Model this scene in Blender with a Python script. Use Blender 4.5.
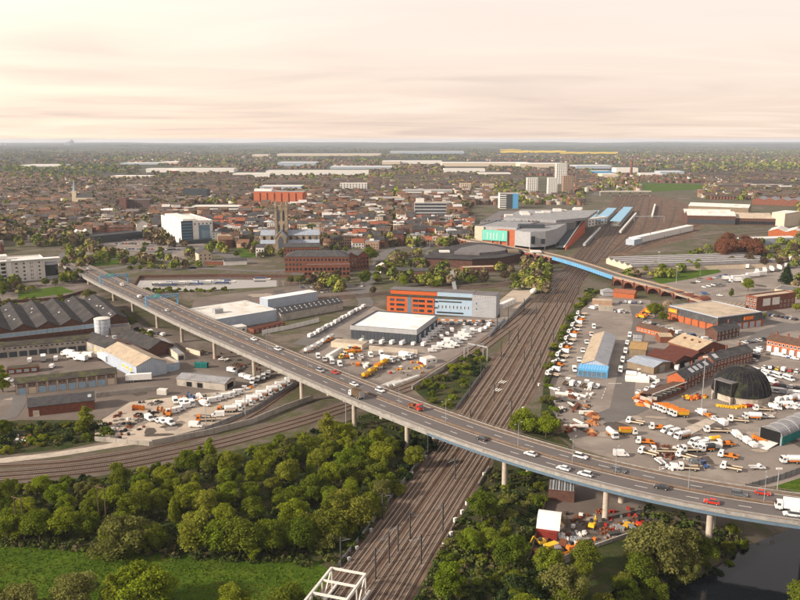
import bpy, math, random
import numpy as np
from mathutils import Vector, Matrix
R=math.radians; rnd=random.Random(7); nr=np.random.RandomState(7)
scn=bpy.context.scene
for o in list(bpy.data.objects): bpy.data.objects.remove(o)
COL=scn.collection
# ------------------------------------------------------------------ camera
CAM_H=115.; FPX=800.; HORIZON=139.
PITCH=math.atan((300-HORIZON)/FPX); CP,SP=math.cos(PITCH),math.sin(PITCH)
cd=bpy.data.cameras.new('camera'); cam=bpy.data.objects.new('camera',cd); COL.objects.link(cam)
cd.sensor_width=36; cd.lens=36*FPX/800; cd.clip_start=1; cd.clip_end=90000
cam.location=(0,0,CAM_H); cam.rotation_euler=(math.pi/2-PITCH,0,0); scn.camera=cam
# ------------------------------------------------------------------ sky and sun
SUN_DIR=Vector((-0.84,-0.34,0.42)).normalized()
w=bpy.data.worlds.new('World'); scn.world=w; w.use_nodes=True
nt=w.node_tree; N=nt.nodes; N.clear(); LK=nt.links.new
def nd(t,**k):
    n=N.new(t)
    for a,b in k.items(): setattr(n,a,b)
    return n
out=nd('ShaderNodeOutputWorld'); bg=nd('ShaderNodeBackground'); LK(bg.outputs[0],out.inputs[0])
bg.inputs[1].default_value=0.1
sky=nd('ShaderNodeTexSky',sky_type='NISHITA',sun_disc=False); sky.sun_elevation=math.asin(SUN_DIR.z)
sky.sun_rotation=math.atan2(SUN_DIR.x,SUN_DIR.y); sky.air_density=1.2; sky.dust_density=2.5
tc=nd('ShaderNodeTexCoord'); sep=nd('ShaderNodeSeparateXYZ'); LK(tc.outputs['Generated'],sep.inputs[0])
def m_(op,a,b=None,c=None):
    n=nd('ShaderNodeMath',operation=op)
    for i,v in enumerate((a,b,c)):
        if v is None: continue
        if hasattr(v,'links') or hasattr(v,'is_linked'): LK(v,n.inputs[i])
        else: n.inputs[i].default_value=v
    return n.outputs[0]
def ramp_(f,pts):
    n=nd('ShaderNodeValToRGB'); LK(f,n.inputs[0]); e=n.color_ramp.elements
    while len(e)<len(pts): e.new(.5)
    for q,(p,c) in zip(e,pts): q.position=p; q.color=tuple(c)+(1,)
    return n.outputs[0]
def mixc(f,a,b,bt='MIX'):
    n=nd('ShaderNodeMix',data_type='RGBA',blend_type=bt)
    for i,v in ((0,f),(6,a),(7,b)):
        if hasattr(v,'is_linked'): LK(v,n.inputs[i])
        else: n.inputs[i].default_value=v if i==0 else tuple(v)+(1,)
    return n.outputs[2]
zc=m_('MAXIMUM',sep.outputs[2],0.)
den=m_('ADD',zc,.06)
cx=m_('DIVIDE',sep.outputs[0],den); cy=m_('DIVIDE',sep.outputs[1],den)
cmb=nd('ShaderNodeCombineXYZ'); LK(m_('MULTIPLY',cx,.55),cmb.inputs[0]); LK(cy,cmb.inputs[1])
def noi(scale,det,rough,dist,vec):
    n=nd('ShaderNodeTexNoise'); n.inputs['Scale'].default_value=scale; n.inputs['Detail'].default_value=det
    n.inputs['Roughness'].default_value=rough; n.inputs['Distortion'].default_value=dist; LK(vec,n.inputs['Vector']); return n.outputs[0]
c1=noi(.30,4,.45,.7,cmb.outputs[0]); c2=noi(.55,5,.5,1.2,cmb.outputs[0])
# height gradient of the thin cloud sheet lit by the low sun, brighter towards the sun's side
base=ramp_(zc,[(0.,(.66,.47,.32)),(.03,(.66,.49,.36)),(.07,(.71,.565,.45)),(.11,(.76,.65,.545)),(.16,(.80,.72,.635)),(.40,(.48,.48,.48)),(1.,(.25,.28,.345))])
dots=nd('ShaderNodeVectorMath',operation='DOT_PRODUCT'); LK(tc.outputs['Generated'],dots.inputs[0])
dots.inputs[1].default_value=tuple(Vector((-.62,.76,.2)).normalized())
glow=m_('POWER',m_('MAXIMUM',dots.outputs['Value'],0.),9.)
base=mixc(m_('MULTIPLY',glow,.8),base,(1.02,.84,.65))
cool=mixc(m_('MULTIPLY',m_('MULTIPLY',m_('SUBTRACT',1.,glow),1.),.62),base,(.545,.47,.425))
dark=ramp_(c1,[(.40,(0,0,0)),(.62,(1,1,1))])
cl=mixc(m_('MULTIPLY',dark,.38),cool,(.55,.42,.37))
streak=ramp_(c2,[(.50,(0,0,0)),(.72,(1,1,1))])
low=m_('SUBTRACT',1.,m_('MINIMUM',m_('MULTIPLY',zc,6.),1.))
cl=mixc(m_('MULTIPLY',m_('MULTIPLY',streak,low),.55),cl,(.36,.30,.285))
light=ramp_(c2,[(.25,(1,1,1)),(.45,(0,0,0))])
cl=mixc(m_('MULTIPLY',light,.4),cl,(.80,.69,.58))
cl10=mixc(1.,cl,(10,10,10),'MULTIPLY')
fin=mixc(.92,sky.outputs[0],cl10)
LK(fin,bg.inputs[0])
sd=bpy.data.lights.new('sun','SUN'); sd.energy=4.2; sd.angle=R(4); sd.color=(1.,.87,.73)
sun=bpy.data.objects.new('sun',sd); COL.objects.link(sun); sun.rotation_euler=SUN_DIR.to_track_quat('Z','Y').to_euler()
sun.location=(-200,0,400)
scn.view_settings.view_transform='Standard'; scn.view_settings.look='None'
scn.view_settings.exposure=0.76; scn.view_settings.gamma=1.0; scn.view_settings.use_curve_mapping=False
scn.render.engine='CYCLES'
# ------------------------------------------------------------------ pixel -> place
def P(px,py,z=0.):
    a=(px-400)/FPX; b=(300-py)/FPX
    d=Vector((a,b*SP+CP,b*CP-SP)); t=(z-CAM_H)/d.z
    return Vector((0,0,CAM_H))+d*t
def PX(v):
    y=v[1]*CP-(v[2]-CAM_H)*SP; u=v[1]*SP+(v[2]-CAM_H)*CP
    return 400+FPX*v[0]/y, 300-FPX*u/y
def inpoly(x,y,pg):
    c=False; j=len(pg)-1
    for i in range(len(pg)):
        xi,yi=pg[i]; xj,yj=pg[j]
        if (yi>y)!=(yj>y) and x<(xj-xi)*(y-yi)/(yj-yi)+xi: c=not c
        j=i
    return c
# ------------------------------------------------------------------ materials
MATS={}
def new_mat(name):
    m=bpy.data.materials.new(name); m.use_nodes=True; m.node_tree.nodes.clear(); MATS[name]=m; return m
class NT:
    def __init__(s,m): s.t=m.node_tree
    def n(s,t,ins=None,**k):
        n=s.t.nodes.new(t)
        for a,b in k.items(): setattr(n,a,b)
        for a,b in (ins or {}).items():
            if hasattr(b,'is_linked'): s.t.links.new(b,n.inputs[a])
            else: n.inputs[a].default_value=b
        return n
    def ramp(s,f,pts):
        n=s.n('ShaderNodeValToRGB',{0:f}); e=n.color_ramp.elements
        while len(e)<len(pts): e.new(.5)
        for q,(p,c) in zip(e,pts):
            q.position=p; q.color=(tuple(c)+(1,)) if hasattr(c,'__len__') else (c,c,c,1)
        return n.outputs[0]
    def mix(s,f,a,b,bt='MIX'):
        n=s.n('ShaderNodeMix',data_type='RGBA',blend_type=bt)
        for i,v in ((0,f),(6,a),(7,b)):
            if hasattr(v,'is_linked'): s.t.links.new(v,n.inputs[i])
            else: n.inputs[i].default_value=v if i==0 else (tuple(v)+(1,))[:4]
        return n.outputs[2]
    def math(s,op,a,b=0.):
        return s.n('ShaderNodeMath',{0:a,1:b},operation=op).outputs[0]
    def noise(s,vec,scale,det=4,rough=.6,dist=0.):
        return s.n('ShaderNodeTexNoise',{'Vector':vec,'Scale':scale,'Detail':det,'Roughness':rough,'Distortion':dist}).outputs[0]
    def out(s,col,rough=.85,metal=0.,bump=None,bd=.1,spec=.06,emit=None):
        p=s.n('ShaderNodeBsdfPrincipled',{'Base Color':col if hasattr(col,'is_linked') else tuple(col)+(1,),'Roughness':rough,'Metallic':metal,'Specular IOR Level':spec})
        if bump is not None:
            b=s.n('ShaderNodeBump',{'Height':bump,'Distance':bd,'Strength':1.}); s.t.links.new(b.outputs[0],p.inputs['Normal'])
        o=s.n('ShaderNodeOutputMaterial'); s.t.links.new(p.outputs[0],o.inputs[0]); return p
def M(name,col=None,rough=.85,metal=0.,var=.25,scale=.35,fine=3.,rib=0.,ribax=0,rand=0.,spec=.1,stain=None):
    """weathered surface: large blotches, fine grain, optional ribs and per-object tint"""
    if name in MATS: return MATS[name]
    m=new_mat(name); t=NT(m)
    pos=t.n('ShaderNodeNewGeometry').outputs['Position']
    a=t.noise(pos,scale,5,.65); b=t.noise(pos,fine,3,.6)
    k=t.math('ADD',t.math('MULTIPLY',a,.7),t.math('MULTIPLY',b,.3))
    f=t.n('ShaderNodeMapRange',{0:k,1:.3,2:.7,3:1-var,4:1+var}).outputs[0]
    if rand:
        oi=t.n('ShaderNodeObjectInfo').outputs['Random']
        f=t.math('MULTIPLY',f,t.n('ShaderNodeMapRange',{0:oi,3:1-rand,4:1+rand}).outputs[0])
    bump=t.math('MULTIPLY',b,.3)
    if rib:
        oc=t.n('ShaderNodeTexCoord').outputs['Object']
        s_=t.n('ShaderNodeSeparateXYZ',{0:oc}).outputs[ribax]
        wv=t.math('SINE',t.math('MULTIPLY',s_,6.2832/rib))
        f=t.math('MULTIPLY',f,t.n('ShaderNodeMapRange',{0:wv,1:-1.,2:1.,3:.88,4:1.06}).outputs[0])
        bump=t.math('ADD',bump,t.math('MULTIPLY',wv,.6))
    c=t.mix(1.,tuple(col),t.n('ShaderNodeCombineColor',{0:f,1:f,2:f}).outputs[0],'MULTIPLY')
    if stain:
        sm=t.ramp(t.noise(pos,scale*.6,6,.7,.5),[(.5,0.),(.68,1.)])
        c=t.mix(sm,c,stain)
    t.out(c,rough,metal,bump,.06,spec); return m
def setup_mats():
    M('concrete',(.36,.33,.29),scale=.25,stain=(.22,.20,.175)); M('concrete_pale',(.42,.365,.30),scale=.4,stain=(.29,.25,.205))
    M('brick',(.185,.072,.044),scale=.6,var=.35,stain=(.12,.06,.045)); M('brick_orange',(.36,.105,.042),scale=.5,var=.2)
    M('brick_dark',(.105,.055,.042),scale=.5,var=.35); M('brick_pale',(.33,.22,.15),scale=.5)
    M('stone_old',(.30,.235,.165),scale=.3,var=.35,stain=(.15,.12,.095)); M('stone_cream',(.50,.42,.31),scale=.4)
    M('slate',(.062,.060,.064),scale=.5,var=.35,stain=(.10,.10,.085)); M('felt_dark',(.046,.043,.044),scale=.2,var=.4,stain=(.085,.078,.07))
    M('moss_roof',(.055,.049,.043),scale=.35,var=.35,stain=(.10,.105,.035)); M('roof_tile_brown',(.10,.062,.046),scale=.6,var=.35)
    M('roof_tile_red',(.26,.095,.055),scale=.6,var=.3); M('roof_rust',(.095,.034,.026),scale=.5,rib=1.2,ribax=1)
    M('roof_tan',(.40,.31,.21),scale=.4,rib=1.5,ribax=0,stain=(.27,.22,.16)); M('roof_tan_y',(.42,.34,.25),scale=.4,rib=1.5,ribax=1,stain=(.27,.23,.18))
    M('roof_grey',(.27,.27,.28),scale=.3,rib=1.5,ribax=0,stain=(.18,.175,.17)); M('roof_grey_y',(.33,.34,.36),scale=.3,rib=1.6,ribax=1)
    M('roof_white',(.70,.70,.70),scale=.12,var=.12,stain=(.56,.52,.45)); M('roof_white2',(.60,.58,.54),scale=.2,var=.18,stain=(.44,.38,.29))
    M('roof_beige',(.44,.36,.27),scale=.15,var=.22,stain=(.28,.235,.19)); M('roof_lead',(.30,.34,.40),scale=.4,rib=1.6,ribax=0)
    M('roof_wood',(.34,.22,.10),scale=.5,rib=1.2,ribax=1); M('felt_mid',(.15,.14,.14),scale=.2,var=.3)
    M('wall_white',(.66,.64,.60),scale=.3,var=.14); M('wall_cream',(.56,.47,.36),scale=.3,var=.16); M('wall_grey',(.33,.335,.345),scale=.3,var=.15)
    M('wall_bluegrey',(.36,.41,.48),scale=.3,var=.12,rib=1.,ribax=0); M('wall_dark',(.06,.068,.078),scale=.3,var=.2,rib=2.2,ribax=0)
    M('wall_tan',(.22,.17,.115),scale=.4,rib=1.,ribax=0); M('clad_orange',(.47,.105,.032),var=.1,scale=.4); M('clad_blue',(.33,.44,.55),var=.09,scale=.4)
    M('clad_mesh',(.34,.35,.37),var=.12,rib=.7,ribax=2); M('door_blue',(.30,.43,.55),var=.2,scale=1.2,rib=.4,ribax=2); M('paint_blue',(.10,.32,.56),var=.15,scale=.4,rib=.9,ribax=0,rough=.5)
    M('steel_blue',(.105,.155,.205),var=.2,scale=.8,rough=.5); M('steel_white',(.62,.60,.55),var=.15,scale=1.); M('steel_grey',(.24,.25,.26),var=.2,rough=.5)
    M('steel_dark',(.06,.058,.055),var=.2); M('galv',(.42,.43,.44),rough=.45,metal=.4,var=.15); M('rail',(.42,.36,.31),rough=.32,metal=.5,var=.3,scale=.1)
    M('sleeper',(.17,.125,.095),var=.3,scale=.3); M('wood',(.10,.07,.045),var=.3); M('rust',(.17,.06,.03),var=.3)
    M('panel_teal',(.16,.52,.42),var=.08); M('teal',(.02,.16,.15),var=.2,rib=.8,ribax=0); M('yellow',(.72,.40,.03),var=.15); M('orange',(.55,.17,.025),var=.2,scale=1.); M('red',(.33,.03,.02),var=.2,scale=1.)
    M('white_paint',(.74,.73,.71),var=.08,rough=.4,spec=.5,scale=.8); M('tyre',(.022,.022,.022),var=.2); M('black',(.012,.012,.013),var=.2)
    M('dark_frame',(.05,.055,.06),rough=.5); M('red_dark',(.24,.04,.03),var=.25,rib=.5,ribax=0)
    M('asphalt',(.135,.122,.112),scale=.12,var=.16,stain=(.115,.108,.10)); M('bridge_road',(.125,.112,.108),scale=.1,var=.14); M('road',(.135,.125,.118),scale=.06,var=.18)
    M('yard_pale',(.40,.335,.265),scale=.05,var=.25,stain=(.25,.21,.17)); M('yard_mid',(.21,.18,.157),scale=.05,var=.28,stain=(.29,.255,.215)); M('yard_dark',(.14,.115,.098),scale=.05,var=.28,stain=(.20,.175,.15))
    M('verge',(.27,.20,.145),scale=.5,var=.25); M('hedge_brown',(.17,.125,.095),scale=.6,var=.35); M('marking',(.70,.68,.62),scale=.8,var=.15); M('fence_grey',(.22,.22,.225),var=.25)
    M('soil_red',(.17,.085,.055),scale=.2,var=.3,stain=(.10,.08,.05)); M('marking_y',(.62,.5,.2),var=.1)
    M('pile_sand',(.42,.20,.09),scale=.5,var=.3); M('junk',(.20,.18,.165),scale=.6,var=.5,rand=.4); M('tarp',(.66,.64,.60),var=.15)
    # ballast with dark oily lanes
    m=new_mat('ballast'); t=NT(m); pos=t.n('ShaderNodeNewGeometry').outputs['Position']
    a=t.noise(pos,.08,5,.6); b=t.noise(pos,3.,3,.7)
    c=t.ramp(a,[(.3,(.090,.056,.040)),(.5,(.135,.088,.062)),(.7,(.205,.145,.102))]); c=t.mix(t.ramp(b,[(.3,0.),(.8,.55)]),c,(.085,.062,.048))
    t.out(c,.95,0,b,.08)
    # grass
    m=new_mat('grass'); t=NT(m); pos=t.n('ShaderNodeNewGeometry').outputs['Position']
    a=t.noise(pos,.09,8,.78,.5); b=t.noise(pos,1.1,5,.75)
    c=t.ramp(a,[(.3,(.034,.066,.006)),(.5,(.066,.115,.009)),(.72,(.125,.165,.018))]); c=t.mix(t.ramp(b,[(.38,0.),(.72,.75)]),c,(.020,.038,.005))
    c=t.mix(t.ramp(t.noise(pos,.22,4,.7,.6),[(.6,0.),(.75,.7)]),c,(.085,.075,.03))
    t.out(c,.95,0,b,.25)
    m=new_mat('scrub_ground'); t=NT(m); pos=t.n('ShaderNodeNewGeometry').outputs['Position']
    a=t.noise(pos,.12,6,.7); b=t.noise(pos,1.2,4,.7)
    c=t.ramp(a,[(.3,(.022,.036,.010)),(.48,(.045,.058,.018)),(.6,(.085,.068,.038)),(.75,(.06,.085,.02))]); c=t.mix(t.ramp(b,[(.35,0.),(.8,.6)]),c,(.02,.028,.01))
    t.out(c,.95,0,b,.4)
    # open country and town ground
    m=new_mat('ground'); t=NT(m); pos=t.n('ShaderNodeNewGeometry').outputs['Position']
    yy=t.n('ShaderNodeSeparateXYZ',{0:pos}).outputs[1]
    a=t.noise(pos,.022,7,.72,.3); b=t.noise(pos,.35,4,.7)
    near=t.ramp(a,[(.30,(.085,.070,.058)),(.42,(.145,.118,.096)),(.48,(.080,.086,.032)),(.53,(.115,.095,.076)),(.62,(.185,.150,.118)),(.70,(.075,.078,.034))])
    near=t.mix(t.ramp(b,[(.35,0.),(.8,.5)]),near,(.06,.055,.042))
    sc=t.n('ShaderNodeMapping',{0:pos,3:(.0016,.0011,1.)}).outputs[0]
    wn=t.noise(pos,.0013,3,.6)
    vor=t.n('ShaderNodeTexVoronoi',{'Vector':t.mix(.12,sc,t.n('ShaderNodeTexNoise',{'Vector':sc,'Scale':1.5}).outputs[1]),'Scale':1.9}).outputs['Color']
    cell=t.n('ShaderNodeSeparateColor',{0:vor}).outputs[0]
    fld=t.ramp(cell,[(0.,(.055,.060,.034)),(.28,(.095,.098,.052)),(.45,(.13,.115,.080)),(.6,(.075,.10,.035)),(.78,(.115,.092,.07)),(.93,(.15,.145,.08))])
    fld=t.mix(t.ramp(wn,[(.44,0.),(.56,1.)]),fld,(.048,.046,.036))
    fld=t.mix(t.ramp(t.noise(pos,.02,4,.7),[(.4,0.),(.7,.65)]),fld,(.055,.048,.038))
    far=t.n('ShaderNodeMapRange',{0:yy,1:1500.,2:3000.}).outputs[0]
    c=t.mix(far,near,fld); t.out(c,.95,0,None)
    # water
    m=new_mat('water'); t=NT(m); pos=t.n('ShaderNodeNewGeometry').outputs['Position']
    b=t.noise(pos,.6,3,.5); t.out((.007,.009,.011),.05,0,b,.015,.16)
    m=new_mat('canal'); t=NT(m); pos=t.n('ShaderNodeNewGeometry').outputs['Position']; t.out((.14,.128,.11),.04,0,t.noise(pos,.4,2,.5),.006,1.)
    m=new_mat('glass'); t=NT(m); oi=t.n('ShaderNodeObjectInfo').outputs['Random']
    t.out(t.ramp(oi,[(0.,(.012,.016,.02)),(.7,(.03,.036,.044)),(1.,(.10,.12,.14))]),.12,0,None,.1,.8)
    m=new_mat('glass_blue'); t=NT(m); t.out((.10,.19,.26),.12,0,None,.1,.8)
    m=new_mat('skylight'); t=NT(m); t.out((.42,.44,.46),.3,0,None,.1,.6)
    # town stuff coloured by attribute
    m=new_mat('tinted'); t=NT(m); at=t.n('ShaderNodeAttribute',attribute_name='Col').outputs[0]
    b=t.noise(t.n('ShaderNodeNewGeometry').outputs['Position'],.5,3,.6)
    f=t.n('ShaderNodeMapRange',{0:b,1:.3,2:.7,3:.75,4:1.2}).outputs[0]
    t.out(t.mix(1.,at,t.n('ShaderNodeCombineColor',{0:f,1:f,2:f}).outputs[0],'MULTIPLY'),.9)
    def leaf(name,cols,tr=.25):
        m=new_mat(name); t=NT(m)
        oi=t.n('ShaderNodeObjectInfo').outputs['Random']; at=t.n('ShaderNodeAttribute',attribute_name='Col').outputs[2]
        k=t.math('FRACT',t.math('ADD',oi,0.)); c=t.ramp(k,[(i/(len(cols)-1),q) for i,q in enumerate(cols)])
        f=t.n('ShaderNodeMapRange',{0:at,3:.62,4:1.35}).outputs[0]
        c=t.mix(1.,c,t.n('ShaderNodeCombineColor',{0:f,1:f,2:t.math('MULTIPLY',f,.9)}).outputs[0],'MULTIPLY')
        d=t.n('ShaderNodeBsdfDiffuse',{0:c}).outputs[0]; tl=t.n('ShaderNodeBsdfTranslucent',{0:c}).outputs[0]
        mx=t.n('ShaderNodeMixShader',{0:tr,1:d,2:tl}).outputs[0]
        o=t.n('ShaderNodeOutputMaterial'); t.t.links.new(mx,o.inputs[0])
    leaf('leaf_fresh',[(.185,.232,.018),(.23,.25,.026),(.15,.21,.017),(.25,.255,.04)],.4)
    leaf('leaf_mid',[(.12,.155,.016),(.16,.182,.023),(.092,.132,.015),(.185,.19,.032)],.38)
    leaf('leaf_olive',[(.155,.17,.042),(.14,.142,.042),(.17,.168,.055),(.15,.17,.038)],.35)
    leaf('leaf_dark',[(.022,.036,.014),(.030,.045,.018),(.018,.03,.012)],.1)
    leaf('leaf_brown',[(.125,.085,.058),(.10,.07,.048),(.15,.105,.075),(.115,.095,.055)])
    leaf('leaf_red',[(.21,.085,.05),(.17,.075,.045)]); leaf('leaf_blossom',[(.40,.31,.25),(.34,.26,.20)])
    m=new_mat('leaf_attr'); t=NT(m); at=t.n('ShaderNodeAttribute',attribute_name='Col').outputs[0]
    d=t.n('ShaderNodeBsdfDiffuse',{0:at}).outputs[0]; o=t.n('ShaderNodeOutputMaterial'); t.t.links.new(d,o.inputs[0])
    M('bark',(.085,.062,.045),var=.3,scale=1.)
    for nme,c in dict(car_white=(.72,.72,.71),car_silver=(.38,.39,.40),car_dark=(.028,.030,.034),car_grey=(.11,.12,.13),car_red=(.48,.03,.015),car_blue=(.03,.07,.20),car_yellow=(.7,.45,.03)).items():
        m=new_mat(nme); t=NT(m); pos=t.n('ShaderNodeNewGeometry').outputs['Position']; f=t.n('ShaderNodeMapRange',{0:t.noise(pos,.9,4,.7),1:.3,2:.7,3:.82,4:1.06}).outputs[0]
        t.out(t.mix(1.,c,t.n('ShaderNodeCombineColor',{0:f,1:f,2:f}).outputs[0],'MULTIPLY'),.35,0,None,.1,.5)
setup_mats()
def mt(m): return MATS[m] if isinstance(m,str) else m
# ------------------------------------------------------------------ mesh building
class MB:
    def __init__(s): s.v=[]; s.f=[]; s.m=[]; s.k=0
    def add(s,vs,fs):
        n=len(s.v); s.v+=[tuple(q) for q in vs]; s.f+=[tuple(n+i for i in f) for f in fs]; s.m+=[s.k]*len(fs); return s
    def mi(s,k): s.k=k; return s
    def box(s,x0,x1,y0,y1,z0,z1):
        return s.add([(x0,y0,z0),(x1,y0,z0),(x1,y1,z0),(x0,y1,z0),(x0,y0,z1),(x1,y0,z1),(x1,y1,z1),(x0,y1,z1)],
          [(0,3,2,1),(4,5,6,7),(0,1,5,4),(1,2,6,5),(2,3,7,6),(3,0,4,7)])
    def frus(s,x0,x1,y0,y1,z0,a0,a1,b0,b1,z1):
        return s.add([(x0,y0,z0),(x1,y0,z0),(x1,y1,z0),(x0,y1,z0),(a0,b0,z1),(a1,b0,z1),(a1,b1,z1),(a0,b1,z1)],
          [(0,3,2,1),(4,5,6,7),(0,1,5,4),(1,2,6,5),(2,3,7,6),(3,0,4,7)])
    def prism(s,pts,z0,z1,cap=True):
        n=len(pts); vs=[(p[0],p[1],z0) for p in pts]+[(p[0],p[1],z1) for p in pts]
        fs=[(i,(i+1)%n,n+(i+1)%n,n+i) for i in range(n)]
        if cap: fs+=[tuple(range(n-1,-1,-1)),tuple(range(n,2*n))]
        return s.add(vs,fs)
    def ext_y(s,prof,y0,y1):           # profile (x,z) extruded along y
        n=len(prof); vs=[(p[0],y0,p[1]) for p in prof]+[(p[0],y1,p[1]) for p in prof]
        return s.add(vs,[(i,(i+1)%n,n+(i+1)%n,n+i) for i in range(n)]+[tuple(range(n-1,-1,-1)),tuple(range(n,2*n))])
    def ext_x(s,prof,x0,x1):           # profile (y,z) extruded along x
        n=len(prof); vs=[(x0,p[0],p[1]) for p in prof]+[(x1,p[0],p[1]) for p in prof]
        return s.add(vs,[(i,(i+1)%n,n+(i+1)%n,n+i) for i in range(n)]+[tuple(range(n-1,-1,-1)),tuple(range(n,2*n))])
    def slab(s,a,b,c,d,t):
        a,b,c,d=map(Vector,(a,b,c,d)); nn=(b-a).cross(d-a).normalized()*t
        return s.add([a-nn,b-nn,c-nn,d-nn,a,b,c,d],[(0,3,2,1),(4,5,6,7),(0,1,5,4),(1,2,6,5),(2,3,7,6),(3,0,4,7)])
    def tube(s,p0,p1,r0,r1=None,n=8,cap=True):
        p0,p1=Vector(p0),Vector(p1); r1=r0 if r1 is None else r1; d=(p1-p0).normalized()
        u=d.orthogonal().normalized(); q=d.cross(u); vs=[]
        for p,r in ((p0,r0),(p1,r1)):
            for i in range(n):
                a=2*math.pi*i/n; vs.append(p+u*(r*math.cos(a))+q*(r*math.sin(a)))
        fs=[(i,(i+1)%n,n+(i+1)%n,n+i) for i in range(n)]
        if cap: fs+=[tuple(range(n-1,-1,-1)),tuple(range(n,2*n))]
        return s.add(vs,fs)
    def bar(s,p0,p1,w,h=None):
        h=h or w; p0,p1=Vector(p0),Vector(p1); d=(p1-p0).normalized(); u=d.cross(Vector((0,0,1)))
        u=Vector((1,0,0)) if u.length<1e-3 else u.normalized(); q=u.cross(d); u=u*w/2; q=q*h/2
        vs=[p+a*u+b*q for p in (p0,p1) for a,b in ((-1,-1),(1,-1),(1,1),(-1,1))]
        return s.add(vs,[(0,1,5,4),(1,2,6,5),(2,3,7,6),(3,0,4,7),(3,2,1,0),(4,5,6,7)])
    def lathe(s,prof,n=24,cx=0,cy=0):
        vs=[];fs=[];k=len(prof)
        for r,z in prof:
            for i in range(n): a=2*math.pi*i/n; vs.append((cx+r*math.cos(a),cy+r*math.sin(a),z))
        for j in range(k-1):
            for i in range(n): fs.append((j*n+i,j*n+(i+1)%n,(j+1)*n+(i+1)%n,(j+1)*n+i))
        fs.append(tuple(range((k-1)*n,k*n))); return s.add(vs,fs)
    def mesh(s,name,mats,smooth=False):
        me=bpy.data.meshes.new(name); me.from_pydata(s.v,[],s.f)
        for m in (mats if isinstance(mats,(list,tuple)) else [mats]): me.materials.append(mt(m))
        if any(s.m): me.polygons.foreach_set('material_index',s.m)
        if smooth: me.polygons.foreach_set('use_smooth',[True]*len(me.polygons))
        me.update(); return me
    def build(s,name,mats,parent=None,smooth=False,loc=None,rz=0.,kind=None):
        return ob(name,s.mesh(name,mats,smooth),parent,loc,rz,kind)
KIDS={}
def ob(name,me,parent=None,loc=None,rz=0.,kind=None):
    o=bpy.data.objects.new(name,me); COL.objects.link(o)
    if parent is not None: o.parent=parent; KIDS.setdefault(parent.name,[]).append(o)
    if loc is not None: o.location=loc
    if rz: o.rotation_euler=(0,0,rz)
    if kind: o['kind']=kind
    return o
def tag(o,label,cat,group=None,kind=None):
    o['label']=label; o['category']=cat
    if group: o['group']=group
    if kind: o['kind']=kind
    return o
def T(name,label,cat,loc=(0,0,0),rz=0.,group=None):
    o=bpy.data.objects.new(name,None); COL.objects.link(o); o.location=loc; o.rotation_euler=(0,0,rz); o.empty_display_size=.1
    return tag(o,label,cat,group)
def struct(name,mb,mats,parent=None): return mb.build(name,mats,parent,kind='structure')
def kids(o): return KIDS.get(o.name,())
def dup(o,parent=None,mats=None):
    c=o.copy(); COL.objects.link(c)
    if parent is not None: c.parent=parent
    if mats and o.data and o.name.split('.')[0] in mats:
        c.material_slots[0].link='OBJECT'; c.material_slots[0].material=mt(mats[o.name.split('.')[0]])
    for k in kids(o): dup(k,c,mats)
    return c
def np_mesh(name,v,faces_flat,ftot,mats,midx=None,col=None):
    """big mesh from arrays; col is one RGB per vertex"""
    me=bpy.data.meshes.new(name); v=np.asarray(v,np.float32); nl=len(faces_flat)
    me.vertices.add(len(v)); me.vertices.foreach_set('co',v.ravel())
    me.loops.add(nl); me.loops.foreach_set('vertex_index',np.asarray(faces_flat,np.int32))
    ft=np.asarray(ftot,np.int32); me.polygons.add(len(ft)); me.polygons.foreach_set('loop_start',np.concatenate([[0],np.cumsum(ft)[:-1]]).astype(np.int32))
    me.polygons.foreach_set('loop_total',ft)
    for m in mats: me.materials.append(mt(m))
    if midx is not None: me.polygons.foreach_set('material_index',np.asarray(midx,np.int32))
    if col is not None:
        at=me.color_attributes.new('Col','FLOAT_COLOR','POINT'); c=np.ones((len(v),4),np.float32); c[:,:3]=col; at.data.foreach_set('color',c.ravel())
    me.update(calc_edges=True); return me
def catmull(pts,step):
    pts=[Vector(p) for p in pts]; Q=[pts[0]*2-pts[1]]+pts+[pts[-1]*2-pts[-2]]; o=[]
    for i in range(1,len(Q)-2):
        a,b,c,d=Q[i-1:i+3]; n=max(2,int((c-b).length/step))
        for k in range(n):
            t=k/n; o.append(.5*((2*b)+(c-a)*t+(2*a-5*b+4*c-d)*t*t+(3*b-a-3*c+d)*t**3))
    o.append(pts[-1]); return o
def normals(ln):
    r=[]
    for i in range(len(ln)):
        d=ln[min(i+1,len(ln)-1)]-ln[max(i-1,0)]; d.z=0; d.normalize(); r.append(Vector((-d.y,d.x,0)))
    return r
def ribbon(mb,ln,nm,o0,o1,z0,z1,skip=None):      # closed strip between lateral offsets and heights (relative)
    n=len(ln); vs=[]
    for p,q in zip(ln,nm):
        for o,z in ((o0,z0),(o1,z0),(o1,z1),(o0,z1)): v=p+q*o; vs.append((v.x,v.y,p.z+z))
    fs=[]
    for i in range(n-1):
        a=4*i;b=a+4
        for k in range(4): fs.append((a+k,a+(k+1)%4,b+(k+1)%4,b+k))
    fs+=[(0,3,2,1),(4*n-4,4*n-3,4*n-2,4*n-1)]
    return mb.add(vs,fs)
def zone(name,pts,z,mat):
    vs=[P(x,y,z) for x,y in pts]; mb=MB(); mb.add(vs,[tuple(range(len(vs)))])
    o=struct(name,mb,mat); 
    if o.data.polygons[0].normal.z<0: o.data.flip_normals()
    return o
def ordn(i): return ['first','second','third','fourth','fifth','sixth','seventh','eighth','ninth','tenth','eleventh','twelfth','thirteenth','fourteenth','fifteenth','sixteenth','seventeenth','eighteenth','nineteenth','twentieth','twenty-first','twenty-second'][i]
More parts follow.
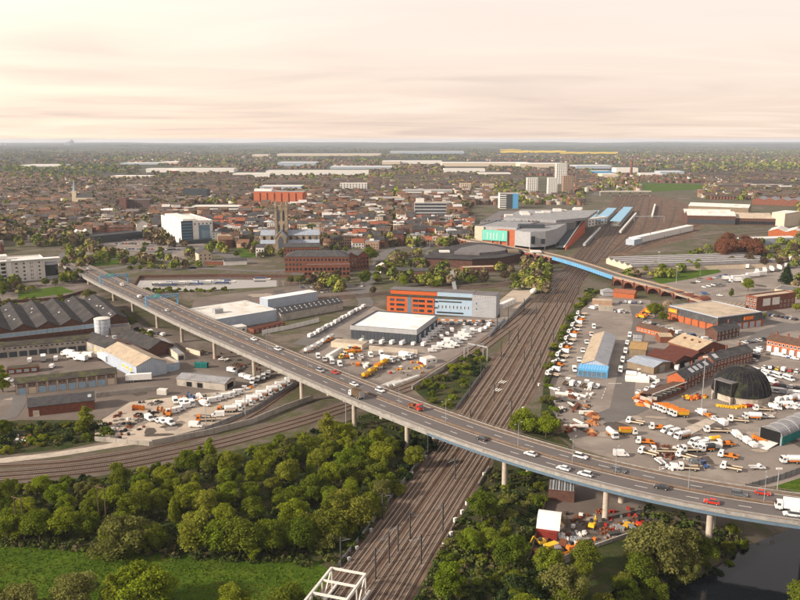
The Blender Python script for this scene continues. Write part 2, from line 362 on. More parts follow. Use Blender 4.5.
# ================================================================== terrain and water
RIV_PX=[(560,700),(633,600),(668,588),(700,577),(720,566),(745,547),(775,535),(812,520),(870,500),(960,490),(1060,505),(930,548),(852,588),(812,640),(770,700)]
RIV=[P(x,y,-5.) for x,y in RIV_PX]; RIV2=np.array([(v.x,v.y) for v in RIV])
def sdist(xy,pg):
    n=len(pg); d=np.full(len(xy),1e9); ins=np.zeros(len(xy),bool)
    for i in range(n):
        a=pg[i]; b=pg[(i+1)%n]; ab=b-a; t=np.clip(((xy-a)@ab)/(ab@ab),0,1); d=np.minimum(d,np.linalg.norm(xy-a-t[:,None]*ab,axis=1))
        c=((a[1]>xy[:,1])!=(b[1]>xy[:,1]))&(xy[:,0]<(b[0]-a[0])*(xy[:,1]-a[1])/(b[1]-a[1]+1e-12)+a[0]); ins^=c
    return np.where(ins,-d,d)
def axis(segs):
    o=[]
    for a,b,s in segs: o+=list(np.arange(a,b,s))
    return np.array(o+[segs[-1][1]])
def ground():
    xs=axis([(-40000,-8000,2000),(-8000,-2000,400),(-2000,-320,120),(-320,-40,20),(-40,220,4),(220,400,15),(400,2000,120),(2000,8000,400),(8000,40000,2000)])
    ys=axis([(-150,120,30),(120,300,4),(300,600,20),(600,2000,100),(2000,8000,300),(8000,24000,500)])
    X,Y=np.meshgrid(xs,ys); xy=np.stack([X.ravel(),Y.ravel()],1); d=sdist(xy,RIV2)
    z=np.where(d<14,-7*np.clip((14-d)/16,0,1)**1.3,0.)
    fr=np.clip((xy[:,1]-7000)/9000,0,1)
    hl=np.sin(xy[:,0]/2300+1)*np.cos(xy[:,1]/3100)+.7*np.sin(xy[:,0]/900+xy[:,1]/2100)+.4*np.sin(xy[:,0]/420-xy[:,1]/1500)
    z=z+fr*(14+16*hl+18*np.clip((xy[:,0]-1500)/9000,0,1))
    nx=len(xs); ny=len(ys); i=np.arange(nx-1)[None,:]+np.arange(ny-1)[:,None]*nx
    q=np.stack([i,i+1,i+1+nx,i+nx],-1).reshape(-1,4)
    me=np_mesh('ground',np.column_stack([xy,z]),q.ravel(),np.full(len(q),4),['ground']); me.polygons.foreach_set('use_smooth',[True]*len(me.polygons))
    return ob('ground',me,kind='structure')
ground()
mb=MB(); mb.add([(v.x,v.y,-5.) for v in RIV],[tuple(range(len(RIV)))]); o=struct('river_water',mb,'water')
if o.data.polygons[0].normal.z<0: o.data.flip_normals()
zone('grass_field',[(-120,540),(0,541),(60,545),(130,551),(200,556),(290,560),(318,562),(332,572),(305,620),(270,700),(-250,700)],.02,'grass')
zone('scrub_ground',[(-120,486),(0,487),(100,476),(200,458),(280,440),(338,424),(372,412),(432,410),(440,432),(340,566),(332,572),(318,562),(200,556),(60,545),(-120,540)],.03,'scrub_ground')
zone('scrub_ground',[(408,612),(440,552),(492,466),(503,440),(545,425),(580,455),(560,478),(640,505),(690,525),(704,545),(672,558),(625,580),(590,612),(540,690),(370,690)],.03,'scrub_ground')
zone('scrub_ground',[(540,424),(544,380),(556,344),(568,318),(588,290),(600,292),(582,309),(570,328),(556,354),(549,384),(552,410),(575,446)],.07,'scrub_ground')
zone('scrub_ground',[(412,388),(440,372),(478,352),(492,358),(470,388),(456,408),(440,412)],.06,'scrub_ground')
zone('scrub_ground',[(-60,428),(20,420),(100,420),(120,438),(60,450),(-60,460)],.04,'scrub_ground')
zone('yard_ground',[(-120,350),(-60,338),(130,325),(175,330),(262,362),(300,380),(220,396),(150,398),(95,422),(0,432),(-120,440)],.03,'yard_dark')
zone('yard_ground',[(95,424),(130,402),(225,391),(262,384),(300,372),(298,383),(250,413),(205,432),(150,446),(95,440)],.06,'yard_pale')
zone('yard_ground',[(298,352),(330,330),(374,306),(400,316),(505,318),(516,318),(492,336),(440,376),(412,389),(392,397),(340,376)],.03,'yard_mid')
zone('yard_ground',[(541,422),(549,386),(580,310),(600,296),(650,300),(655,316),(640,335),(634,380),(612,410),(600,452),(575,446)],.03,'yard_mid')
zone('yard_ground',[(573,446),(600,408),(640,330),(700,318),(760,322),(860,340),(900,440),(860,478),(745,489),(660,475)],.05,'yard_mid')
zone('yard_ground',[(555,476),(640,500),(664,518),(640,534),(600,546),(560,566),(524,566)],.05,'yard_dark')
zone('car_park',[(655,283),(700,270),(760,262),(830,262),(830,335),(750,326),(705,300)],.05,'yard_mid')
zone('yard_ground',[(500,300),(520,284),(540,283),(512,318),(500,318)],.07,'yard_pale')
zone('car_park',[(100,236),(190,236),(215,250),(190,262),(120,262),(80,256)],.03,'yard_mid')
zone('car_park',[(195,298),(300,285),(352,284),(368,292),(350,300),(280,312),(190,312)],.03,'yard_dark')
zone('car_park',[(20,284),(90,274),(100,296),(60,304),(0,306),(-40,300),(-40,290)],.03,'yard_dark')
zone('grass_bank',[(70,258),(95,254),(128,256),(134,262),(100,266),(66,264)],.06,'grass')
zone('grass_bank',[(18,292),(60,286),(75,292),(40,297),(18,299)],.06,'grass')
zone('grass_bank',[(650,278),(672,273),(716,268),(722,272),(690,279),(660,284)],.07,'grass')
zone('grass_bank',[(775,486),(812,474),(860,476),(860,500),(800,494)],.12,'grass')
zone('grass_bank',[(236,248),(262,246),(268,256),(240,258)],.06,'grass'); zone('grass_bank',[(520,262),(545,256),(552,262),(530,268)],.06,'grass')
zone('meadow',[(640,183),(700,184),(705,189),(650,192),(628,190)],.1,'grass')
def gzf(x,y):
    fr=min(1,max(0,(y-7000)/9000)); hl=math.sin(x/2300+1)*math.cos(y/3100)+.7*math.sin(x/900+y/2100)+.4*math.sin(x/420-y/1500); return fr*(14+16*hl+18*min(1,max(0,(x-1500)/9000)))
def farzone(name,pg,mat):       # a field laid over the rolling far ground
    x0,x1=min(q[0] for q in pg),max(q[0] for q in pg); y0,y1=min(q[1] for q in pg),max(q[1] for q in pg); nx,ny=max(2,int((x1-x0)/4)),8; vs=[]; fs=[]
    for j in range(ny+1):
        for i in range(nx+1):
            v=P(x0+(x1-x0)*i/nx,y0+(y1-y0)*j/ny+.25*math.sin(i*1.7)); vs.append((v.x,v.y,gzf(v.x,v.y)+2.5))
    for j in range(ny):
        for i in range(nx): k=j*(nx+1)+i; fs.append((k+nx+1,k+nx+2,k+1,k))
    mb=MB(); mb.add(vs,fs); struct(name,mb,mat)
M('steel_weathered',(.27,.26,.245),var=.3,scale=.6,stain=(.17,.15,.13)); M('rape_field',(.52,.36,.02),var=.2,scale=.004)
for pg in ([(500,151.2),(562,150.6),(566,152.4),(540,153),(505,152.8)],[(560,152.6),(616,152.2),(618,153.6),(566,154)],[(500,149.6),(520,149.3),(521,150),(501,150.2)]): farzone('rapeseed_field',pg,'rape_field')
for pg in ([(752,153.5),(815,151.5),(815,153.8),(756,155)],[(690,157),(740,155),(744,157),(700,158.8)],[(588,150),(612,149.4),(614,150.6),(590,151.2)]): farzone('pasture_field',pg,'grass')
# canal basin
zone('canal_water',[(132,292),(140,277),(217,276),(300,277),(300,285),(268,287),(228,289),(180,291)],.1,'canal')
mb=MB()
for a,b,h in (((131,291),(139.5,276.5),2.2),((139.5,276.5),(217,275.5),2.4),((217,275.5),(302,276.5),2.4)): mb.bar(P(*a,h/2),P(*b,h/2),.8,h)
struct('quay_wall',mb,'brick_dark')
# roads
def road(name,pts,wd,z=.09,mat='road',step=8):
    ln=catmull([P(x,y,0) for x,y in pts],step); nm=normals(ln); mb=MB(); vs=[]
    for p,q in zip(ln,nm): vs+=[(p.x-q.x*wd/2,p.y-q.y*wd/2,z),(p.x+q.x*wd/2,p.y+q.y*wd/2,z)]
    mb.add(vs,[(2*i,2*i+2,2*i+3,2*i+1) for i in range(len(ln)-1)]); o=struct(name,mb,mat)
    if o.data.polygons[0].normal.z<0: o.data.flip_normals()
    return ln,nm
road('road',[(20,262),(60,260),(70,252),(100,249),(140,252),(200,250),(250,262)],14)
road('road',[(66,268),(100,270),(136,264),(140,254)],12,.10)
road('road',[(300,345),(330,327),(365,306),(362,292),(375,272),(382,256),(400,248),(470,243),(560,240)],11,.09)
road('road',[(620,412),(626,380),(634,345),(640,322),(636,306)],9,.11,'asphalt')
road('road',[(600,420),(640,404),(690,375),(750,350),(766,334),(800,326),(880,318)],12,.13)
road('road',[(668,293),(715,306),(750,318),(800,328),(860,345)],13,.12)
road('road',[(126,206),(140,222),(150,236)],12,.1); road('road',[(595,195),(610,180),(640,170)],14,.1)
road('footpath',[(-30,466),(0,461),(60,454),(110,446),(152,440)],5,.1,'concrete_pale')
road('road',[(0,398),(20,396),(14,412),(0,420),(-60,425)],6,.1); road('road',[(86,302),(112,312),(150,334),(170,345),(182,360)],7,.09,'yard_mid')
# ================================================================== road bridge
ZPX=[(40,.3),(60,2.),(75,5),(110,8.5),(150,11),(200,12),(1200,12)]
def zpx(x):
    for (a,b),(c,d) in zip(ZPX,ZPX[1:]):
        if x<=c: return b+(d-b)*max(0,(x-a))/(c-a)
    return 12
near=[(58,264),(75,272),(89,280),(108.6,289.6),(130,300),(149,309.7),(177,323.7),(246,354.5),(294,376),(347.5,399.5),(400,420.5),(450,440),(500,457.3),(550,473),(600,486.8),(660,501.5),(712.5,511.6),(800,524.4),(900,536),(1000,546)]
BR=catmull([P(x,y,zpx(x)) for x,y in near],6)
for _ in range(14):
    BR=[BR[0]]+[(BR[i-1]+BR[i]*2+BR[i+1])/4 for i in range(1,len(BR)-1)]+[BR[-1]]
BN=normals(BR); BW=20.5
def bridge_at(px):      # index along the bridge whose near edge projects to px
    return min(range(len(BR)),key=lambda i:abs(PX(BR[i])[0]-px))
def bpt(i,off,dz=0.): v=BR[i]+BN[i]*off; return Vector((v.x,v.y,BR[i].z+dz))
br=T('road_bridge','long grey dual carriageway bridge on round concrete piers crossing the railway','bridge',(0,0,0))
ribbon(MB(),BR,BN,.15,BW-.15,-.7,-.02).build('deck',  'concrete',br)
ribbon(MB(),BR,BN,2.3,9.7,-.02,.02).build('carriageway','bridge_road',br)
ribbon(MB(),BR,BN,10.9,18.2,-.02,.02).build('carriageway','bridge_road',br)
ribbon(MB(),BR,BN,.35,2.3,-.02,.14).build('footway','verge',br)
ribbon(MB(),BR,BN,18.2,BW-.35,-.02,.14).build('footway','hedge_brown',br)
ribbon(MB(),BR,BN,9.7,10.9,-.02,.16).build('central_reservation','hedge_brown',br)
for off in (10.0,10.55): ribbon(MB(),BR,BN,off,off+.1,.5,.8).build('crash_barrier','hedge_brown',br)
mb=MB()
for i in range(0,len(BR),1):
    mb.bar(bpt(i,10.3,.16),bpt(i,10.3,.7),.12)
mb.build('barrier_posts','steel_dark',br,kind='stuff')
for off in (0.,BW-.35): ribbon(MB(),BR,BN,off,off+.35,-.45,.4).build('parapet','steel_weathered',br)
for off,m in ((.1,'steel_grey'),(BW-.22,'hedge_brown')):
    mb=MB()
    if off<1: ribbon(mb,BR,BN,off,off+.1,1.05,1.15); ribbon(mb,BR,BN,off,off+.08,.78,.84)
    else: ribbon(mb,BR,BN,off,off+.1,.95,1.05)
    for i in range(0,len(BR)): mb.bar(bpt(i,off+.05,.5),bpt(i,off+.05,1.12),.12)
    mb.build('parapet_rail',m,br)
kb=bridge_at(430)
for off in (.5,5.5,10.,14.5,19.4):
    for a_,b_,mm in ((0,kb+1,'steel_weathered'),(kb,len(BR),'steel_blue')): ribbon(MB(),BR[a_:b_],BN[a_:b_],off,off+.5,-1.9,-.7).build('girder',mm,br)
mb=MB()
for off in (5.9,14.6):
    s=0
    for i in range(len(BR)-1):
        if i%2==0: a,b=bpt(i,off,.035),bpt(i,off,.035)+(bpt(i+1,off,.035)-bpt(i,off,.035))*.5; mb.bar(a,b,.16,.02)
for off in (2.6,9.45,11.15,17.95): ribbon(mb,BR,BN,off,off+.12,.021,.045)
mb.build('lane_markings','marking',br,kind='stuff')
def pier(px,py):
    i=bridge_at(px); gz=-2.5 if px>690 else 0
    for off in (3.0,17.2):
        c=bpt(i,off); k=px>330; r=.95
        m=MB(); m.lathe([(r*1.08,-1+gz),(r*1.05,.2),(r,1.),(r,c.z-3.0),(r*1.12,c.z-2.6),(r*1.12,c.z-2.15)],14); m.build('pier','concrete_pale',br,True,loc=(c.x,c.y,0))
    a,b=bpt(i,1.8,-2.35),bpt(i,18.4,-2.35); m=MB(); m.bar(a,b,1.1,.5); m.build('crosshead','steel_blue',br)
for px in (84,108,128,151,177,208,246,294,347,400,502,602,715,830): pier(px,0)
# lamp posts on the bridge
def lamp(loc,h,label,group,ax=(1,0,0),double=True):
    t=T('street_lamp',label,'street lamp',loc,0,group); a=Vector(ax)
    MB().tube((0,0,0),(0,0,h),.13,.07,6).build('post','steel_grey',t)
    for s in ((1,-1) if double else (1,)):
        m=MB(); m.tube((0,0,h-.1),tuple(a*s*1.6+Vector((0,0,h+.25))),.06,.05,6); m.build('arm','steel_grey',t)
        m=MB(); c=a*s*1.9+Vector((0,0,h+.25)); m.bar(c-a*s*.4,c+a*s*.4,.3,.14); m.build('lantern','galv',t)
for k,px in enumerate((118,142,168,196,228,262,300,342,388,436,520,578,628,690,777)):
    i=bridge_at(px-12); lamp(bpt(i,10.3,.15),8.5,f'slim twin-arm lamp on the bridge central reservation, {ordn(k)} from the left','bridge median lamps',tuple(BN[i]))
# blue sign gantries across the bridge
def gantry(px,lab,signoff):
    i=bridge_at(px); a=bpt(i,.2,.1); b=bpt(i,BW-.2,.1); t=T('sign_gantry',lab,'sign gantry',tuple(a)); d=b-a; u=d.normalized()
    for q in (Vector((0,0,0)),d):
        MB().bar(q,q+Vector((0,0,7.2)),.7).build('post','paint_blue',t)
    for z in (5.6,7.0): MB().bar(Vector((0,0,z)),d+Vector((0,0,z)),.5,.35).build('beam','paint_blue',t)
    n=9
    for j in range(n):
        z0,z1=(5.6,7.) if j%2 else (7.,5.6); MB().bar(d*(j/n)+Vector((0,0,z0)),d*((j+1)/n)+Vector((0,0,z1)),.22).build('brace','paint_blue',t)
    f=Vector((u.y,-u.x,0)); c=d*signoff+f*.5
    m=MB(); m.bar(c-u*2.8+Vector((0,0,7.2)),c+u*2.8+Vector((0,0,7.2)),.12,2.4); s=m.build('sign_panel','sign_green',t)
    m=MB(); m.bar(c+f*.08-u*1.6+Vector((0,0,7.5)),c+f*.08+u*1.2+Vector((0,0,7.5)),.03,.3); m.bar(c+f*.08-u*1.6+Vector((0,0,6.8)),c+f*.08+u*.4+Vector((0,0,6.8)),.03,.3); m.build('sign_text_bars','marking',s)
M('sign_green',(.16,.48,.44),var=.1)
gantry(100,'blue truss sign gantry over the bridge, the farther one near the roundabout',.35)
gantry(146,'blue truss sign gantry over the bridge, the nearer one beside the basin',.3)
# ================================================================== railway
LG=[P(*q) for q in ((262,660),(305,612),(340,568),(391,500),(436,443),(458,408),(489,365),(520,320),(551,281),(577,250),(605,212),(616,196))]
RG=[P(*q) for q in ((380,660),(411,600),(437,555),(458,518),(489,467.5),(518,420),(542,381),(561,333),(573,308),(588,276),(612,246),(632,212),(640,196))]
def resample(ln,n):
    d=[0]
    for a,b in zip(ln,ln[1:]): d.append(d[-1]+(b-a).length)
    o=[];j=0
    for k in range(n):
        s=d[-1]*k/(n-1)
        while j<len(ln)-2 and d[j+1]<s: j+=1
        t=(s-d[j])/max(1e-6,d[j+1]-d[j]); o.append(ln[j].lerp(ln[j+1],t))
    return o
def smooth(ln,k=10):
    for _ in range(k): ln=[ln[0]]+[(ln[i-1]+ln[i]*2+ln[i+1])/4 for i in range(1,len(ln)-1)]+[ln[-1]]
    return ln
LGs=smooth(resample(catmull(LG,5),160),20); RGs=smooth(resample(catmull(RG,5),160),20)
mb=MB(); vs=[]
for a,b in zip(LGs,RGs): vs+=[(a.x,a.y,.055),(b.x,b.y,.055)]
mb.add(vs,[(2*i,2*i+1,2*i+3,2*i+2) for i in range(159)]); struct('railway_ballast',mb,'ballast')
SLEEP=MB()
def track(ln,ref,sl=True,bed=True):
    nm=normals(ln)
    ms=MB()
    for o in (-.7175,.7175): ribbon(ms,ln,nm,o-.075,o+.075,.20,.40)
    t=ob('railway_track',ms.mesh('railway_track','rail'),kind='structure')
    if bed: m=MB(); ribbon(m,ln,nm,-1.55,1.55,.02,.1); m.build('track_bed','ballast_oily',t)
    if sl:
        s=0.; m=MB()
        for i in range(len(ln)-1):
            L=(ln[i+1]-ln[i]).length; d=(ln[i+1]-ln[i])/L
            while s<L:
                p=ln[i]+d*s
                if p.y<560: m.bar(p-nm[i]*1.25+Vector((0,0,.17)),p+nm[i]*1.25+Vector((0,0,.17)),.28,.2)
                s+=.72
            s-=L
        if m.v: m.build('sleepers','sleeper',t,kind='stuff')
m=new_mat('ballast_oily'); t_=NT(m); pos=t_.n('ShaderNodeNewGeometry').outputs['Position']
t_.out(t_.ramp(t_.noise(pos,.15,5,.7),[(.3,(.058,.038,.028)),(.7,(.115,.074,.052))]),.95)
for fr in (.10,.22,.35,.52,.645,.77,.89): track([a.lerp(b,fr)+Vector((0,0,.06)) for a,b in zip(LGs,RGs)],fr)
BRpx=[(-60,478),(0,476),(60,471),(120,464),(170,454),(220,443),(280,427),(320,415),(360,402),(410,386),(455,364),(495,336),(520,317),(552,288)]
BL=smooth(resample(catmull([P(*q) for q in BRpx],5),150),12)
mb=MB(); ribbon(mb,BL,normals(BL),-5.6,5.6,.0,.05); struct('railway_ballast',mb,'ballast')
bn=normals(BL)
for o in (-3.7,0.2,3.9): track([p+n*o+Vector((0,0,.06)) for p,n in zip(BL,bn)],o)
SD=smooth(resample(catmull([P(*q) for q in ((-40,466),(60,462),(130,452),(175,442),(215,432),(250,416),(280,396),(305,378))],5),80),6)
mb=MB(); ribbon(mb,SD,normals(SD),-2.6,2.6,0,.04); struct('railway_ballast',mb,'ballast'); track([p+Vector((0,0,.05)) for p in SD],9)
# station fan
zone('station_ballast',[(578,250),(605,212),(614,196),(650,194),(692,205),(704,226),(690,238),(640,252),(606,264)],.04,'ballast')
for k,(a,b,c) in enumerate((((594,262),(622,228),(640,196)),((604,258),(632,228),(644,196)),((612,254),(642,230),(650,198)),((618,252),(654,230),(662,200)),((626,251),(666,230),(676,206)),((640,248),(680,232),(705,222),))):
    track(resample(catmull([P(*a),P(*b),P(*c)],12),40),k,False)
for k,(a,b) in enumerate((((700,232),(800,222)),((690,240),(800,229)),((704,236),(800,226)))): track(resample([P(*a),P(*b)],20),k,False)
BK=smooth(resample(catmull([P(*q) for q in ((300,300),(360,296),(400,291.5),(450,288),(500,285),(545,280),(566,272))],8),70),6)
mb=MB(); ribbon(mb,BK,normals(BK),-9,9,0,.045); struct('railway_ballast',mb,'ballast')
for o in (-5,0,5): track([p+n*o+Vector((0,0,.05)) for p,n in zip(BK,normals(BK))],o,False)
for pts,wd in (([(130,270),(190,268),(260,271),(300,270),(330,276)],9),([(140,252),(190,248),(240,243),(330,242),(400,249)],9),([(196,250),(200,262),(190,270)],7),([(300,262),(296,276),(300,282)],7),([(420,250),(440,246),(470,262),(530,268),(545,262)],7),([(-20,262),(20,262),(60,262)],10),([(384,262),(420,262),(430,250)],6),([(60,240),(120,236),(150,236),(180,247)],9),([(170,236),(172,246),(166,256)],8),([(330,276),(344,284),(356,290)],7)): road('road',pts,wd,.1)
# ================================================================== brick viaduct with blue girder span
VN=[(455,238),(470,241.5),(500,247.5),(530,252.5),(553,257.5),(583,266.5),(612,276.5),(634,282),(660,289),(683,296.5),(705,303)]
VZ=lambda x: 7.2 if x<640 else max(1.,7.2-(x-640)*.085)
VL=catmull([P(x,y,VZ(x)) for x,y in VN],4); VL=smooth(VL,6); VNm=normals(VL); VW=11.
via=T('viaduct','brown brick arched road viaduct with pale deck leading to blue girder span','viaduct')
def vx(px): return min(range(len(VL)),key=lambda i:abs(PX(VL[i])[0]-px))
i0,i1=vx(553),vx(612)
ribbon(MB(),VL,VNm,0,VW,-.6,0).build('deck','concrete',via)
ribbon(MB(),VL,VNm,1.2,VW-1.2,0,.05).build('carriageway','road',via)
for o in (0,VW-.5): ribbon(MB(),VL,VNm,o,o+.5,0,1.0).build('parapet','verge',via)
for a,b in ((0,i0),(i1,len(VL)-1)):
    i=a
    while i+3<=b:
        j=min(i+3,b); p,q=VL[i],VL[j]; d=(q-p); L=math.hypot(d.x,d.y); u=Vector((d.x/L,d.y/L,0)); n=Vector((-u.y,u.x,0)); hz=p.z-.6
        m=MB(); r=L/2-.9; zc_=max(.3,hz-1.0-r*.8)
        prof=[(0,0),(.9,0),(.9,zc_)]+[(L/2-r*math.cos(k*math.pi/8),zc_+r*.8*math.sin(k*math.pi/8)) for k in range(1,8)]+[(L-.9,zc_),(L-.9,0),(L,0),(L,hz),(0,hz)]
        if hz>2.4:
            K=len(prof); vs=[p+u*x+n*0+Vector((0,0,z-p.z)) for x,z in prof]+[p+u*x+n*VW+Vector((0,0,z-p.z)) for x,z in prof]
            m.add(vs,[(k,(k+1)%K,K+(k+1)%K,K+k) for k in range(K)]+[tuple(range(K-1,-1,-1)),tuple(range(K,2*K))]); m.build('arch','brick',via)
            m=MB(); m.bar(p-n*.35+Vector((0,0,-p.z)),p-n*.35+Vector((0,0,-.1)),1.1,.7); m.build('buttress','brick_dark',via)
        else:
            m.slab(p+Vector((0,0,-p.z-.2)),q+Vector((0,0,-q.z-.2)),q+Vector((0,0,-.6)),p+Vector((0,0,-.6)),-VW); m.build('embankment_wall','brick',via)
        i=j
for o in (-.3,VW-.2):
    m=MB(); ribbon(m,VL[i0:i1+1],VNm[i0:i1+1],o,o+.5,-2.2,.9); g=m.build('girder','paint_blue',via)
    for i in range(i0,i1+1,1):
        c=VL[i]+VNm[i]*(o-.1 if o<0 else o+.6); MB().bar(c+Vector((0,0,-2.2)),c+Vector((0,0,.9)),.4,.4).build('stiffener','wall_bluegrey',g)
# white truss railway bridge at the bottom
def truss():
    A=P(329,569.5,7.),;
    e1=P(331.5,568,7.); e2=P(365,576.5,7.); a=LGs[0]; 
    d=(P(313,591,7.)-e1); d.z=0; d.normalize(); wv=e2-e1; wv.z=0; wd=wv.length; wv.normalize(); wv=(wv-d*wv.dot(d)).normalized()
    t=T('truss_railway_bridge','white painted steel truss railway bridge at the lower edge','bridge',(e1.x,e1.y,0)); L=42.; n=7; b=L/n; h=7.
    f=lambda s,k,z: d*s+wv*(wd*.96*k)+Vector((0,0,z))
    for k in (0,1):
        MB().bar(f(0,k,h),f(L,k,h),.55,.6).build('top_chord','steel_white',t); MB().bar(f(-3,k,.5),f(L,k,.5),.55,.8).build('bottom_chord','steel_white',t)
        for i in range(n+1): MB().bar(f(i*b,k,.5),f(i*b,k,h),.35).build('upright','steel_white',t)
        for i in range(n): MB().bar(f(i*b,k,.5 if i%2 else h),f((i+1)*b,k,h if i%2 else .5),.3).build('diagonal','steel_white',t)
    for i in range(n+1): MB().bar(f(i*b,0,h),f(i*b,1,h),.5,.45).build('cross_beam','steel_white',t)
truss()
# ================================================================== building kit
def roof_gable(mb,ax,n,L,D,h,rh,o,t=.22):
    S=D/n if ax=='x' else L/n; E=L if ax=='x' else D
    q=(lambda a,b,z:(a,b,z)) if ax=='x' else (lambda a,b,z:(b,a,z))
    for i in range(n):
        y0,y1=i*S,(i+1)*S; ym=(y0+y1)/2; sl=rh/(S/2)
        a0=y0-(o if i==0 else 0); a1=y1+(o if i==n-1 else 0); z0=h-(o*sl if i==0 else 0); z1=h-(o*sl if i==n-1 else 0); T_=t+.02
        A=[q(-o,a0,z0+T_),q(E+o,a0,z0+T_),q(E+o,ym,h+rh+T_),q(-o,ym,h+rh+T_)]; B=[q(E+o,a1,z1+T_),q(-o,a1,z1+T_),q(-o,ym,h+rh+T_),q(E+o,ym,h+rh+T_)]
        if ax!='x': A.reverse(); B.reverse()
        mb.slab(*A,t); mb.slab(*B,t)
def gable_ends(mb,ax,n,L,D,h,rh):
    S=D/n if ax=='x' else L/n; E=L if ax=='x' else D; q=(lambda a,b,z:(a,b,z)) if ax=='x' else (lambda a,b,z:(b,a,z))
    for i in range(n):
        for e0,e1 in ((0,.3),(E-.3,E)):
            p=[q(e,y,z) for e in (e0,e1) for y,z in ((i*S,h),((i+1)*S,h),((i+.5)*S,h+rh))]
            mb.add(p,[(0,1,2),(5,4,3),(0,3,4,1),(1,4,5,2),(2,5,3,0)])
WIN={}
def win_mesh(w,h,fm,gm,nm='window'):
    k=(round(w,2),round(h,2),fm,gm,nm)
    if k not in WIN:
        m=MB(); b=min(.12,w*.12); x=w/2
        m.box(-x,-x+b,-.1,.0,0,h).box(x-b,x,-.1,.0,0,h).box(-x+b,x-b,-.1,.0,h-b,h).box(-x-.06,x+.06,-.16,.0,-.08,b*.8)
        m.mi(1); m.add([(-x+b,-.04,b*.8),(x-b,-.04,b*.8),(x-b,-.04,h-b),(-x+b,-.04,h-b)],[(0,1,2,3)]); WIN[k]=m.mesh(nm,[fm,gm])
    return WIN[k]
def put(root,L,D,f,s,z,me,nm):
    loc,rz={'F':((s,0,z),0),'B':((L-s,D,z),math.pi),'R':((L,s,z),math.pi/2),'L':((0,D-s,z),-math.pi/2)}[f]
    return ob(nm,me,root,loc,rz)
def openings(root,L,D,specs,far=False):
    for s in specs:
        f=s.get('f','F'); E=L if f in 'FB' else D; n=s['n']; r=s.get('r',1); a,b=s.get('a',.03)*E,s.get('b',.97)*E; nm=s.get('nm','window')
        me=win_mesh(s['w'],s['h'],s.get('fm','wall_white'),s.get('gm','glass'),nm)
        for j in range(r):
            for i in range(n):
                put(root,L,D,f,a+(b-a)*(i+.5)/n,s.get('z',1.)+j*s.get('dz',3.),me,nm)
def far_windows(root,L,D,specs,mat='glass'):
    mb=MB()
    for f,n,r,w,h,z,dz in specs:
        E=L if f in 'FB' else D
        for j in range(r):
            for i in range(n):
                c=E*(i+.5)/n; z0=z+j*dz
                if f=='F': mb.box(c-w/2,c+w/2,-.08,.05,z0,z0+h)
                elif f=='L': mb.box(-.08,.05,D-c-w/2,D-c+w/2,z0,z0+h)
                else: mb.box(L-.05,L+.08,c-w/2,c+w/2,z0,z0+h)
    if mb.v: mb.build('windows',mat,root,kind='stuff')
LOG=[]
def frame(A,B,C=None,depth=None,zt=0.):
    a,b=P(*A,zt),P(*B,zt); u=b-a; u.z=0; L=u.length; u/=L; n=Vector((-u.y,u.x,0)); D=depth
    if C is not None:
        c=P(*C,zt)-b; D=c.dot(n); LOG.append((A,round(L,1),round(D,1),'skew',round(c.dot(u),1)))
    return a,L,D,math.atan2(u.y,u.x)
def bld(name,label,cat,A,B,C,h,roof,wm,rm,zt=0.,rh=2.,n=1,o=.35,wins=(),fw=(),group=None,par=.6,z0=-.3,units=0):
    if isinstance(C,(int,float)): a,L,D,rz=frame(A,B,None,C,zt)
    else: a,L,D,rz=frame(A,B,C,None,zt)
    t=T(name,label,cat,(a.x,a.y,0),rz,group); m=MB(); m.box(0,L,0,D,z0,h)
    if roof in ('x','y'): gable_ends(m,roof,n,L,D,h,rh)
    m.build('wall',wm,t); m=MB()
    if roof=='flat':
        m.box(.32,L-.32,.32,D-.32,h+.01,h+.22); r=m.build('roof',rm,t)
        if par:
            m=MB(); m.box(-.08,L+.08,-.08,.3,h,h+par).box(-.08,L+.08,D-.3,D+.08,h,h+par).box(-.08,.3,.3,D-.3,h,h+par).box(L-.3,L+.08,.3,D-.3,h,h+par); m.build('parapet',wm,t)
        for k in range(units):
            x=L*(.15+.7*rnd.random()); y=D*(.2+.6*rnd.random()); s=1+2*rnd.random(); MB().box(x-s,x+s,y-s*.7,y+s*.7,h+.2,h+.2+s).build('roof_unit','galv' if k%2 else 'wall_grey',r)
    elif roof=='hip':
        k=min(L,D)/2*.98; e=[(-o,-o),(L+o,-o),(L+o,D+o),(-o,D+o)]
        if L>=D: r1,r2=(k,D/2),(L-k,D/2)
        else: r1,r2=(L/2,k),(L/2,D-k)
        v=[(x,y,h-.1) for x,y in e]+[(x,y,h+.05) for x,y in e]+[(r1[0],r1[1],h+rh),(r2[0],r2[1],h+rh)]
        fs=[(3,2,1,0),(0,1,5,4),(1,2,6,5),(2,3,7,6),(3,0,4,7)]
        fs+= [(4,5,9,8),(5,6,9),(6,7,8,9),(7,4,8)] if L>=D else [(4,5,8),(5,6,9,8),(6,7,9),(7,4,8,9)]
        m.add(v,fs); m.build('roof',rm,t)
    elif roof in ('x','y'):
        roof_gable(m,roof,n,L,D,h,rh,o); m.build('roof',rm,t)
    openings(t,L,D,wins)
    if fw: far_windows(t,L,D,fw)
    return t,L,D
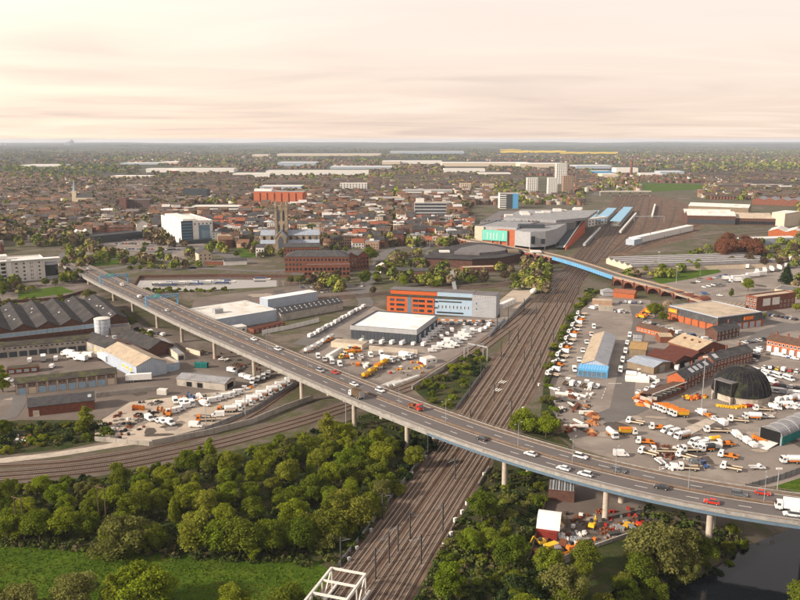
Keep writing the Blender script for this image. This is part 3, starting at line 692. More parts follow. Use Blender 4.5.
def skylights(t,L,D,h,rh,ax,pts,w=1.2,l=2.4,mat='skylight'):      # panels lying on the near or left slope
    for s,v in pts:
        m=MB()
        if ax=='x':
            z=lambda y:h+rh*(1-abs(y-D/2)/(D/2))+.32; y=v*D; x=s*L; k=l/2
            m.slab((x-w/2,y-k,z(y-k)),(x+w/2,y-k,z(y-k)),(x+w/2,y+k,z(y+k)),(x-w/2,y+k,z(y+k)),.08)
        else:
            z=lambda x:h+rh*(1-abs(x-L/2)/(L/2))+.32; x=v*L; y=s*D; k=l/2
            m.slab((x-k,y-w/2,z(x-k)),(x+k,y-w/2,z(x+k)),(x+k,y+w/2,z(x+k)),(x-k,y+w/2,z(x-k)),.08)
        m.build('roof_light',mat,t)
def chimney(t,x,y,z,h=2.2):
    m=MB(); m.box(x-.45,x+.45,y-.35,y+.35,z,z+h).box(x-.3,x-.1,y-.1,y+.1,z+h,z+h+.4).box(x+.1,x+.3,y-.1,y+.1,z+h,z+h+.4); m.build('chimney','brick',t)
D_=dict
# ================================================================== left works
t,L,D=bld('warehouse_shed','huge dark multi-ridged warehouse shed behind the pale round tank','warehouse',(-95,342),(128,317.5),(87,299),6.5,'y','brick_dark','felt_dark',zt=7,rh=3.4,n=9,o=.4)
openings(t,L,D,[D_(n=26,w=3.4,h=2.6,z=3.0,fm='wall_cream',gm='door_blue',nm='shutter',a=.2,b=.86)])
for k in range(22): 
    i=rnd.randrange(4,9); S=L/9; x=(i+rnd.choice((.2,.3,.7,.8)))*S; y=D*rnd.random()*.9+2; zz=6.5+3.4*(1-abs((x-i*S)-S/2)/(S/2))+.35
    MB().slab((x-.5,y,zz-.25),(x+.5,y,zz+.18) if (x-i*S)<S/2 else (x+.5,y,zz-.6),(x+.5,y+2,zz+.18) if (x-i*S)<S/2 else (x+.5,y+2,zz-.6),(x-.5,y+2,zz-.25),.08).build('roof_light','skylight',t)
c=P(103,334.2); t=T('storage_tank','pale grey cylindrical storage tank beside the dark warehouse shed','tank',(c.x,c.y,0))
MB().lathe([(4.6,-.2),(4.6,9.6)],28).build('shell','galv_pale' if 'galv_pale' in MATS else M('galv_pale',(.40,.43,.47),rough=.5,var=.2,scale=.5),t,True)
MB().lathe([(4.75,9.5),(4.75,9.9),(4.2,10.0),(.2,10.5)],28).build('roof','roof_white2',t)
for z in (2.4,4.8,7.2): MB().lathe([(4.62,z),(4.72,z+.05),(4.72,z+.2),(4.62,z+.25)],28).build('hoop','galv',t)
m=MB()
for x in (-.25,.25): m.bar((x,-4.8,0),(x,-4.8,9.9),.08)
for z in range(1,24): m.bar((-.25,-4.8,z*.4),(.25,-4.8,z*.4),.05)
m.build('ladder','steel_grey',t)
bld('lean_to_shed','small brown lean-to shed between the tank and the access lane','shed',(111,335),(131,333),9,4.,'flat','concrete','felt_mid',par=.3)
t,L,D=bld('workshop','long low workshop with dark mossy roof and open loading bays below','workshop',(-70,365),(101,349.5),9,6.2,'x','concrete','moss_roof',rh=1.6,wins=[D_(n=30,w=1.6,h=1.,z=4.6,fm='concrete_pale'),D_(n=16,w=4.2,h=3.2,z=.1,fm='concrete_pale',gm='wall_dark',nm='loading_door')])
t,L,D=bld('brick_store','tiny flat brick store with blue windows in the left works yard','store',(7,375),(39,372),6,2.8,'flat','brick','moss_roof',wins=[D_(n=4,w=2.2,h=1.3,z=.9,fm='wall_cream',gm='door_blue')],par=.2)
t,L,D=bld('garage_row','long garage with ten pale blue doors and dark mossy roof','garage',(16,395.5),(117.5,384),11,5.2,'x','brick','moss_roof',rh=1.5)
for i in range(11):
    x=.6+(L-1.2)*i/10; MB().box(x-.35,x+.35,-.25,0,0,5.1).build('pillar','concrete_pale',t)
    if i<10:
        w_=(L-1.2)/10-.9; xc=.6+(L-1.2)*(i+.5)/10; ob('door',win_mesh(w_,3.1,'concrete_pale','wall_cream' if i in (1,9) else 'door_blue','door'),t,(xc,0,.1)); 
        for q in (-.25,.25): ob('window',win_mesh(w_*.42,.9,'concrete_pale','glass'),t,(xc+q*w_,0,3.7))
t,L,D=bld('brick_shed','red brick shed with plain slate roof in front of the garage row','shed',(29,417),(95,409.5),10.5,4.2,'x','brick','slate',rh=2.4,wins=[D_(f='L',n=2,w=1.6,h=2.2,z=.6),D_(n=1,w=2.4,h=2.4,z=.1,a=.08,b=.14,gm='wall_cream',nm='door')])
skylights(t,L,D,4.2,2.4,'x',[(.93,.25)],1.4,1.6)
t,L,D=bld('gable_shed','pale grey corrugated gable shed with tan roof beside the white trailer','shed',(137,379.5),(167,373.5),(149,354),6.5,'y','wall_bluegrey','roof_tan_y',rh=3.,wins=[D_(f='L',n=3,w=3,h=1.6,z=2.8,a=.55,b=.9,gm='yellow',nm='panel'),D_(n=1,w=4.5,h=4.4,z=.05,a=.68,b=.98,fm='wall_grey',gm='wall_bluegrey',nm='door')])
bld('dark_gable_shed','black roofed gable shed with yellow strips behind the pale corrugated shed','shed',(117,362),(138,357.5),(122,342),5.5,'y','concrete','felt_dark',rh=3.4,wins=[D_(f='L',n=4,w=2.6,h=1.2,z=2.2,a=.3,b=.95,gm='yellow',nm='panel')])
bld('dark_gable_shed','black roofed gable shed nearest the bridge in the left works','shed',(149,358),(174,353),(160,337),4.5,'y','brick_dark','felt_dark',rh=3.6)
bld('annex','small pale flat-roofed annex attached to the pale corrugated shed','annex',(165,372.5),(180,369.5),13,3.8,'flat','wall_bluegrey','roof_beige',par=.2,wins=[D_(n=1,w=3.4,h=2.8,z=.05,fm='wall_white',gm='door_blue',nm='door')])
t,L,D=bld('concrete_shed','low grey concrete shed with open end in the left yard','shed',(177,385.5),(225,391),9.5,3.5,'x','concrete','roof_grey',rh=1.3,wins=[D_(f='R',n=1,w=6,h=2.8,z=.05,gm='black',fm='concrete_pale',nm='doorway'),D_(n=2,w=3.2,h=2.6,z=.05,a=.15,b=.6,gm='black',fm='concrete',nm='doorway')])
bld('long_cabin','long narrow cream cabin with white end beside the left access lane','cabin',(178,361),(185,360),(173,343),3.4,'flat','wall_cream','roof_grey',par=0,wins=[D_(n=1,w=3,h=2.6,z=.2,fm='wall_white',gm='glass')])
bld('block_wall','low cream boundary block wall running beneath the road bridge','wall',(186,352),(200,356),.5,2.4,'flat','wall_cream','concrete',par=0)
# ================================================================== centre
t,L,D=bld('warehouse','white flat-roofed warehouse beyond the bridge next to the canal basin','warehouse',(213,320.5),(277.5,310),(252,299.5),7.,'flat','wall_bluegrey','roof_white2',zt=7,par=.4,units=1)
t,L,D=bld('sawtooth_warehouse','dark grey roofed warehouse with rows of small roof lights by white warehouse','warehouse',(281,321.5),(343,309.5),11,5.,'x','concrete','slate',rh=3.,wins=[])
skylights(t,L,D,5.,3.,'x',[(i/13+.04,v) for i in range(13) for v in (.16,.33)],.8,1.2)
bld('white_roof_shed','narrow white roofed shed behind the dark grey warehouse','shed',(268,309),(318,300.5),10,6.5,'flat','wall_bluegrey','roof_white',par=.2)
bld('low_brick_range','roofless low red brick range behind white hoarding','ruin',(254,334),(285,326.5),5,2.6,'flat','brick','roof_rust',par=.3,wins=[D_(n=6,w=1.2,h=1.2,z=.8)])
bld('white_kiosk','small white kiosk at the bridge edge next to white hoarding','kiosk',(234,334),(247,332),7,3.6,'flat','wall_white','roof_white2',par=.2,wins=[D_(n=2,w=1.6,h=1.6,z=1)])
def hoarding(pts,h,lab,mat='wall_white',name='hoarding',seg=4.,cat='hoarding'):
    ln=[P(*q) for q in pts]; t=T(name,lab,cat,tuple(ln[0])); o0=ln[0]
    for a,b in zip(ln,ln[1:]):
        n=max(1,int((b-a).length/seg)); d=(b-a)/n
        for i in range(n):
            p=a-o0+d*i; MB().bar(p+Vector((0,0,h/2))+d*.015,p+d*.985+Vector((0,0,h/2)),.15,h).build('panel',mat,t)
            MB().bar(p,p+Vector((0,0,h+.15)),.22).build('post','steel_grey',t)
hoarding([(262,334.5),(290,329),(319,322)],2.6,'long white hoarding facing the bridge below dark grey warehouse')
t,L,D=bld('depot','white flat-roofed depot with dark ribbed walls surrounded by white vans','depot',(351,338.5),(416.5,344),(432,327),7.2,'flat','wall_dark','roof_white',par=.9)
m=MB(); m.box(-.3,L+.3,-.3,-.09,5.4,8.0).box(L+.09,L+.3,-.09,D+.1,5.4,8.0).box(-.3,-.09,-.09,D+.1,5.4,8.0); m.build('fascia','wall_grey',t)
openings(t,L,D,[D_(f='R',n=4,w=4,h=4.2,z=.05,fm='wall_grey',gm='wall_bluegrey',nm='shutter'),D_(n=3,w=1.1,h=2.2,z=.05,nm='door')])
# office: three linked volumes seen as one building
a,L,D,rz=frame((387,311.5),(496,318),None,15.)
t=T('office_building','three-storey office with orange left half and pale blue right half','office',(a.x,a.y,0),rz)
s1,s2=L*.44,L*.785
MB().box(0,s1,0,D,-.3,11.).build('orange_wing','clad_orange',t); MB().box(s1,s2,0.4,D,-.3,11.2).build('blue_wing','clad_blue',t); MB().box(s2,L,-.6,D,-.3,14.5).build('grey_tower','clad_mesh',t)
MB().box(1,s1+1,5,D-.2,11.,14.).build('penthouse','clad_orange',t); MB().box(s1+1,s2,5,D-.2,11.2,14.4).build('penthouse','clad_blue',t)
MB().box(-.4,s2,-.5,5.,11.2,11.6).build('roof_terrace','moss_roof',t); MB().box(.5,s2,4.8,D+.3,14.4,14.8).build('roof','felt_mid',t); MB().box(s2+.2,L-.2,-.4,D-.2,14.5,14.7).build('roof','felt_mid',t)
for z in (1.3,4.6,7.9):
    for x,w_ in ((.05,3.),(.16,1.2),(.24,5.),(.55,3.6),(.68,4.2),(.85,3.8)): 
        ob('window',win_mesh(w_ if z>2 else w_*.8,1.5,'dark_frame','glass'),t,(s1*(x+.06),0,z))
m=MB(); m.box(s1*.44,s1*.52,-.06,0,.2,10.8); m.build('glazed_strip','glass_blue',t)
for i in range(9): ob('window',win_mesh(.9,2.2,'wall_white','glass'),t,(s1+3+i*(s2-s1-5)/8.2,.4,4.4))
ob('window',win_mesh((s2-s1)*.6,.8,'dark_frame','glass'),t,((s1+s2)/2-2,.4,8.7)); ob('window',win_mesh((s2-s1)*.7,.9,'dark_frame','glass'),t,((s1+s2)/2-2,.4,1.2))
for z in (4.4,8.): ob('window',win_mesh(1.4,2.2,'wall_white','glass_blue'),t,(s2+3,-.6,z))
for z in (2.,6.2): ob('window',win_mesh(2.6,1.1,'dark_frame','glass'),t,(s1+1.5,.4,z+2))
for i in range(8): ob('roof_vent',win_mesh(1.2,.7,'wall_white','glass'),t,(s2+2+i*(L-s2-4)/7,-.6,13.4))
# barriers outside the office
for i in range(14):
    c=P(434+i*4.4,320.4+i*.12); o=MB().box(-1.3,1.3,-.2,.2,0,1.).build('barrier_block','orange' if i%2 else 'wall_white',loc=(c.x,c.y,.04))
    tag(o,('orange' if i%2 else 'white')+f' plastic barrier block outside the office, {ordn(i)} from the left','barrier','barrier blocks outside the office')
bld('retaining_wall','long pale concrete retaining wall in the centre yard below the depot','wall',(369,350.5),(417.5,354.5),.6,2.6,'flat','concrete_pale','concrete_pale',par=0)
bld('store_block','flat cream store block beside the row of white tankers','store',(331,347),(362,350),8,2.8,'flat','wall_cream','roof_beige',par=.2)
bld('white_box_store','small white box store between road bridge and yellow lorries','store',(330,360),(343,352),2.6,2.4,'flat','wall_white','roof_white',par=0)
bld('white_portakabin','flat white portable cabin at the yard end by the rails','cabin',(426,365),(437,363),6,2.8,'flat','wall_white','roof_white2',par=0,wins=[D_(n=2,w=1.4,h=1.,z=1.2)])
bld('site_cabin','long white site cabin among pale gravel left of main tracks','cabin',(503,309),(516,303),4,3.2,'flat','wall_white','roof_white',par=0,wins=[D_(n=4,w=1.,h=1.,z=1.2)])
c=P(535,293); t=T('site_tank','white horizontal site tank beside the main tracks','tank',(c.x,c.y,0),R(60)); MB().tube((-6,0,2.2),(6,0,2.2),1.9,1.9,14).build('vessel','steel_white',t,True); MB().box(-5,-4,-1.4,1.4,0,1.2).build('saddle','concrete',t); MB().box(4,5,-1.4,1.4,0,1.2).build('saddle','concrete',t)
# ================================================================== right: long shed and cluster
_a=P(581,371.5); _d=P(599.5,325)-_a; _d.normalize(); LSA=(581,371.5); LSB=PX(_a+Vector((_d.y,-_d.x,0))*12.5)
t,L,D=bld('long_shed','very long shed with cream and grey roof slopes and blue end','shed',LSA,LSB,64.,4.2,'y','wall_bluegrey','roof_tan_y',rh=2.2)
m=MB(); rhh=2.2; m.slab((L/2+.1,-.3,4.2+rhh+.3),(L/2+.1,D+.3,4.2+rhh+.3),(L+.35,D+.3,4.2+.12),(L+.35,-.3,4.2+.12),-.05); m.build('roof_sheeting','roof_grey_y',t)
openings(t,L,D,[D_(f='L',n=6,w=3.4,h=3.,z=.05,fm='wall_cream',gm='wall_grey',nm='door'),D_(f='R',n=12,w=1.6,h=1.1,z=2.2)])
m=MB(); m.box(-.8,L+1,-8.2,-.2,-.2,3.9); a=m.build('blue_annex','paint_blue',t); MB().box(-.9,L+1.1,-8.3,-.3,3.9,4.15).build('annex_roof',M('roof_blue',(.16,.42,.72),var=.12,scale=.3,rib=1.4,ribax=0),a)
for i in range(6): ob('door',win_mesh(2.2,2.8,'paint_blue','steel_blue','door'),a,(.6+i*(L-1)/5.2,-8.2,.2))
bld('grey_workshop','grey sheeted workshop with pale blue roof behind the white tarpaulin','workshop',(627,368),(653.5,374.5),(673,369.5),3.6,'x','wall_tan','roof_lead',rh=1.4,wins=[D_(f='R',n=1,w=4,h=3.1,z=.05,a=.35,b=.65,gm='wall_grey',nm='door')])
bld('timber_roof_shed','olive shed with tan timber roof beside the vans street','shed',(629,357),(645.5,358.5),(664,352),4.6,'x','wall_tan','roof_wood',rh=1.3)
bld('twin_gable_shed','rust brown twin-gabled shed with black open ends','shed',(647,362),(675,369.5),(697,359),4.,'x','brick_dark','roof_rust',rh=2.2,n=2,wins=[D_(f='R',n=2,w=6.,h=3.4,z=.05,gm='black',fm='brick_dark',nm='doorway')])
t,L,D=bld('brick_hall','brick hall with wide tan roof and three small roof vents','hall',(668,351),(697,360),(722,354),5.2,'x','brick','roof_tan',rh=3.6,wins=[D_(f='R',n=3,w=3.2,h=3.4,z=.1,fm='wall_white',gm='wall_bluegrey',nm='door')])
for s in (.25,.5,.75): MB().box(s*L-.5,s*L+.5,D*.28,D*.28+1,7.,8.4).build('roof_vent','rust',t)
bld('tan_roof_store','small tan roofed store behind the brick hall','store',(660,343),(672,343),9,3.6,'x','brick','roof_tan',rh=1.2)
bld('grey_kiosk','small grey kiosk on the vans street corner','kiosk',(633,345),(641,345.5),6,4,'x','wall_grey','roof_grey',rh=1.2)
bld('brick_cottages','low brown-roofed brick cottages behind the timber roofed shed','cottages',(636,331),(666,338.5),7,3.2,'x','brick_orange','roof_tile_brown',rh=1.8,wins=[D_(n=8,w=1.2,h=1.2,z=1.,)])
def terrace(name,label,A,B,dep,h,rh,nw,wm='brick',rm='slate',chim=5,door=True,cat='terrace',rows=2):
    t,L,D=bld(name,label,cat,A,B,dep,h,'x',wm,rm,rh=rh)
    for i in range(nw):
        x=L*(i+.5)/nw
        for r in range(rows):
            if r==0 and door and i%2: ob('door',win_mesh(1.,2.1,'wall_white','wall_dark','door'),t,(x,0,.05)); continue
            ob('window',win_mesh(1.2,1.5,'wall_white','glass'),t,(x,0,.9+r*2.8))
    for i in range(chim): chimney(t,L*(i+.5)/chim,D/2,h+rh-.4)
    return t,L,D
t,L,D=terrace('brick_terrace','brick terrace with orange painted gable end and slate roof lights',(684,391),(713,376),8.5,5.6,2.6,9,chim=1)
MB().add([(-.06,0,0),(-.06,D,0),(-.06,D,5.6),(-.06,D/2,8.2),(-.06,0,5.6)],[(4,3,2,1,0)]).build('painted_gable','brick_orange',t); skylights(t,L,D,5.6,2.6,'x',[(.35,.25),(.5,.25),(.65,.25),(.85,.25)],3.,2.4)
t,L,D=terrace('brick_terrace','long brick terrace with dark slate roof behind the black dome',(713,372.5),(752,362),9,5.8,2.8,12,chim=3)
skylights(t,L,D,5.8,2.8,'x',[(.12,.25)],3,2.4)
t,L,D=terrace('terraced_houses','row of red brick houses with white window surrounds at right edge',(766,350),(812,359.5),9,6.,2.6,12,'brick_orange','roof_tile_brown',4)
for i in range(6): MB().box(L*(i+.5)/6-1.2,L*(i+.5)/6+1.2,-1.1,-.02,0,2.9).build('bay_window','wall_white',t)
terrace('corner_house','dark roofed brick corner house below the big retail unit',(717,341.5),(739,336),8,5.5,2.6,6,'brick_dark','slate',2)
bld('brick_yard_block','plain orange brick block in the yard below the retail unit','store',(716,342.5),(727,344.5),6,4.,'flat','brick_orange','felt_mid',par=.3) if False else None
# retail unit with dark mansard
t,L,D=bld('retail_unit','large orange brick retail unit with dark mansard band and beige flat roof','shop',(667,318.5),(717,332),(746.5,321.5),4.4,'flat','brick_orange','roof_beige',par=0)
m=MB(); o1=.5
m.frus(-o1,L+o1,-o1,D+o1,4.3,.8,L-.8,.8,D-.8,8.4); m.build('mansard','slate',t); MB().box(1.4,L-1.4,1.4,D-1.4,8.4,8.55).build('roof','roof_beige',t)
m=MB(); m.box(.7,L-.7,.7,1.3,8.38,8.9).box(.7,L-.7,D-1.3,D-.7,8.38,8.9).box(.7,1.3,1.3,D-1.3,8.38,8.9).box(L-1.3,L-.7,1.3,D-1.3,8.38,8.9); m.build('parapet','wall_bluegrey',t)
for i in range(7): MB().box(L*(i+.5)/7-.4,L*(i+.5)/7+.4,-.35,0,0,4.3).build('pier','brick',t)
openings(t,L,D,[D_(f='R',n=6,w=3.6,h=3.4,z=.1,fm='wall_white',gm='wall_bluegrey',nm='shopfront',a=.1)])
M('sign_orange',(.75,.20,.03),var=.1)
s=MB().box(1.5,9.,-.75,-.45,5.,7.6).build('sign','sign_orange',t); MB().box(2.4,8.,-.8,-.75,5.7,6.7).build('sign_band','yellow',s)
s=MB().box(L+.4,L+.7,D*.55,D*.75,5.2,7.2).build('sign','sign_orange',t)
# brick office right
t,L,D=bld('brick_office','three-storey red brick office with two white panels on front','office',(745,309.5),(756,312),(781,304),9.5,'flat','brick','roof_beige',par=1.,wins=[D_(n=3,r=3,w=1.6,h=1.6,z=1.,dz=3.)])
for s0 in (.14,.38): put(t,L,D,'R',D*(s0+.11),3.6,win_mesh(D*.19,5.,'wall_white','wall_white','panel'),'panel')
openings(t,L,D,[D_(f='R',n=4,r=2,w=1.4,h=1.5,z=1.4,dz=3.,a=.58,b=.98)])
bld('ribbed_shed','low brown shed with repeated angled roof lights beside brick office','shed',(714,308),(744,311.5),9,3.,'y','brick','roof_beige',rh=1.,n=7)
bld('shade_warehouse','grey warehouse behind the dark conifer at right edge','warehouse',(774,296),(830,302),22,5.,'flat','wall_cream','felt_mid',par=.3)
# multi-ridge shed by the viaduct
t,L,D=bld('ridge_roof_shed','long shed with five parallel white ridges behind the viaduct','shed',(606,263.5),(633,272.5),(704,250),4.5,'y','wall_cream','felt_mid',rh=2.,n=5)
for i in range(5):
    S=L/5; MB().box((i+.5)*S-.5,(i+.5)*S+.5,-.3,D+.3,6.65,6.95).build('ridge_cap','roof_white',t); MB().box(i*S-.2,i*S+.5,0,D,4.7,4.95).build('valley_gutter','roof_white2',t)
# salvage sheds under the viaduct
bld('brick_stable','orange roofed brick outbuilding below the viaduct arches','outbuilding',(613,297),(634,299),9,3.6,'x','brick_orange','roof_tile_red',rh=2)
bld('hip_roof_hut','pale hip-roofed hut beside the orange roofed outbuilding','hut',(603,296),(616,296),9,3.,'hip','wall_grey','roof_grey',rh=2.2)
bld('flat_shed','flat tan roofed shed among cars below the viaduct','shed',(592,305),(612,306),8,3.2,'flat','brick_pale','roof_beige',par=.2)
bld('flat_shed','lower flat brown shed among parked cars beside the rail hedge','shed',(599,311),(613,311.5),6,2.8,'flat','concrete','roof_tan',par=.2)
# open storage bays
a,L,D,rz=frame((652,404),(685,391.5),None,6.5); t=T('storage_bays','row of open storage bays with sloping brown roofs and white beam','storage bays',(a.x,a.y,0),rz)
MB().box(0,L,D-.4,D,-.2,3.4).build('rear_wall','brick',t); MB().box(0,L,-.3,.0,-.2,1.1).build('kerb_wall','brick',t)
for i in range(8):
    x=L*i/7; MB().box(x-.15,x+.15,0,.3,0,4.6).build('post','steel_grey',t)
    if i<7:
        MB().box(x-.1,x+.1,.3,D-.4,0,2.4).build('partition','concrete',t); MB().slab((x+.3,-.3,4.6),(x+L/7-.3,-.3,4.6),(x+L/7-.3,D,3.4),(x+.3,D,3.4),.15).build('roof_panel','roof_tile_brown',t)
MB().box(-.2,L+.2,-.5,-.25,4.5,4.85).build('beam','wall_white',t)
bld('bay_wall','low pale concrete bay wall holding orange grit beside storage bays','wall',(634,402),(650,408.5),.6,1.4,'flat','concrete_pale','concrete_pale',par=0)
# salt dome
c=P(740.5,396.5); dome=T('salt_dome','black ribbed salt storage dome with cream ring wall','dome',(c.x,c.y,0)); DR=12.4
MB().lathe([(DR,-.3),(DR,3.1)],32).build('ring_wall','concrete_pale',dome)
prof=[(DR+.35,2.9),(DR+.3,3.3)]+[(DR*math.cos(a)**.85,3.1+11.2*math.sin(a)**1.0) for a in [R(8+q*10) for q in range(8)]]+[(1.0,14.2)]
m=new_mat('dome_skin'); q_=NT(m); g=q_.n('ShaderNodeNewGeometry').outputs['Position']
nz=q_.noise(g,.22,5,.65); q_.out(q_.mix(q_.ramp(nz,[(.5,0.),(.66,.8)]),q_.ramp(q_.noise(g,.9,4,.6),[(.3,(.010,.010,.012)),(.7,(.022,.022,.025))]),(.05,.056,.025)),.8,0,q_.noise(g,2.,3),.05)
MB().lathe(prof,32).build('dome_shell','dome_skin',dome,True)
for i in range(32):
    a=2*math.pi*i/32; m=MB()
    for (r0,z0),(r1,z1) in zip(prof[1:],prof[2:]): m.bar((r0*math.cos(a),r0*math.sin(a),z0+.05),(r1*math.cos(a),r1*math.sin(a),z1+.05),.16)
    m.build('rib','felt_dark',dome)
m=MB(); m.lathe([(1.2,14.),(1.3,14.5),(.9,15.0)],12); m.build('cap','moss_roof',dome)
ang=math.atan2(P(713,404).y-c.y,P(713,404).x-c.x); ca,sa=math.cos(ang),math.sin(ang)
def dl(x,y,z): return (ca*x-sa*y,sa*x+ca*y,z)
def dbox(x0,x1,y0,y1,z0,z1,nm,mat,zf=None):
    v=[dl(x,y,z) for z in (z0,z1) for x,y in ((x0,y0),(x1,y0),(x1,y1),(x0,y1))]
    if zf is not None: v[5]=dl(x1,y0,zf); v[6]=dl(x1,y1,zf)
    MB().add(v,[(0,3,2,1),(4,5,6,7),(0,1,5,4),(1,2,6,5),(2,3,7,6),(3,0,4,7)]).build(nm,mat,dome)
dbox(5,13.6,-4.4,-4.0,-.2,9.2,'porch_wall','felt_mid'); dbox(5,13.6,4.0,4.4,-.2,9.2,'porch_wall','moss_roof'); dbox(4,13.9,-4.6,4.6,9.2,9.6,'porch_roof','felt_mid'); dbox(11.5,11.8,-4.,4.,-.2,9.2,'doorway','black')
dbox(12.5,14.4,4.4,4.8,-.2,3.,'porch_pier','concrete_pale'); dbox(12.5,14.4,-4.8,-4.4,-.2,3.,'porch_pier','concrete_pale')
# teal silo shed right
a,L,D,rz=frame((781,446),(815,431),None,9.); t=T('teal_shed','grey barrel-topped shed with dark teal side panels at right edge','shed',(a.x,a.y,0),rz)
n=10
for i in range(n): MB().box(L*i/n+.05,L*(i+1)/n-.05,-.25,0,.3,3.4).build('side_panel','teal',t)
m=MB(); m.ext_x([(0,0)]+[(D/2-D/2*math.cos(k*math.pi/10),3.4+3.*math.sin(k*math.pi/10)) for k in range(11)]+[(D,0)],0,L); m.build('barrel','roof_grey',t)
for i in range(5): m=MB(); m.ext_x([(D/2-(D/2+.12)*math.cos(k*math.pi/10),3.4+3.12*math.sin(k*math.pi/10)) for k in range(11)],L*i/4.2,L*i/4.2+.35); m.build('hoop','galv',t)
MB().box(-.3,-.05,.6,D-.6,.1,5.2).build('doorway','black',t); MB().slab((-9,1,.15),(-.3,1,.9),(-.3,D-2,.9),(-9,D-2,.15),.15).build('ramp','wall_white',t)
# ================================================================== yard under the bridge
a,L,D,rz=frame((536,538.5),(557.5,541.5),None,2.5); u=Vector((math.cos(rz),math.sin(rz),0)); n_=Vector((-u.y,u.x,0))
def container(name,label,loc,rz,mat,L=6.1):
    t=T(name,label,'container',tuple(loc),rz); MB().box(0,L,0,2.44,.12,2.6).build('body',mat,t)
    for i in range(int(L/.5)): MB().box(.15+i*.5,.4+i*.5,-.06,0,.3,2.45).build('rib',mat,t)
    for x in (0,L-.12): MB().box(x,x+.12,-.08,2.5,.1,2.68).build('corner_post',mat,t)
    MB().box(.02,L-.02,.02,2.42,0,.12).build('base_rail','steel_dark',t)
container('shipping_container','dark red shipping container in front of the white arched canopy',(a.x,a.y,.05),rz,'red_dark')
b=a+n_*9.6; container('shipping_container','tan shipping container behind the white arched canopy',(b.x+u.x*2,b.y+u.y*2,.05),rz,'wall_tan')
t=T('arched_canopy','white arched fabric canopy spanning between two shipping containers','canopy',(a.x,a.y,0),rz)
K=12; prof=[(1.2+9.6*k/K,2.75+3.4*math.sin(math.pi*k/K)) for k in range(K+1)]
m=MB(); m.ext_x(prof+[(y,z-.12) for y,z in prof[::-1]],-.2,6.6); m.build('fabric','tarp',t)
for x in (0,2.1,4.2,6.4):
    m=MB()
    for (y0,z0),(y1,z1) in zip(prof,prof[1:]): m.bar((x,y0,z0-.2),(x,y1,z1-.2),.14)
    m.build('hoop','galv',t)
t,L,D=bld('slatted_shed','grey lean-to with pale slatted roof half under the road bridge','shed',(548,500.5),(574,503),8,3.6,'flat','brick_dark','felt_mid',par=.2)
for i in range(9): MB().box(L*i/9+.2,L*i/9+.8,.5,D-.5,3.82,4.1).build('roof_slat','skylight' if i%2 else 'steel_grey',t)
# teal and white boxes in left yard
c=P(194.5,368); container('shipping_container','dark teal shipping container in the left yard under the bridge',(c.x,c.y,.05),R(-6),'teal',6.6)
c=P(157,395); container('shipping_container','rusty white shipping container on the left yard by brick wall',(c.x,c.y,.05),R(-10),'roof_white2',4.6)
bld('low_yard_wall','long low dark block wall at the back of the pale left yard','wall',(96,398),(160,390.5),.5,2.2,'flat','concrete','concrete',par=0)
# ================================================================== vehicles (heading +x, origin on the ground)
PROTO={}
def wheel_mesh(r,w):
    k=('wh',r,w)
    if k not in WIN:
        m=MB(); m.tube((0,-w/2,0),(0,w/2,0),r,r,12); m.mi(1); m.tube((0,-w/2-.02,0),(0,w/2+.02,0),r*.55,r*.55,10); WIN[k]=m.mesh('wheel',['tyre','galv'])
    return WIN[k]
def proto(name):
    o=bpy.data.objects.new(name,None); o.empty_display_size=.1; PROTO[name]=o; return o
class Hold:     # prototype tree kept as a plain list of (name, mesh, loc) so nothing stays in the scene
    def __init__(s): s.parts=[]
    def add(s,nm,mb,mats,loc=(0,0,0),smooth=False): s.parts.append((nm,mb.mesh(nm,mats,smooth) if isinstance(mb,MB) else mb,loc)); return s
    def wheels(s,xs,y,r=.33,w=.22):
        for x in xs:
            for q in (-y,y): s.parts.append(('wheel',wheel_mesh(r,w),(x,q,r)))
        return s
def lights(h,x,y,z,rear):
    for q in (-y,y): h.add('headlight',MB().box(x-.06,x+.03,q-.16,q+.16,z,z+.16),'white_paint'); h.add('tail_light',MB().box(rear-.03,rear+.06,q-.1,q+.1,z,z+.25),'red')
def mk_car(L=4.3,H=1.46,est=False):
    h=Hold(); W=.88; x0,x1=-L/2,L/2; m=MB()
    lo=[(x0,.32),(x0-.02,.72),(x0+.15,.92),(x1-1.25,.95),(x1-.25,.78),(x1,.6),(x1,.32)]
    m.ext_y(lo,-W,W); rt=x0+(.25 if est else .75)
    m.frus(rt+.18,.45,-.62,.62,H-.06,rt+.22,.38,-.58,.58,H); h.add('body',m,'car_white')
    g=MB(); g.frus(x0+(.12 if est else .25),x1-1.15,-.80,.80,.93,rt+.15,.48,-.63,.63,H-.06); h.add('windows',g,'glass')
    h.wheels((x0+.8,x1-.85),.80); lights(h,x1,.6,.6,x0); return h
def mk_van(L=5.6,H=2.35,mini=False):
    h=Hold(); x0,x1=-L/2,L/2; m=MB()
    m.ext_y([(x0,.4),(x0,H-.08),(x0+.1,H),(x1-1.75,H),(x1-1.55,H-.1),(x1-.95,1.25),(x1-.1,1.0),(x1,.8),(x1,.4)],-.98,.98); h.add('body',m,'car_white')
    g=MB(); a=Vector((x1-1.5,0,H-.2)); b=Vector((x1-.98,0,1.3)); g.slab((a.x+.02,-.82,a.z),(b.x+.02,-.86,b.z),(b.x+.02,.86,b.z),(a.x+.02,.82,a.z),-.06); h.add('windscreen',g,'glass')
    for s in (-1,1):
        if mini: h.add('side_window',MB().box(x0+.4,x1-2.,s*.98-.03,s*.98+.03,1.25,1.95),'glass')
        h.add('side_window',MB().ext_y([(x1-1.85,1.25),(x1-1.85,1.95),(x1-1.62,1.95),(x1-1.15,1.25)],s*.98-.03,s*.98+.03),'glass')
    h.wheels((x0+1.1,x1-.95),.88,.36,.24); lights(h,x1,.7,.75,x0); return h
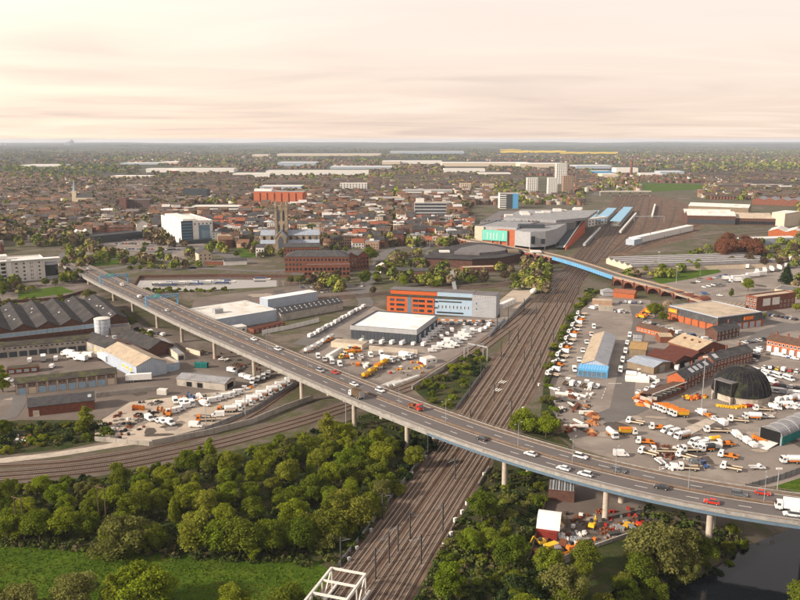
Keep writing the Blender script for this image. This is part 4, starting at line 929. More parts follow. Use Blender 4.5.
def cab(h,x1,W=1.15,H=2.6,L=1.9):
    h.add('cab',MB().ext_y([(x1-L,.6),(x1-L,H),(x1-.45,H),(x1-.08,1.55),(x1,1.2),(x1,.6)],-W,W),'car_white')
    h.add('windscreen',MB().slab((x1-.40,-W+.15,H-.12),(x1-.05,-W+.12,1.6),(x1-.05,W-.12,1.6),(x1-.40,W-.15,H-.12),-.06),'glass')
    for s in (-1,1): h.add('side_window',MB().box(x1-1.4,x1-.5,s*W-.03,s*W+.03,1.55,2.25),'glass')
    for s in (-.75,.75): h.add('headlight',MB().box(x1-.05,x1+.04,s-.2,s+.2,.75,.95),'white_paint')
def chassis(h,x0,x1,wx,W=.95): h.add('chassis',MB().box(x0,x1,-.5,.5,.55,.9),'steel_dark'); h.wheels(wx,W,.5,.32)
def mk_box(L=8.):
    h=Hold(); cab(h,L/2); chassis(h,-L/2,L/2-.3,(-L/2+1.2,-L/2+2.4,L/2-1.1)); h.add('cargo_box',MB().box(-L/2,L/2-2.1,-1.22,1.22,.95,3.5),'white_paint')
    h.add('box_trim',MB().box(-L/2-.02,-L/2+.1,-1.24,1.24,.93,3.52),'galv'); return h
def mk_flat(L=7.2,load=0):
    h=Hold(); cab(h,L/2); chassis(h,-L/2,L/2-.3,(-L/2+1.4,L/2-1.1)); h.add('bed',MB().box(-L/2,L/2-2.05,-1.2,1.2,.95,1.12),'wood')
    for s in (-1,1): h.add('drop_side',MB().box(-L/2,L/2-2.05,s*1.2-.04,s*1.2+.04,1.0,1.5),'orange' if load==1 else 'wall_cream')
    h.add('headboard',MB().box(L/2-2.12,L/2-2.02,-1.2,1.2,1.12,2.3),'steel_grey')
    m=MB()
    if load==1: m.box(-1.6,-.2,-.8,.8,1.12,2.0); h.add('load',m,'orange')
    elif load==2: m.tube((-2,0,1.12),(-2,0,2.4),.25,.2); m.bar((-2,0,2.4),(.8,.2,2.7),.25); h.add('crane_arm',m,'steel_dark')
    return h
def mk_grit(L=7.):
    h=Hold(); cab(h,L/2); chassis(h,-L/2,L/2-.3,(-L/2+.9,-L/2+2.1,L/2-1.1)); m=MB(); m.frus(-L/2+.3,L/2-2.4,-.6,.6,1.0,-L/2,L/2-2.1,-1.2,1.2,2.7); h.add('hopper',m,'yellow')
    h.add('hopper_rim',MB().box(-L/2-.05,L/2-2.05,-1.25,1.25,2.7,2.85),'orange'); h.add('beacon',MB().box(L/2-1.4,L/2-1.1,-.5,.5,2.6,2.75),'orange'); return h
def mk_tank(L=7.5,mat='white_paint'):
    h=Hold(); cab(h,L/2); chassis(h,-L/2,L/2-.3,(-L/2+.9,-L/2+2.1,L/2-1.1)); m=MB(); x0,x1=-L/2,L/2-2.2
    m.tube((x0+.3,0,2.0),(x1-.3,0,2.0),1.12,1.12,14); m.tube((x0,0,2.),(x0+.3,0,2.),.8,1.12,14); m.tube((x1-.3,0,2.),(x1,0,2.),1.12,.8,14); h.add('tank',m,mat,smooth=False)
    h.add('hose_locker',MB().box(x0+.6,x1-.6,-1.15,1.15,.9,1.2),'orange'); h.add('walkway',MB().box(x0+.5,x1-.5,-.2,.2,3.1,3.2),'galv'); return h
def mk_pick(L=5.4):
    h=Hold(); x1=L/2; h.add('cab',MB().ext_y([(x1-2.4,.45),(x1-2.4,1.7),(x1-2.2,1.85),(x1-1.5,1.85),(x1-.95,1.15),(x1-.1,1.0),(x1,.75),(x1,.45)],-.9,.9),'car_white')
    h.add('windscreen',MB().slab((x1-1.46,-.75,1.78),(x1-.94,-.8,1.2),(x1-.94,.8,1.2),(x1-1.46,.75,1.78),-.05),'glass')
    for s in (-1,1): h.add('side_window',MB().box(x1-2.2,x1-1.4,s*.9-.03,s*.9+.03,1.15,1.65),'glass'); h.add('drop_side',MB().box(-L/2,x1-2.45,s*.92-.04,s*.92+.04,.75,1.2),'wall_white')
    h.add('bed',MB().box(-L/2,x1-2.42,-.92,.92,.6,.78),'steel_grey'); h.wheels((-L/2+.9,x1-.9),.82,.36); return h
def mk_trailer(L=12.):
    h=Hold(); h.add('box_body',MB().box(-L/2,L/2,-1.25,1.25,1.1,3.9),'white_paint'); h.add('chassis',MB().box(-L/2+.3,L/2-1,-.5,.5,.75,1.1),'steel_dark'); h.wheels((-L/2+1.2,-L/2+2.4,-L/2+3.6),.95,.5,.34)
    for s in (-.7,.7): h.add('landing_leg',MB().box(L/2-2.6,L/2-2.4,s-.1,s+.1,0,1.1),'steel_grey')
    return h
def mk_tractor():
    h=Hold(); h.add('bonnet',MB().frus(.1,2.0,-.45,.45,.8,.1,1.9,-.4,.4,1.6),'car_blue'); h.add('cab',MB().frus(-1.2,.1,-.75,.75,1.1,-1.1,0,-.65,.65,2.5),'glass'); h.add('cab_roof',MB().box(-1.25,.1,-.8,.8,2.5,2.68),'car_blue')
    for q in (-.85,.85): h.add('wheel',wheel_mesh(.85,.45),(-.8,q,.85)); h.add('wheel',wheel_mesh(.5,.32),(1.4,q,.5))
    h.add('mudguards',MB().box(-1.5,-.2,-1.,1.,1.4,1.55),'car_blue'); return h
def mk_digger():
    h=Hold(); h.add('tracks',MB().box(-1.3,1.3,-1.,-.55,0,.6).box(-1.3,1.3,.55,1.,0,.6).box(-.5,.5,-.6,.6,.2,.6),'steel_dark'); h.add('house',MB().frus(-1.3,1.1,-.9,.9,.7,-1.2,.9,-.85,.85,1.7),'yellow'); h.add('cab',MB().frus(0,1.1,.0,.85,1.7,.1,.95,.08,.8,2.6),'glass')
    m=MB(); m.bar((.8,-.3,1.4),(2.4,-.3,3.0),.3,.4); m.bar((2.4,-.3,3.0),(3.3,-.3,1.2),.25,.3); h.add('boom',m,'yellow'); h.add('bucket',MB().frus(3.,3.6,-.7,.1,.4,2.9,3.6,-.7,.1,1.2),'steel_dark'); return h
def mk_beaver(L=9.):
    h=mk_flat(L,2); return h
KIND=dict(car=mk_car(),suv=mk_car(4.6,1.72,True),van=mk_van(),minivan=mk_van(4.7,1.95),minibus=mk_van(6.2,2.5,True),box=mk_box(),flat=mk_flat(),flat_o=mk_flat(7.,1),crane=mk_flat(8.,2),grit=mk_grit(),tank=mk_tank(),tank_o=mk_tank(7.,'yellow'),tank_d=mk_tank(6.,'car_dark'),pick=mk_pick(),trailer=mk_trailer(),tractor=mk_tractor(),digger=mk_digger(),longflat=mk_flat(10.,2),boxred=mk_flat(7.5,1))
NAMES=dict(car='car',suv='car',van='panel_van',minivan='panel_van',minibus='minibus',box='box_lorry',flat='flatbed_lorry',flat_o='flatbed_lorry',crane='crane_lorry',grit='gritting_lorry',tank='tanker_lorry',tank_o='tanker_lorry',tank_d='tanker_lorry',pick='pickup_truck',trailer='semi_trailer',tractor='tractor',digger='excavator',longflat='flatbed_lorry',boxred='flatbed_lorry')
CATS=dict(car='car',suv='car',van='van',minivan='van',minibus='minibus',trailer='trailer',pick='pickup',tractor='tractor',digger='excavator')
WORD=dict(van='panel van',minivan='small van',minibus='minibus',box='box lorry',flat='flatbed lorry',flat_o='orange-sided flatbed',crane='crane lorry',grit='yellow-hopper gritter',tank='tanker lorry',tank_o='yellow tanker lorry',tank_d='black tanker lorry',pick='pickup truck',car='car',suv='estate car',longflat='long flatbed lorry',trailer='box trailer',boxred='flatbed lorry',digger='excavator',tractor='tractor')
NV=0
def veh(kind,loc,rz,label,group=None,paint=None,z=0.,over=None):
    global NV; NV+=1
    t=T(NAMES[kind],label,CATS.get(kind,'lorry'),(loc[0],loc[1],z),rz,group)
    for nm,me,l in KIND[kind].parts:
        o=ob(nm,me,t,l)
        mm=(over or {}).get(nm) or (paint if nm in ('body','cab') and kind not in ('tractor','digger') else None)
        if mm: o.material_slots[0].link='OBJECT'; o.material_slots[0].material=mt(mm)
    return t
def vp(kind,px,py,to,label,group=None,paint=None,z=.14,over=None):
    a=P(px,py,z); b=P(*to,z) if isinstance(to,tuple) else None; rz=math.atan2(b.y-a.y,b.x-a.x) if b else R(to)
    return veh(kind,(a.x,a.y),rz,label,group,paint,z,over)
# ---- on the bridge (driving on the left: far side towards the right, near side towards the left)
def onb(kind,px,lane,label,paint,over=None):
    off={0:4.1,1:7.7,2:12.8,3:16.4}[lane]
    i=min(range(len(BR)-1),key=lambda k:abs(PX(bpt(k,off))[0]-px)); a=bpt(i,off); d=BR[i+1]-BR[i]; s=-1 if lane<2 else 1
    veh(kind,(a.x,a.y),math.atan2(d.y*s,d.x*s),label,None,paint,a.z+.03,over)
for q in ((('car',166,1,'white car on the bridge just past the nearer sign gantry','car_white')),('minivan',139,1,'white van on the bridge between the two sign gantries','car_white'),('minivan',122,2,'white van on the bridge below the farther sign gantry','car_white'),
 ('car',88,2,'white car at the roundabout end of the bridge','car_white'),('car',254,3,'white car on the bridge near the white hoarding','car_white'),('suv',276,3,'white estate car on the bridge, next after the one near the hoarding','car_white'),
 ('suv',323,2,'silver car on the bridge alongside the small red car','car_silver'),('car',331,3,'small red and white car on the bridge overtaken by a silver one','car_red'),('car',356.5,2,'white car on the bridge beyond the brown box lorry','car_white'),
 ('suv',378,3,'white car on the bridge next to the lamp above yellow hoppers','car_white'),('car',482,1,'dark car on the bridge above the railway tracks','car_dark'),('car',531.5,1,'white car on the near carriageway above the trackside willow','car_white'),
 ('suv',572,3,'white car on the far carriageway beside the willow','car_white'),('car',558,0,'white car in the nearest lane above the slatted shed','car_white'),('suv',593,0,'white estate car in nearest lane behind another white car','car_white'),
 ('suv',622,2,'grey car on the far carriageway beside the lorry yard','car_grey'),('car',673,1,'black hatchback on the bridge ahead of the red car','car_dark'),('car',703,0,'bright red car in the nearest bridge lane','car_red'),
 ('suv',733,2,'dark grey car on the bridge behind the orange-red one','car_grey'),('car',758,3,'orange-red car on the far carriageway near the right edge','car_red'),('suv',789,0,'white car beside the white lorry at the right end of bridge','car_white')): onb(*q)
onb('box',797,1,'white box lorry at the right end of the bridge','car_white')
onb('boxred',416,2,'red cab flatbed lorry on the bridge left of the tracks','car_red',{'drop_side':'rust','load':'rust','bed':'rust'})
onb('box',356.5,0,'box lorry with brown body in the nearest bridge lane','car_white',{'cargo_box':'wood'})
# ---- rows of parked vehicles
def row(kinds,a,b,n,head,where,group=None,paints=('car_white',),skip=(),jit=.3,z=.14,ref='left'):
    A,B=P(*a,z),P(*b,z)
    for i in range(n):
        if i in skip: continue
        k=kinds[i%len(kinds)] if isinstance(kinds,(list,tuple)) else kinds; p=A.lerp(B,i/max(1,n-1)); d=B-A
        rz=(math.atan2(d.y,d.x)+R(head)) if abs(head)<=360 else R(head-1000)
        pt=paints[i%len(paints)]; col=pt.replace('car_','')
        veh(k,(p.x+rnd.uniform(-jit,jit),p.y+rnd.uniform(-jit,jit)),rz+R(rnd.uniform(-4,4)),f'{col} {WORD[k]}, {ordn(i)} from {ref} in {where}',group,pt,z)
VW_=['van','minivan','van','van']
row(VW_,(311,337),(364,307.5),15,0,'the roadside line left of the depot',paints=('car_white','car_white','car_white','car_silver'))
row(['tank','tank','van'],(309,352),(330,339.5),5,0,'the tanker line near the depot road')
row(VW_,(362,342.5),(424,345.5),7,80,'the row along the depot front',skip=())
row(VW_,(426,342),(441,328.5),6,-60,'the row at the right side of the depot')
row(VW_,(441,338.5),(452,331.5),3,30,'the short office car park line')
row(VW_,(449,348),(468,329.5),7,-80,'the middle office car park rank',paints=('car_white','car_white','car_silver','car_white'))
row(['van','car'],(442,346.5),(449,341.5),3,-80,'the stub rank near the tracks',ref='front')
row(['car','car','minivan'],(440,323.6),(488,325.5),9,85,'the row below the office barriers',paints=('car_dark','car_white','car_grey','car_silver','car_white'))
row(['van','minivan'],(481,331.5),(490,326),3,0,'the line at the office fence')
row(['flat_o','grit','flat_o'],(346,358.5),(356,347),5,120,'the yellow lorry cluster',paints=('car_yellow','car_white'))
row(['van','pick','van','van'],(351,358.5),(381,355.5),4,-100,'the short row beside the yellow lorries')
row(['tank_o','tank_o','grit'],(366,377),(384,364.5),4,0,'the yellow line by the bridge',paints=('car_yellow',))
# left yard
row(VW_,(176,402.5),(192,405),4,-40,'the front huddle on pale yard')
row(VW_,(173,413.5),(187,408),3,-30,'the second huddle on pale yard',ref='front')
vp('van',205,405.5,-35,'white panel van standing alone on the pale left yard'); vp('van',196,427,-5,'white van by the track wall at the foot of pale yard')
vp('crane',206,421,-175,'orange cab crane lorry nearest the track fence',paint='orange',z=.14); vp('van',218,416.5,-175,'white van between the two orange crane lorries'); vp('crane',226.5,412,-175,'orange cab crane lorry behind a white van',paint='orange')
row(['tank','van','tank','van'],(234,411.5),(292,382.5),13,-50,'the long line along the track fence',ref='left')
row(VW_,(253,383),(268,376.5),4,-150,'the cluster under the bridge'); vp('pick',223.5,360.5,175,'white pickup parked under the bridge by teal container')
row(['box'],(68,356),(81,361),3,1160,'the left works yard rank'); vp('box',86,358.5,170,'white box lorry parked crosswise behind the rank of three')
vp('minivan',52.5,367.5,95,'small white van alone in the left works yard'); vp('trailer',104,361,-50,'white box trailer against the black roofed gable shed',z=.06); vp('trailer',139,381.5,12,'white box trailer in front of the pale corrugated shed',z=.06)
row(['car','minivan','car','car'],(108,306.5+32),(135,341),5,-40,'the loose group near the tank lane',paints=('car_white','car_silver','car_white')); row(['van','car','minivan'],(150,333),(163,335.5),3,160,'the group beneath the bridge by the hedge',paints=('car_white','car_grey'))
# strip yard by long shed
row(['flat','pick','flat_o','van'],(582,315),(553,376),17,-100,'the rank along the railway hedge',ref='far end',paints=('car_white',))
row(['van','flat_o','flat','flat_o','flat'],(594,328),(574,371),6,10,'the line along the long shed',ref='far end')
row(['van','minivan','van','van'],(629.5,336.5),(620,371.5),5,0,'the kerb right of long shed',ref='far end')
row(['car','pick','minivan'],(620,303),(640,303.5),5,70,'the cars below the viaduct arches',paints=('car_blue','car_silver','car_white')); row(['car','van','car'],(617,312),(626,313),3,60,'the cars behind the orange skip',paints=('car_silver','car_white')); row(['van','car'],(592,309),(597,306),2,60,'the pair beside the flat sheds')
row(['grit','flat_o'],(641,318.5),(650,311),4,60,'the orange group by retail trees',paints=('orange',)); row(['car','pick','minivan','car'],(646,323.5),(672,331),7,75,'the cars behind brown-roofed cottages',paints=('car_white','car_silver','car_dark'))
row(['van','car','van','car'],(680,334),(712,342),6,80,'the cars at the side of the retail unit',paints=('car_white','car_white','car_blue','car_silver'))
row(['van','minivan','van'],(677,369),(706,360),4,20,'the vans behind the orange-ended terrace'); row(['tank','van','van'],(634,377.5),(654,380.5),3,10,'the vans at the white tarpaulin'); row(['van','pick','pick'],(656,387),(640,393.5),3,0,'the line in front of the storage bays')
# lorry yard
row(['grit'],(660,409.5),(681,417),5,-125,'the gritter rank beside the dome',paints=('car_white',))
for q in (('grit',628,434.5,0,'gritting lorry with yellow hopper facing right, alone near the bridge'),('tank',612,436.5,-80,'white tanker parked upright beside a lone yellow hopper lorry'),('flat',635,424,150,'white flatbed lorry behind the lone yellow hopper lorry'),
 ('flat_o',658,429.5,170,'orange sided flatbed at the head of the white van rank'),('van',667,432,-150,'white van behind the orange sided flatbed in the middle rank'),('van',674,434.5,-150,'white van second behind orange sided flatbed in the middle rank'),('tank',682.5,438,-150,'large white tanker in the middle rank of the lorry yard'),
 ('van',694.5,444,-150,'white van behind the large tanker in the middle rank'),('van',702,446.5,-150,'last white van of the middle rank beside the black tanker'),('tank_d',707,451,-170,'black tanker at the end of the middle rank'),('tank_o',712,443.5,-160,'white and yellow tanker behind the black one'),
 ('flat_o',645,444,165,'orange sided flatbed at the left of the front cluster'),('flat',648,455,140,'white flatbed pointing up left in the front cluster'),('longflat',664,453,175,'long brown flatbed in the middle of the front cluster'),('pick',680,450.5,150,'white pickup in front of the long brown flatbed'),('flat',686,458.5,140,'flatbed ramp lorry between white pickup and grey car'),
 ('pick',660,463,100,'grey pickup in the front cluster nearest the bridge'),('minivan',672,468.5,160,'small white van in the front cluster beside bridge parapet'),('flat',688,470,170,'white flatbed beside the blue tractor'),('suv',695.5,463,-20,'grey car left of the blue tractor'),('tractor',704.5,468,-70,'blue tractor in the front of the lorry yard'),
 ('van',621,456,-5,'white van with orange stripe alone near the bridge parapet'),('longflat',717,432.5,175,'loaded white flatbed lorry in the open middle of the yard'),('crane',738,422,165,'tanker lorry with orange machinery below the dome'),('tank',752,419,175,'small white tanker behind the orange machinery lorry'),
 ('crane',763,411,170,'flatbed lorry with crane right of the dome'),('van',775,409,-30,'white van right of the dome crane lorry'),('pick',767,418,175,'white pickup below the dome crane lorry'),('flat_o',728,458,150,'orange loaded lorry right of the blue tractor'),('flat',731,470,150,'white flatbed with red tailboard near the bridge'),
 ('pick',757,469,0,'white pickup alone at the corner of the lorry yard'),('tank',791,463,178,'white tanker beside the grass corner')): vp(q[0],q[1],q[2],q[3],q[4],paint={'suv':'car_grey'}.get(q[0]),over={'tank':{'hose_locker':'orange'}}.get(q[0]))
row(['minibus'],(767,375),(789,380),3,-20,'the back rank of white minibuses'); row(['van','minibus','van'],(757,372.5),(772,382.5),3,30,'the white vans behind the dome',ref='back')
row(['car','suv','car','minivan'],(765,368),(797,372),6,75,'the lot facing red brick houses',paints=('car_white','car_dark','car_yellow','car_white','car_red','car_white')); row(['car','suv','car'],(778,386),(798,389),4,10,'the cars below the minibuses',paints=('car_red','car_grey','car_white','car_dark'))
row(['car','minivan','car'],(776,355.5),(795,359.5),4,5,'the kerb in front of red brick houses',paints=('car_white','car_white','car_blue')); row(['van','tank','van','van'],(776,407),(800,409),4,-160,'the rank right of the dome'); row(['van','van','tank'],(780,402),(799,399),4,20,'the upper rank right of the dome')
row(['car','van','car','minivan'],(753,361),(760,349),5,60,'the group at slate terrace end',paints=('car_white','car_dark','car_silver','car_white'),ref='near end'); row(['car','suv'],(766,315),(796,320),8,80,'the car park right of the brick office',paints=('car_dark','car_blue','car_silver','car_dark'))
row(['trailer','box','trailer'],(738,280),(760,276),4,-20,'the lorry park front row',ref='left'); row(['trailer'],(757,274),(786,268),5,35,'the back row of the lorry park'); row(['box','van'],(727,280),(745,283),4,60,'the lorry park entrance')
row(['car','minivan'],(660,290),(720,296),5,0,'the car park by the viaduct end',paints=('car_blue','car_white','car_silver'))
row(VW_,(455,346.5),(474,331),6,-80,'the inner office car park rank',paints=('car_white','car_silver','car_white')); row(['minivan','van'],(432,352),(446,345),4,-60,'the lower depot corner rank'); row(['car','minivan','suv'],(458,323),(496,322.5),7,88,'the upper office rank',paints=('car_silver','car_dark','car_white'))
row(['van','flat','tank'],(318,358),(340,366),4,-30,'the rank by the bridge parapet',ref='left'); row(['box','van','flat'],(388,362),(412,357),5,-70,'the rank below the long pale wall'); row(['van','pick','minivan'],(150,420),(170,424),4,-20,'the bottom rank on pale yard'); row(['van','minivan'],(215,402),(240,394),5,-30,'the rank before the concrete shed')
row(['van','car','minivan'],(232,372),(250,380),4,20,'the group under the bridge shadow',paints=('car_white','car_grey','car_white')); row(['flat','tank','van','flat_o'],(690,452),(725,446),4,160,'the extra middle rank'); row(['van','pick','van','minivan'],(735,436),(752,446),4,170,'the rank left of teal shed')
row(['van','flat_o','pick'],(700,414),(722,424),4,175,'the rank before the dome doorway'); row(['van','minibus','van'],(772,392),(800,396),5,10,'the rank below the red car',paints=('car_white','car_white','car_silver')); row(['car','van','suv'],(640,362),(646,380),3,-80,'the cars by grey workshop',paints=('car_silver','car_white')); row(['flat','van','pick'],(566,384),(598,388),6,85,'the rank below the blue annex')
row(['car','suv','car'],(745,343),(764,340),5,70,'the street beside the corner house',paints=('car_white','car_dark','car_silver')); row(['trailer','box'],(748,268),(800,259),6,25,'the far lorry park row'); row(['minivan','car'],(8,382),(20,386),2,40,'the garage forecourt'); row(['van','box'],(30,362),(56,360),3,95,'the works loading bays',paints=('car_white','car_blue'))
# diggers and plant in the yard below the bridge
for x,y,r,l,c in ((592,528,60,'yellow excavator beside the bridge pier in the salvage yard','yellow'),(541,545,200,'lime yellow excavator in front of the red container','car_yellow'),(571,551,20,'orange excavator among the salvage heaps','orange'),(640,526,120,'red and white excavator near the end of salvage yard','red'),(192,399,150,'blue boom loader on the pale left yard','car_blue'),(169,416,90,'orange forklift excavator on the pale left yard','orange'),(328,342,30,'small orange excavator at the roadside tankers','orange')): vp('digger',x,y,r,l,over={'house':c,'boom':c})
# ---- town cars, too small to show parts
def tiny():
    me={}
    for c in ('car_white','car_silver','car_dark','car_red','car_blue','car_grey'):
        m=MB(); m.ext_y([(-2.1,.25),(-2.1,.85),(1.0,.95),(2.1,.7),(2.1,.25)],-.88,.88); m.mi(1); m.frus(-1.7,.9,-.78,.78,.9,-1.2,.3,-.6,.6,1.45); me[c]=m.mesh('parked_car',[c,'glass'])
    return me
TINY=tiny()
def lot(a,b,n,head,label,group,z=.14,off=0):
    A,B=P(*a,z),P(*b,z); d=B-A; rz=math.atan2(d.y,d.x)+R(head)
    for i in range(n):
        if rnd.random()<.12: continue
        p=A.lerp(B,(i+.5)/n); o=ob('parked_car',TINY[rnd.choice(list(TINY))],None,(p.x,p.y,z),rz); tag(o,label,'car',group)
for k,(a,b,n) in enumerate((((110,240),(180,240),22),((115,244),(185,244),22),((120,249),(180,250),16))): lot(a,b,n,90,'small parked car in the open car park left of the hotel','car park cars left of the hotel')
for a,b,n in (((300,288),(345,286),10),((285,295),(345,291),9),((230,304),(300,297),6)): lot(a,b,n,80,'parked car on the lot behind the white warehouse','cars behind the white warehouse')
for a,b,n in (((480,221),(560,222),22),((500,217),(575,218),20),((520,214),(580,214),14)): lot(a,b,n,85,'small car on the rooftop deck of the shopping centre','rooftop deck cars',z=20.4)
for a,b,n in (((702,288),(742,279),9),((690,284),(728,275),7)): lot(a,b,n,80,'parked car on the lot behind the retail unit','cars behind the retail unit')
lot((75,262),(130,258),5,0,'car driving round the roundabout at the bridge end','roundabout cars'); lot((352,300),(380,262),5,0,'car on the road beside the orange office','cars on the road by the office'); lot((400,249),(470,244),8,0,'car on the road below the shopping centre','cars below the shopping centre'); lot((480,249),(548,257),5,0,'car crossing the brick viaduct','viaduct cars',z=7.3)
# ================================================================== landmarks of the town
t,L,D=bld('college_building','white multi-storey building with blue glazed bays at the left edge','college',(-45,287),(46,279.5),26,17.,'flat','wall_white','roof_white2',par=1.)
for j in range(5):
    for i in range(9): ob('window',win_mesh(3.6,2.2,'wall_white','glass_blue' if i<5 else 'glass'),t,(L*(.03+i*.063),0,1.2+j*3.2))
    for i in range(4): ob('window',win_mesh(2.,1.3,'wall_cream','glass'),t,(L*(.68+i*.085),0,1.4+j*3.2))
MB().box(L*.57,L*.625,-1.4,-.02,0,19.5).build('stair_tower','wall_white',t)
for i in range(6): MB().box(L*(.64+i*.07)-.3,L*(.64+i*.07)+.3,-1.2,-.6,0,17.4).build('column','wall_white',t)
MB().box(L*.1,L+12,-2.2,6,17.4,17.9).build('canopy_roof','roof_white',t); MB().box(L*.25,L*.6,8,20,17.9,21).build('plant_room','wall_white',t)
MB().lathe([(6,-.2),(6,14.)],24,L+4.5,5).build('drum','wall_grey',t,True); MB().lathe([(6.1,3),(6.15,3.1),(6.15,12),(6.1,12.1)],24,L+4.5,5).build('drum_glazing','glass',t)
t,L,D=bld('hotel_block','seven-storey cream hotel with dark glass stripe and blue glazing','hotel',(182,244),(213.5,242),(206,233),24.,'flat','wall_white','roof_white2',par=1.2)
MB().box(0,L*.36,-.5,-.02,0,25.5).build('glass_tower','wall_dark',t); MB().box(L*.55,L*.9,-.4,-.02,4,20).build('blue_glazing','glass_blue',t)
far_windows(t,L,D,[('L',7,7,1.6,1.6,2,3.3),('F',8,1,1.6,1.8,20.6,3.3)]); m=MB()
for j in range(7): m.box(.5,L*.36-.5,-.62,-.5,2+j*3.3,3.8+j*3.3)
m.build('windows','glass_blue',t,kind='stuff'); MB().box(L*.1,L*.5,6,D-6,24.2,27).build('plant_room','wall_white',t); MB().box(0,L+10,-6,-.6,-.2,4.5).build('podium','wall_dark',t)
# minster
c=P(282.5,251); ms=T('minster_church','gothic stone church with tall pinnacled square tower and lead roof','church',(c.x,c.y,0),R(4))
MB().box(-6,6,-6,6,-.3,47).build('tower','stone_old',ms)
for x in (-5.6,5.6):
    for y in (-5.6,5.6):
        MB().box(x-1.1,x+1.1,y-1.1,y+1.1,-.2,48.5).build('buttress','stone_old',ms); MB().lathe([(1.1,48.5),(.8,49.5),(.05,55)],6,x,y).build('pinnacle','stone_old',ms)
for x,y in ((0,-6),(0,6),(-6,0),(6,0)): MB().lathe([(.6,47),(.5,48.5),(.04,51.5)],6,x,y).build('pinnacle','stone_old',ms)
MB().box(-6.2,6.2,-6.2,-5.7,47,48.6).build('parapet','stone_old',ms)
def lancet(x,y,z,w,h,par,rz=0.):
    m=MB(); m.ext_y([(-w/2,0),(w/2,0),(w/2,h*.7),(w*.3,h*.88),(0,h),(-w*.3,h*.88),(-w/2,h*.7)],-.12,.05); m.build('lancet_window','glass',par,loc=(x,y,z),rz=rz)
for x in (-2.4,2.4):
    lancet(x,-6.,32,2.,12,ms); lancet(x,-6.,21,1.6,8,ms)
for sx,x0,x1 in ((1,6,39),(-1,-22,-6)):
    m=MB(); m.box(x0,x1,-5,5,-.2,17).box(x0,x1,-11,-5,-.2,9); m.build('nave','stone_old',ms)
    m=MB(); m.slab((x0,-5.4,17.1),(x1,-5.4,17.1),(x1,0,22.5),(x0,0,22.5),.3); m.slab((x0,0,22.5),(x1,0,22.5),(x1,5.4,17.1),(x0,5.4,17.1),.3); m.slab((x0,-11.4,9.1),(x1,-11.4,9.1),(x1,-5,12.5),(x0,-5,12.5),.3); m.build('roof','roof_lead',ms)
    m=MB(); m.add([(x,y,z) for x in (x0+.1,x1-.1) for y,z in ((-5,17),(5,17),(0,22.2))],[(0,1,2),(5,4,3)]); m.build('gable','stone_old',ms)
    n=max(2,int((x1-x0)/6))
    for i in range(n):
        xx=x0+(x1-x0)*(i+.5)/n; lancet(xx,-5.05,12.6,2.6,3.8,ms); lancet(xx,-11.05,2,2.4,6,ms); MB().box(xx+(x1-x0)/n/2-.5,xx+(x1-x0)/n/2+.5,-12.2,-11,-.2,8.5).build('buttress','stone_old',ms)
m=MB(); m.box(-5.5,5.5,-20,-6,-.2,16); m.add([(x,-20,z) for x,z in ((-5.5,16),(5.5,16),(0,23))]+[(x,-6,z) for x,z in ((-5.5,16),(5.5,16),(0,23))],[(0,1,2),(0,2,5,3),(1,4,5,2)]); m.build('transept','stone_old',ms); lancet(0,-20.05,5,5,13,ms)
m=MB(); m.slab((-6,-20.4,16.),(-6,-6,16.),(0,-6,23.3),(0,-20.4,23.3),-.2); m.slab((0,-20.4,23.3),(0,-6,23.3),(6,-6,16.),(6,-20.4,16.),-.2); m.build('transept_roof','roof_lead',ms)
# spired church
c=P(75.5,204); t=T('spire_church','slender pale stone church spire rising above the dark terraces','church',(c.x,c.y,0))
MB().box(-4,4,-4,4,-.2,24).build('tower','stone_cream',t); MB().lathe([(3.6,24),(3.2,26),(.15,44)],8).build('spire','roof_lead',t); MB().box(4,34,-7,7,-.2,12).build('nave','stone_cream',t)
MB().lathe([(2.6,20.),(3.,21.),(2.8,24.2)],8).build('belfry','stone_cream',t); m=MB(); m.slab((4,-7.3,12.1),(34.3,-7.3,12.1),(34.3,0,19),(4,0,19),.3); m.slab((4,0,19),(34.3,0,19),(34.3,7.3,12.1),(4,7.3,12.1),.3); m.build('roof','slate',t)
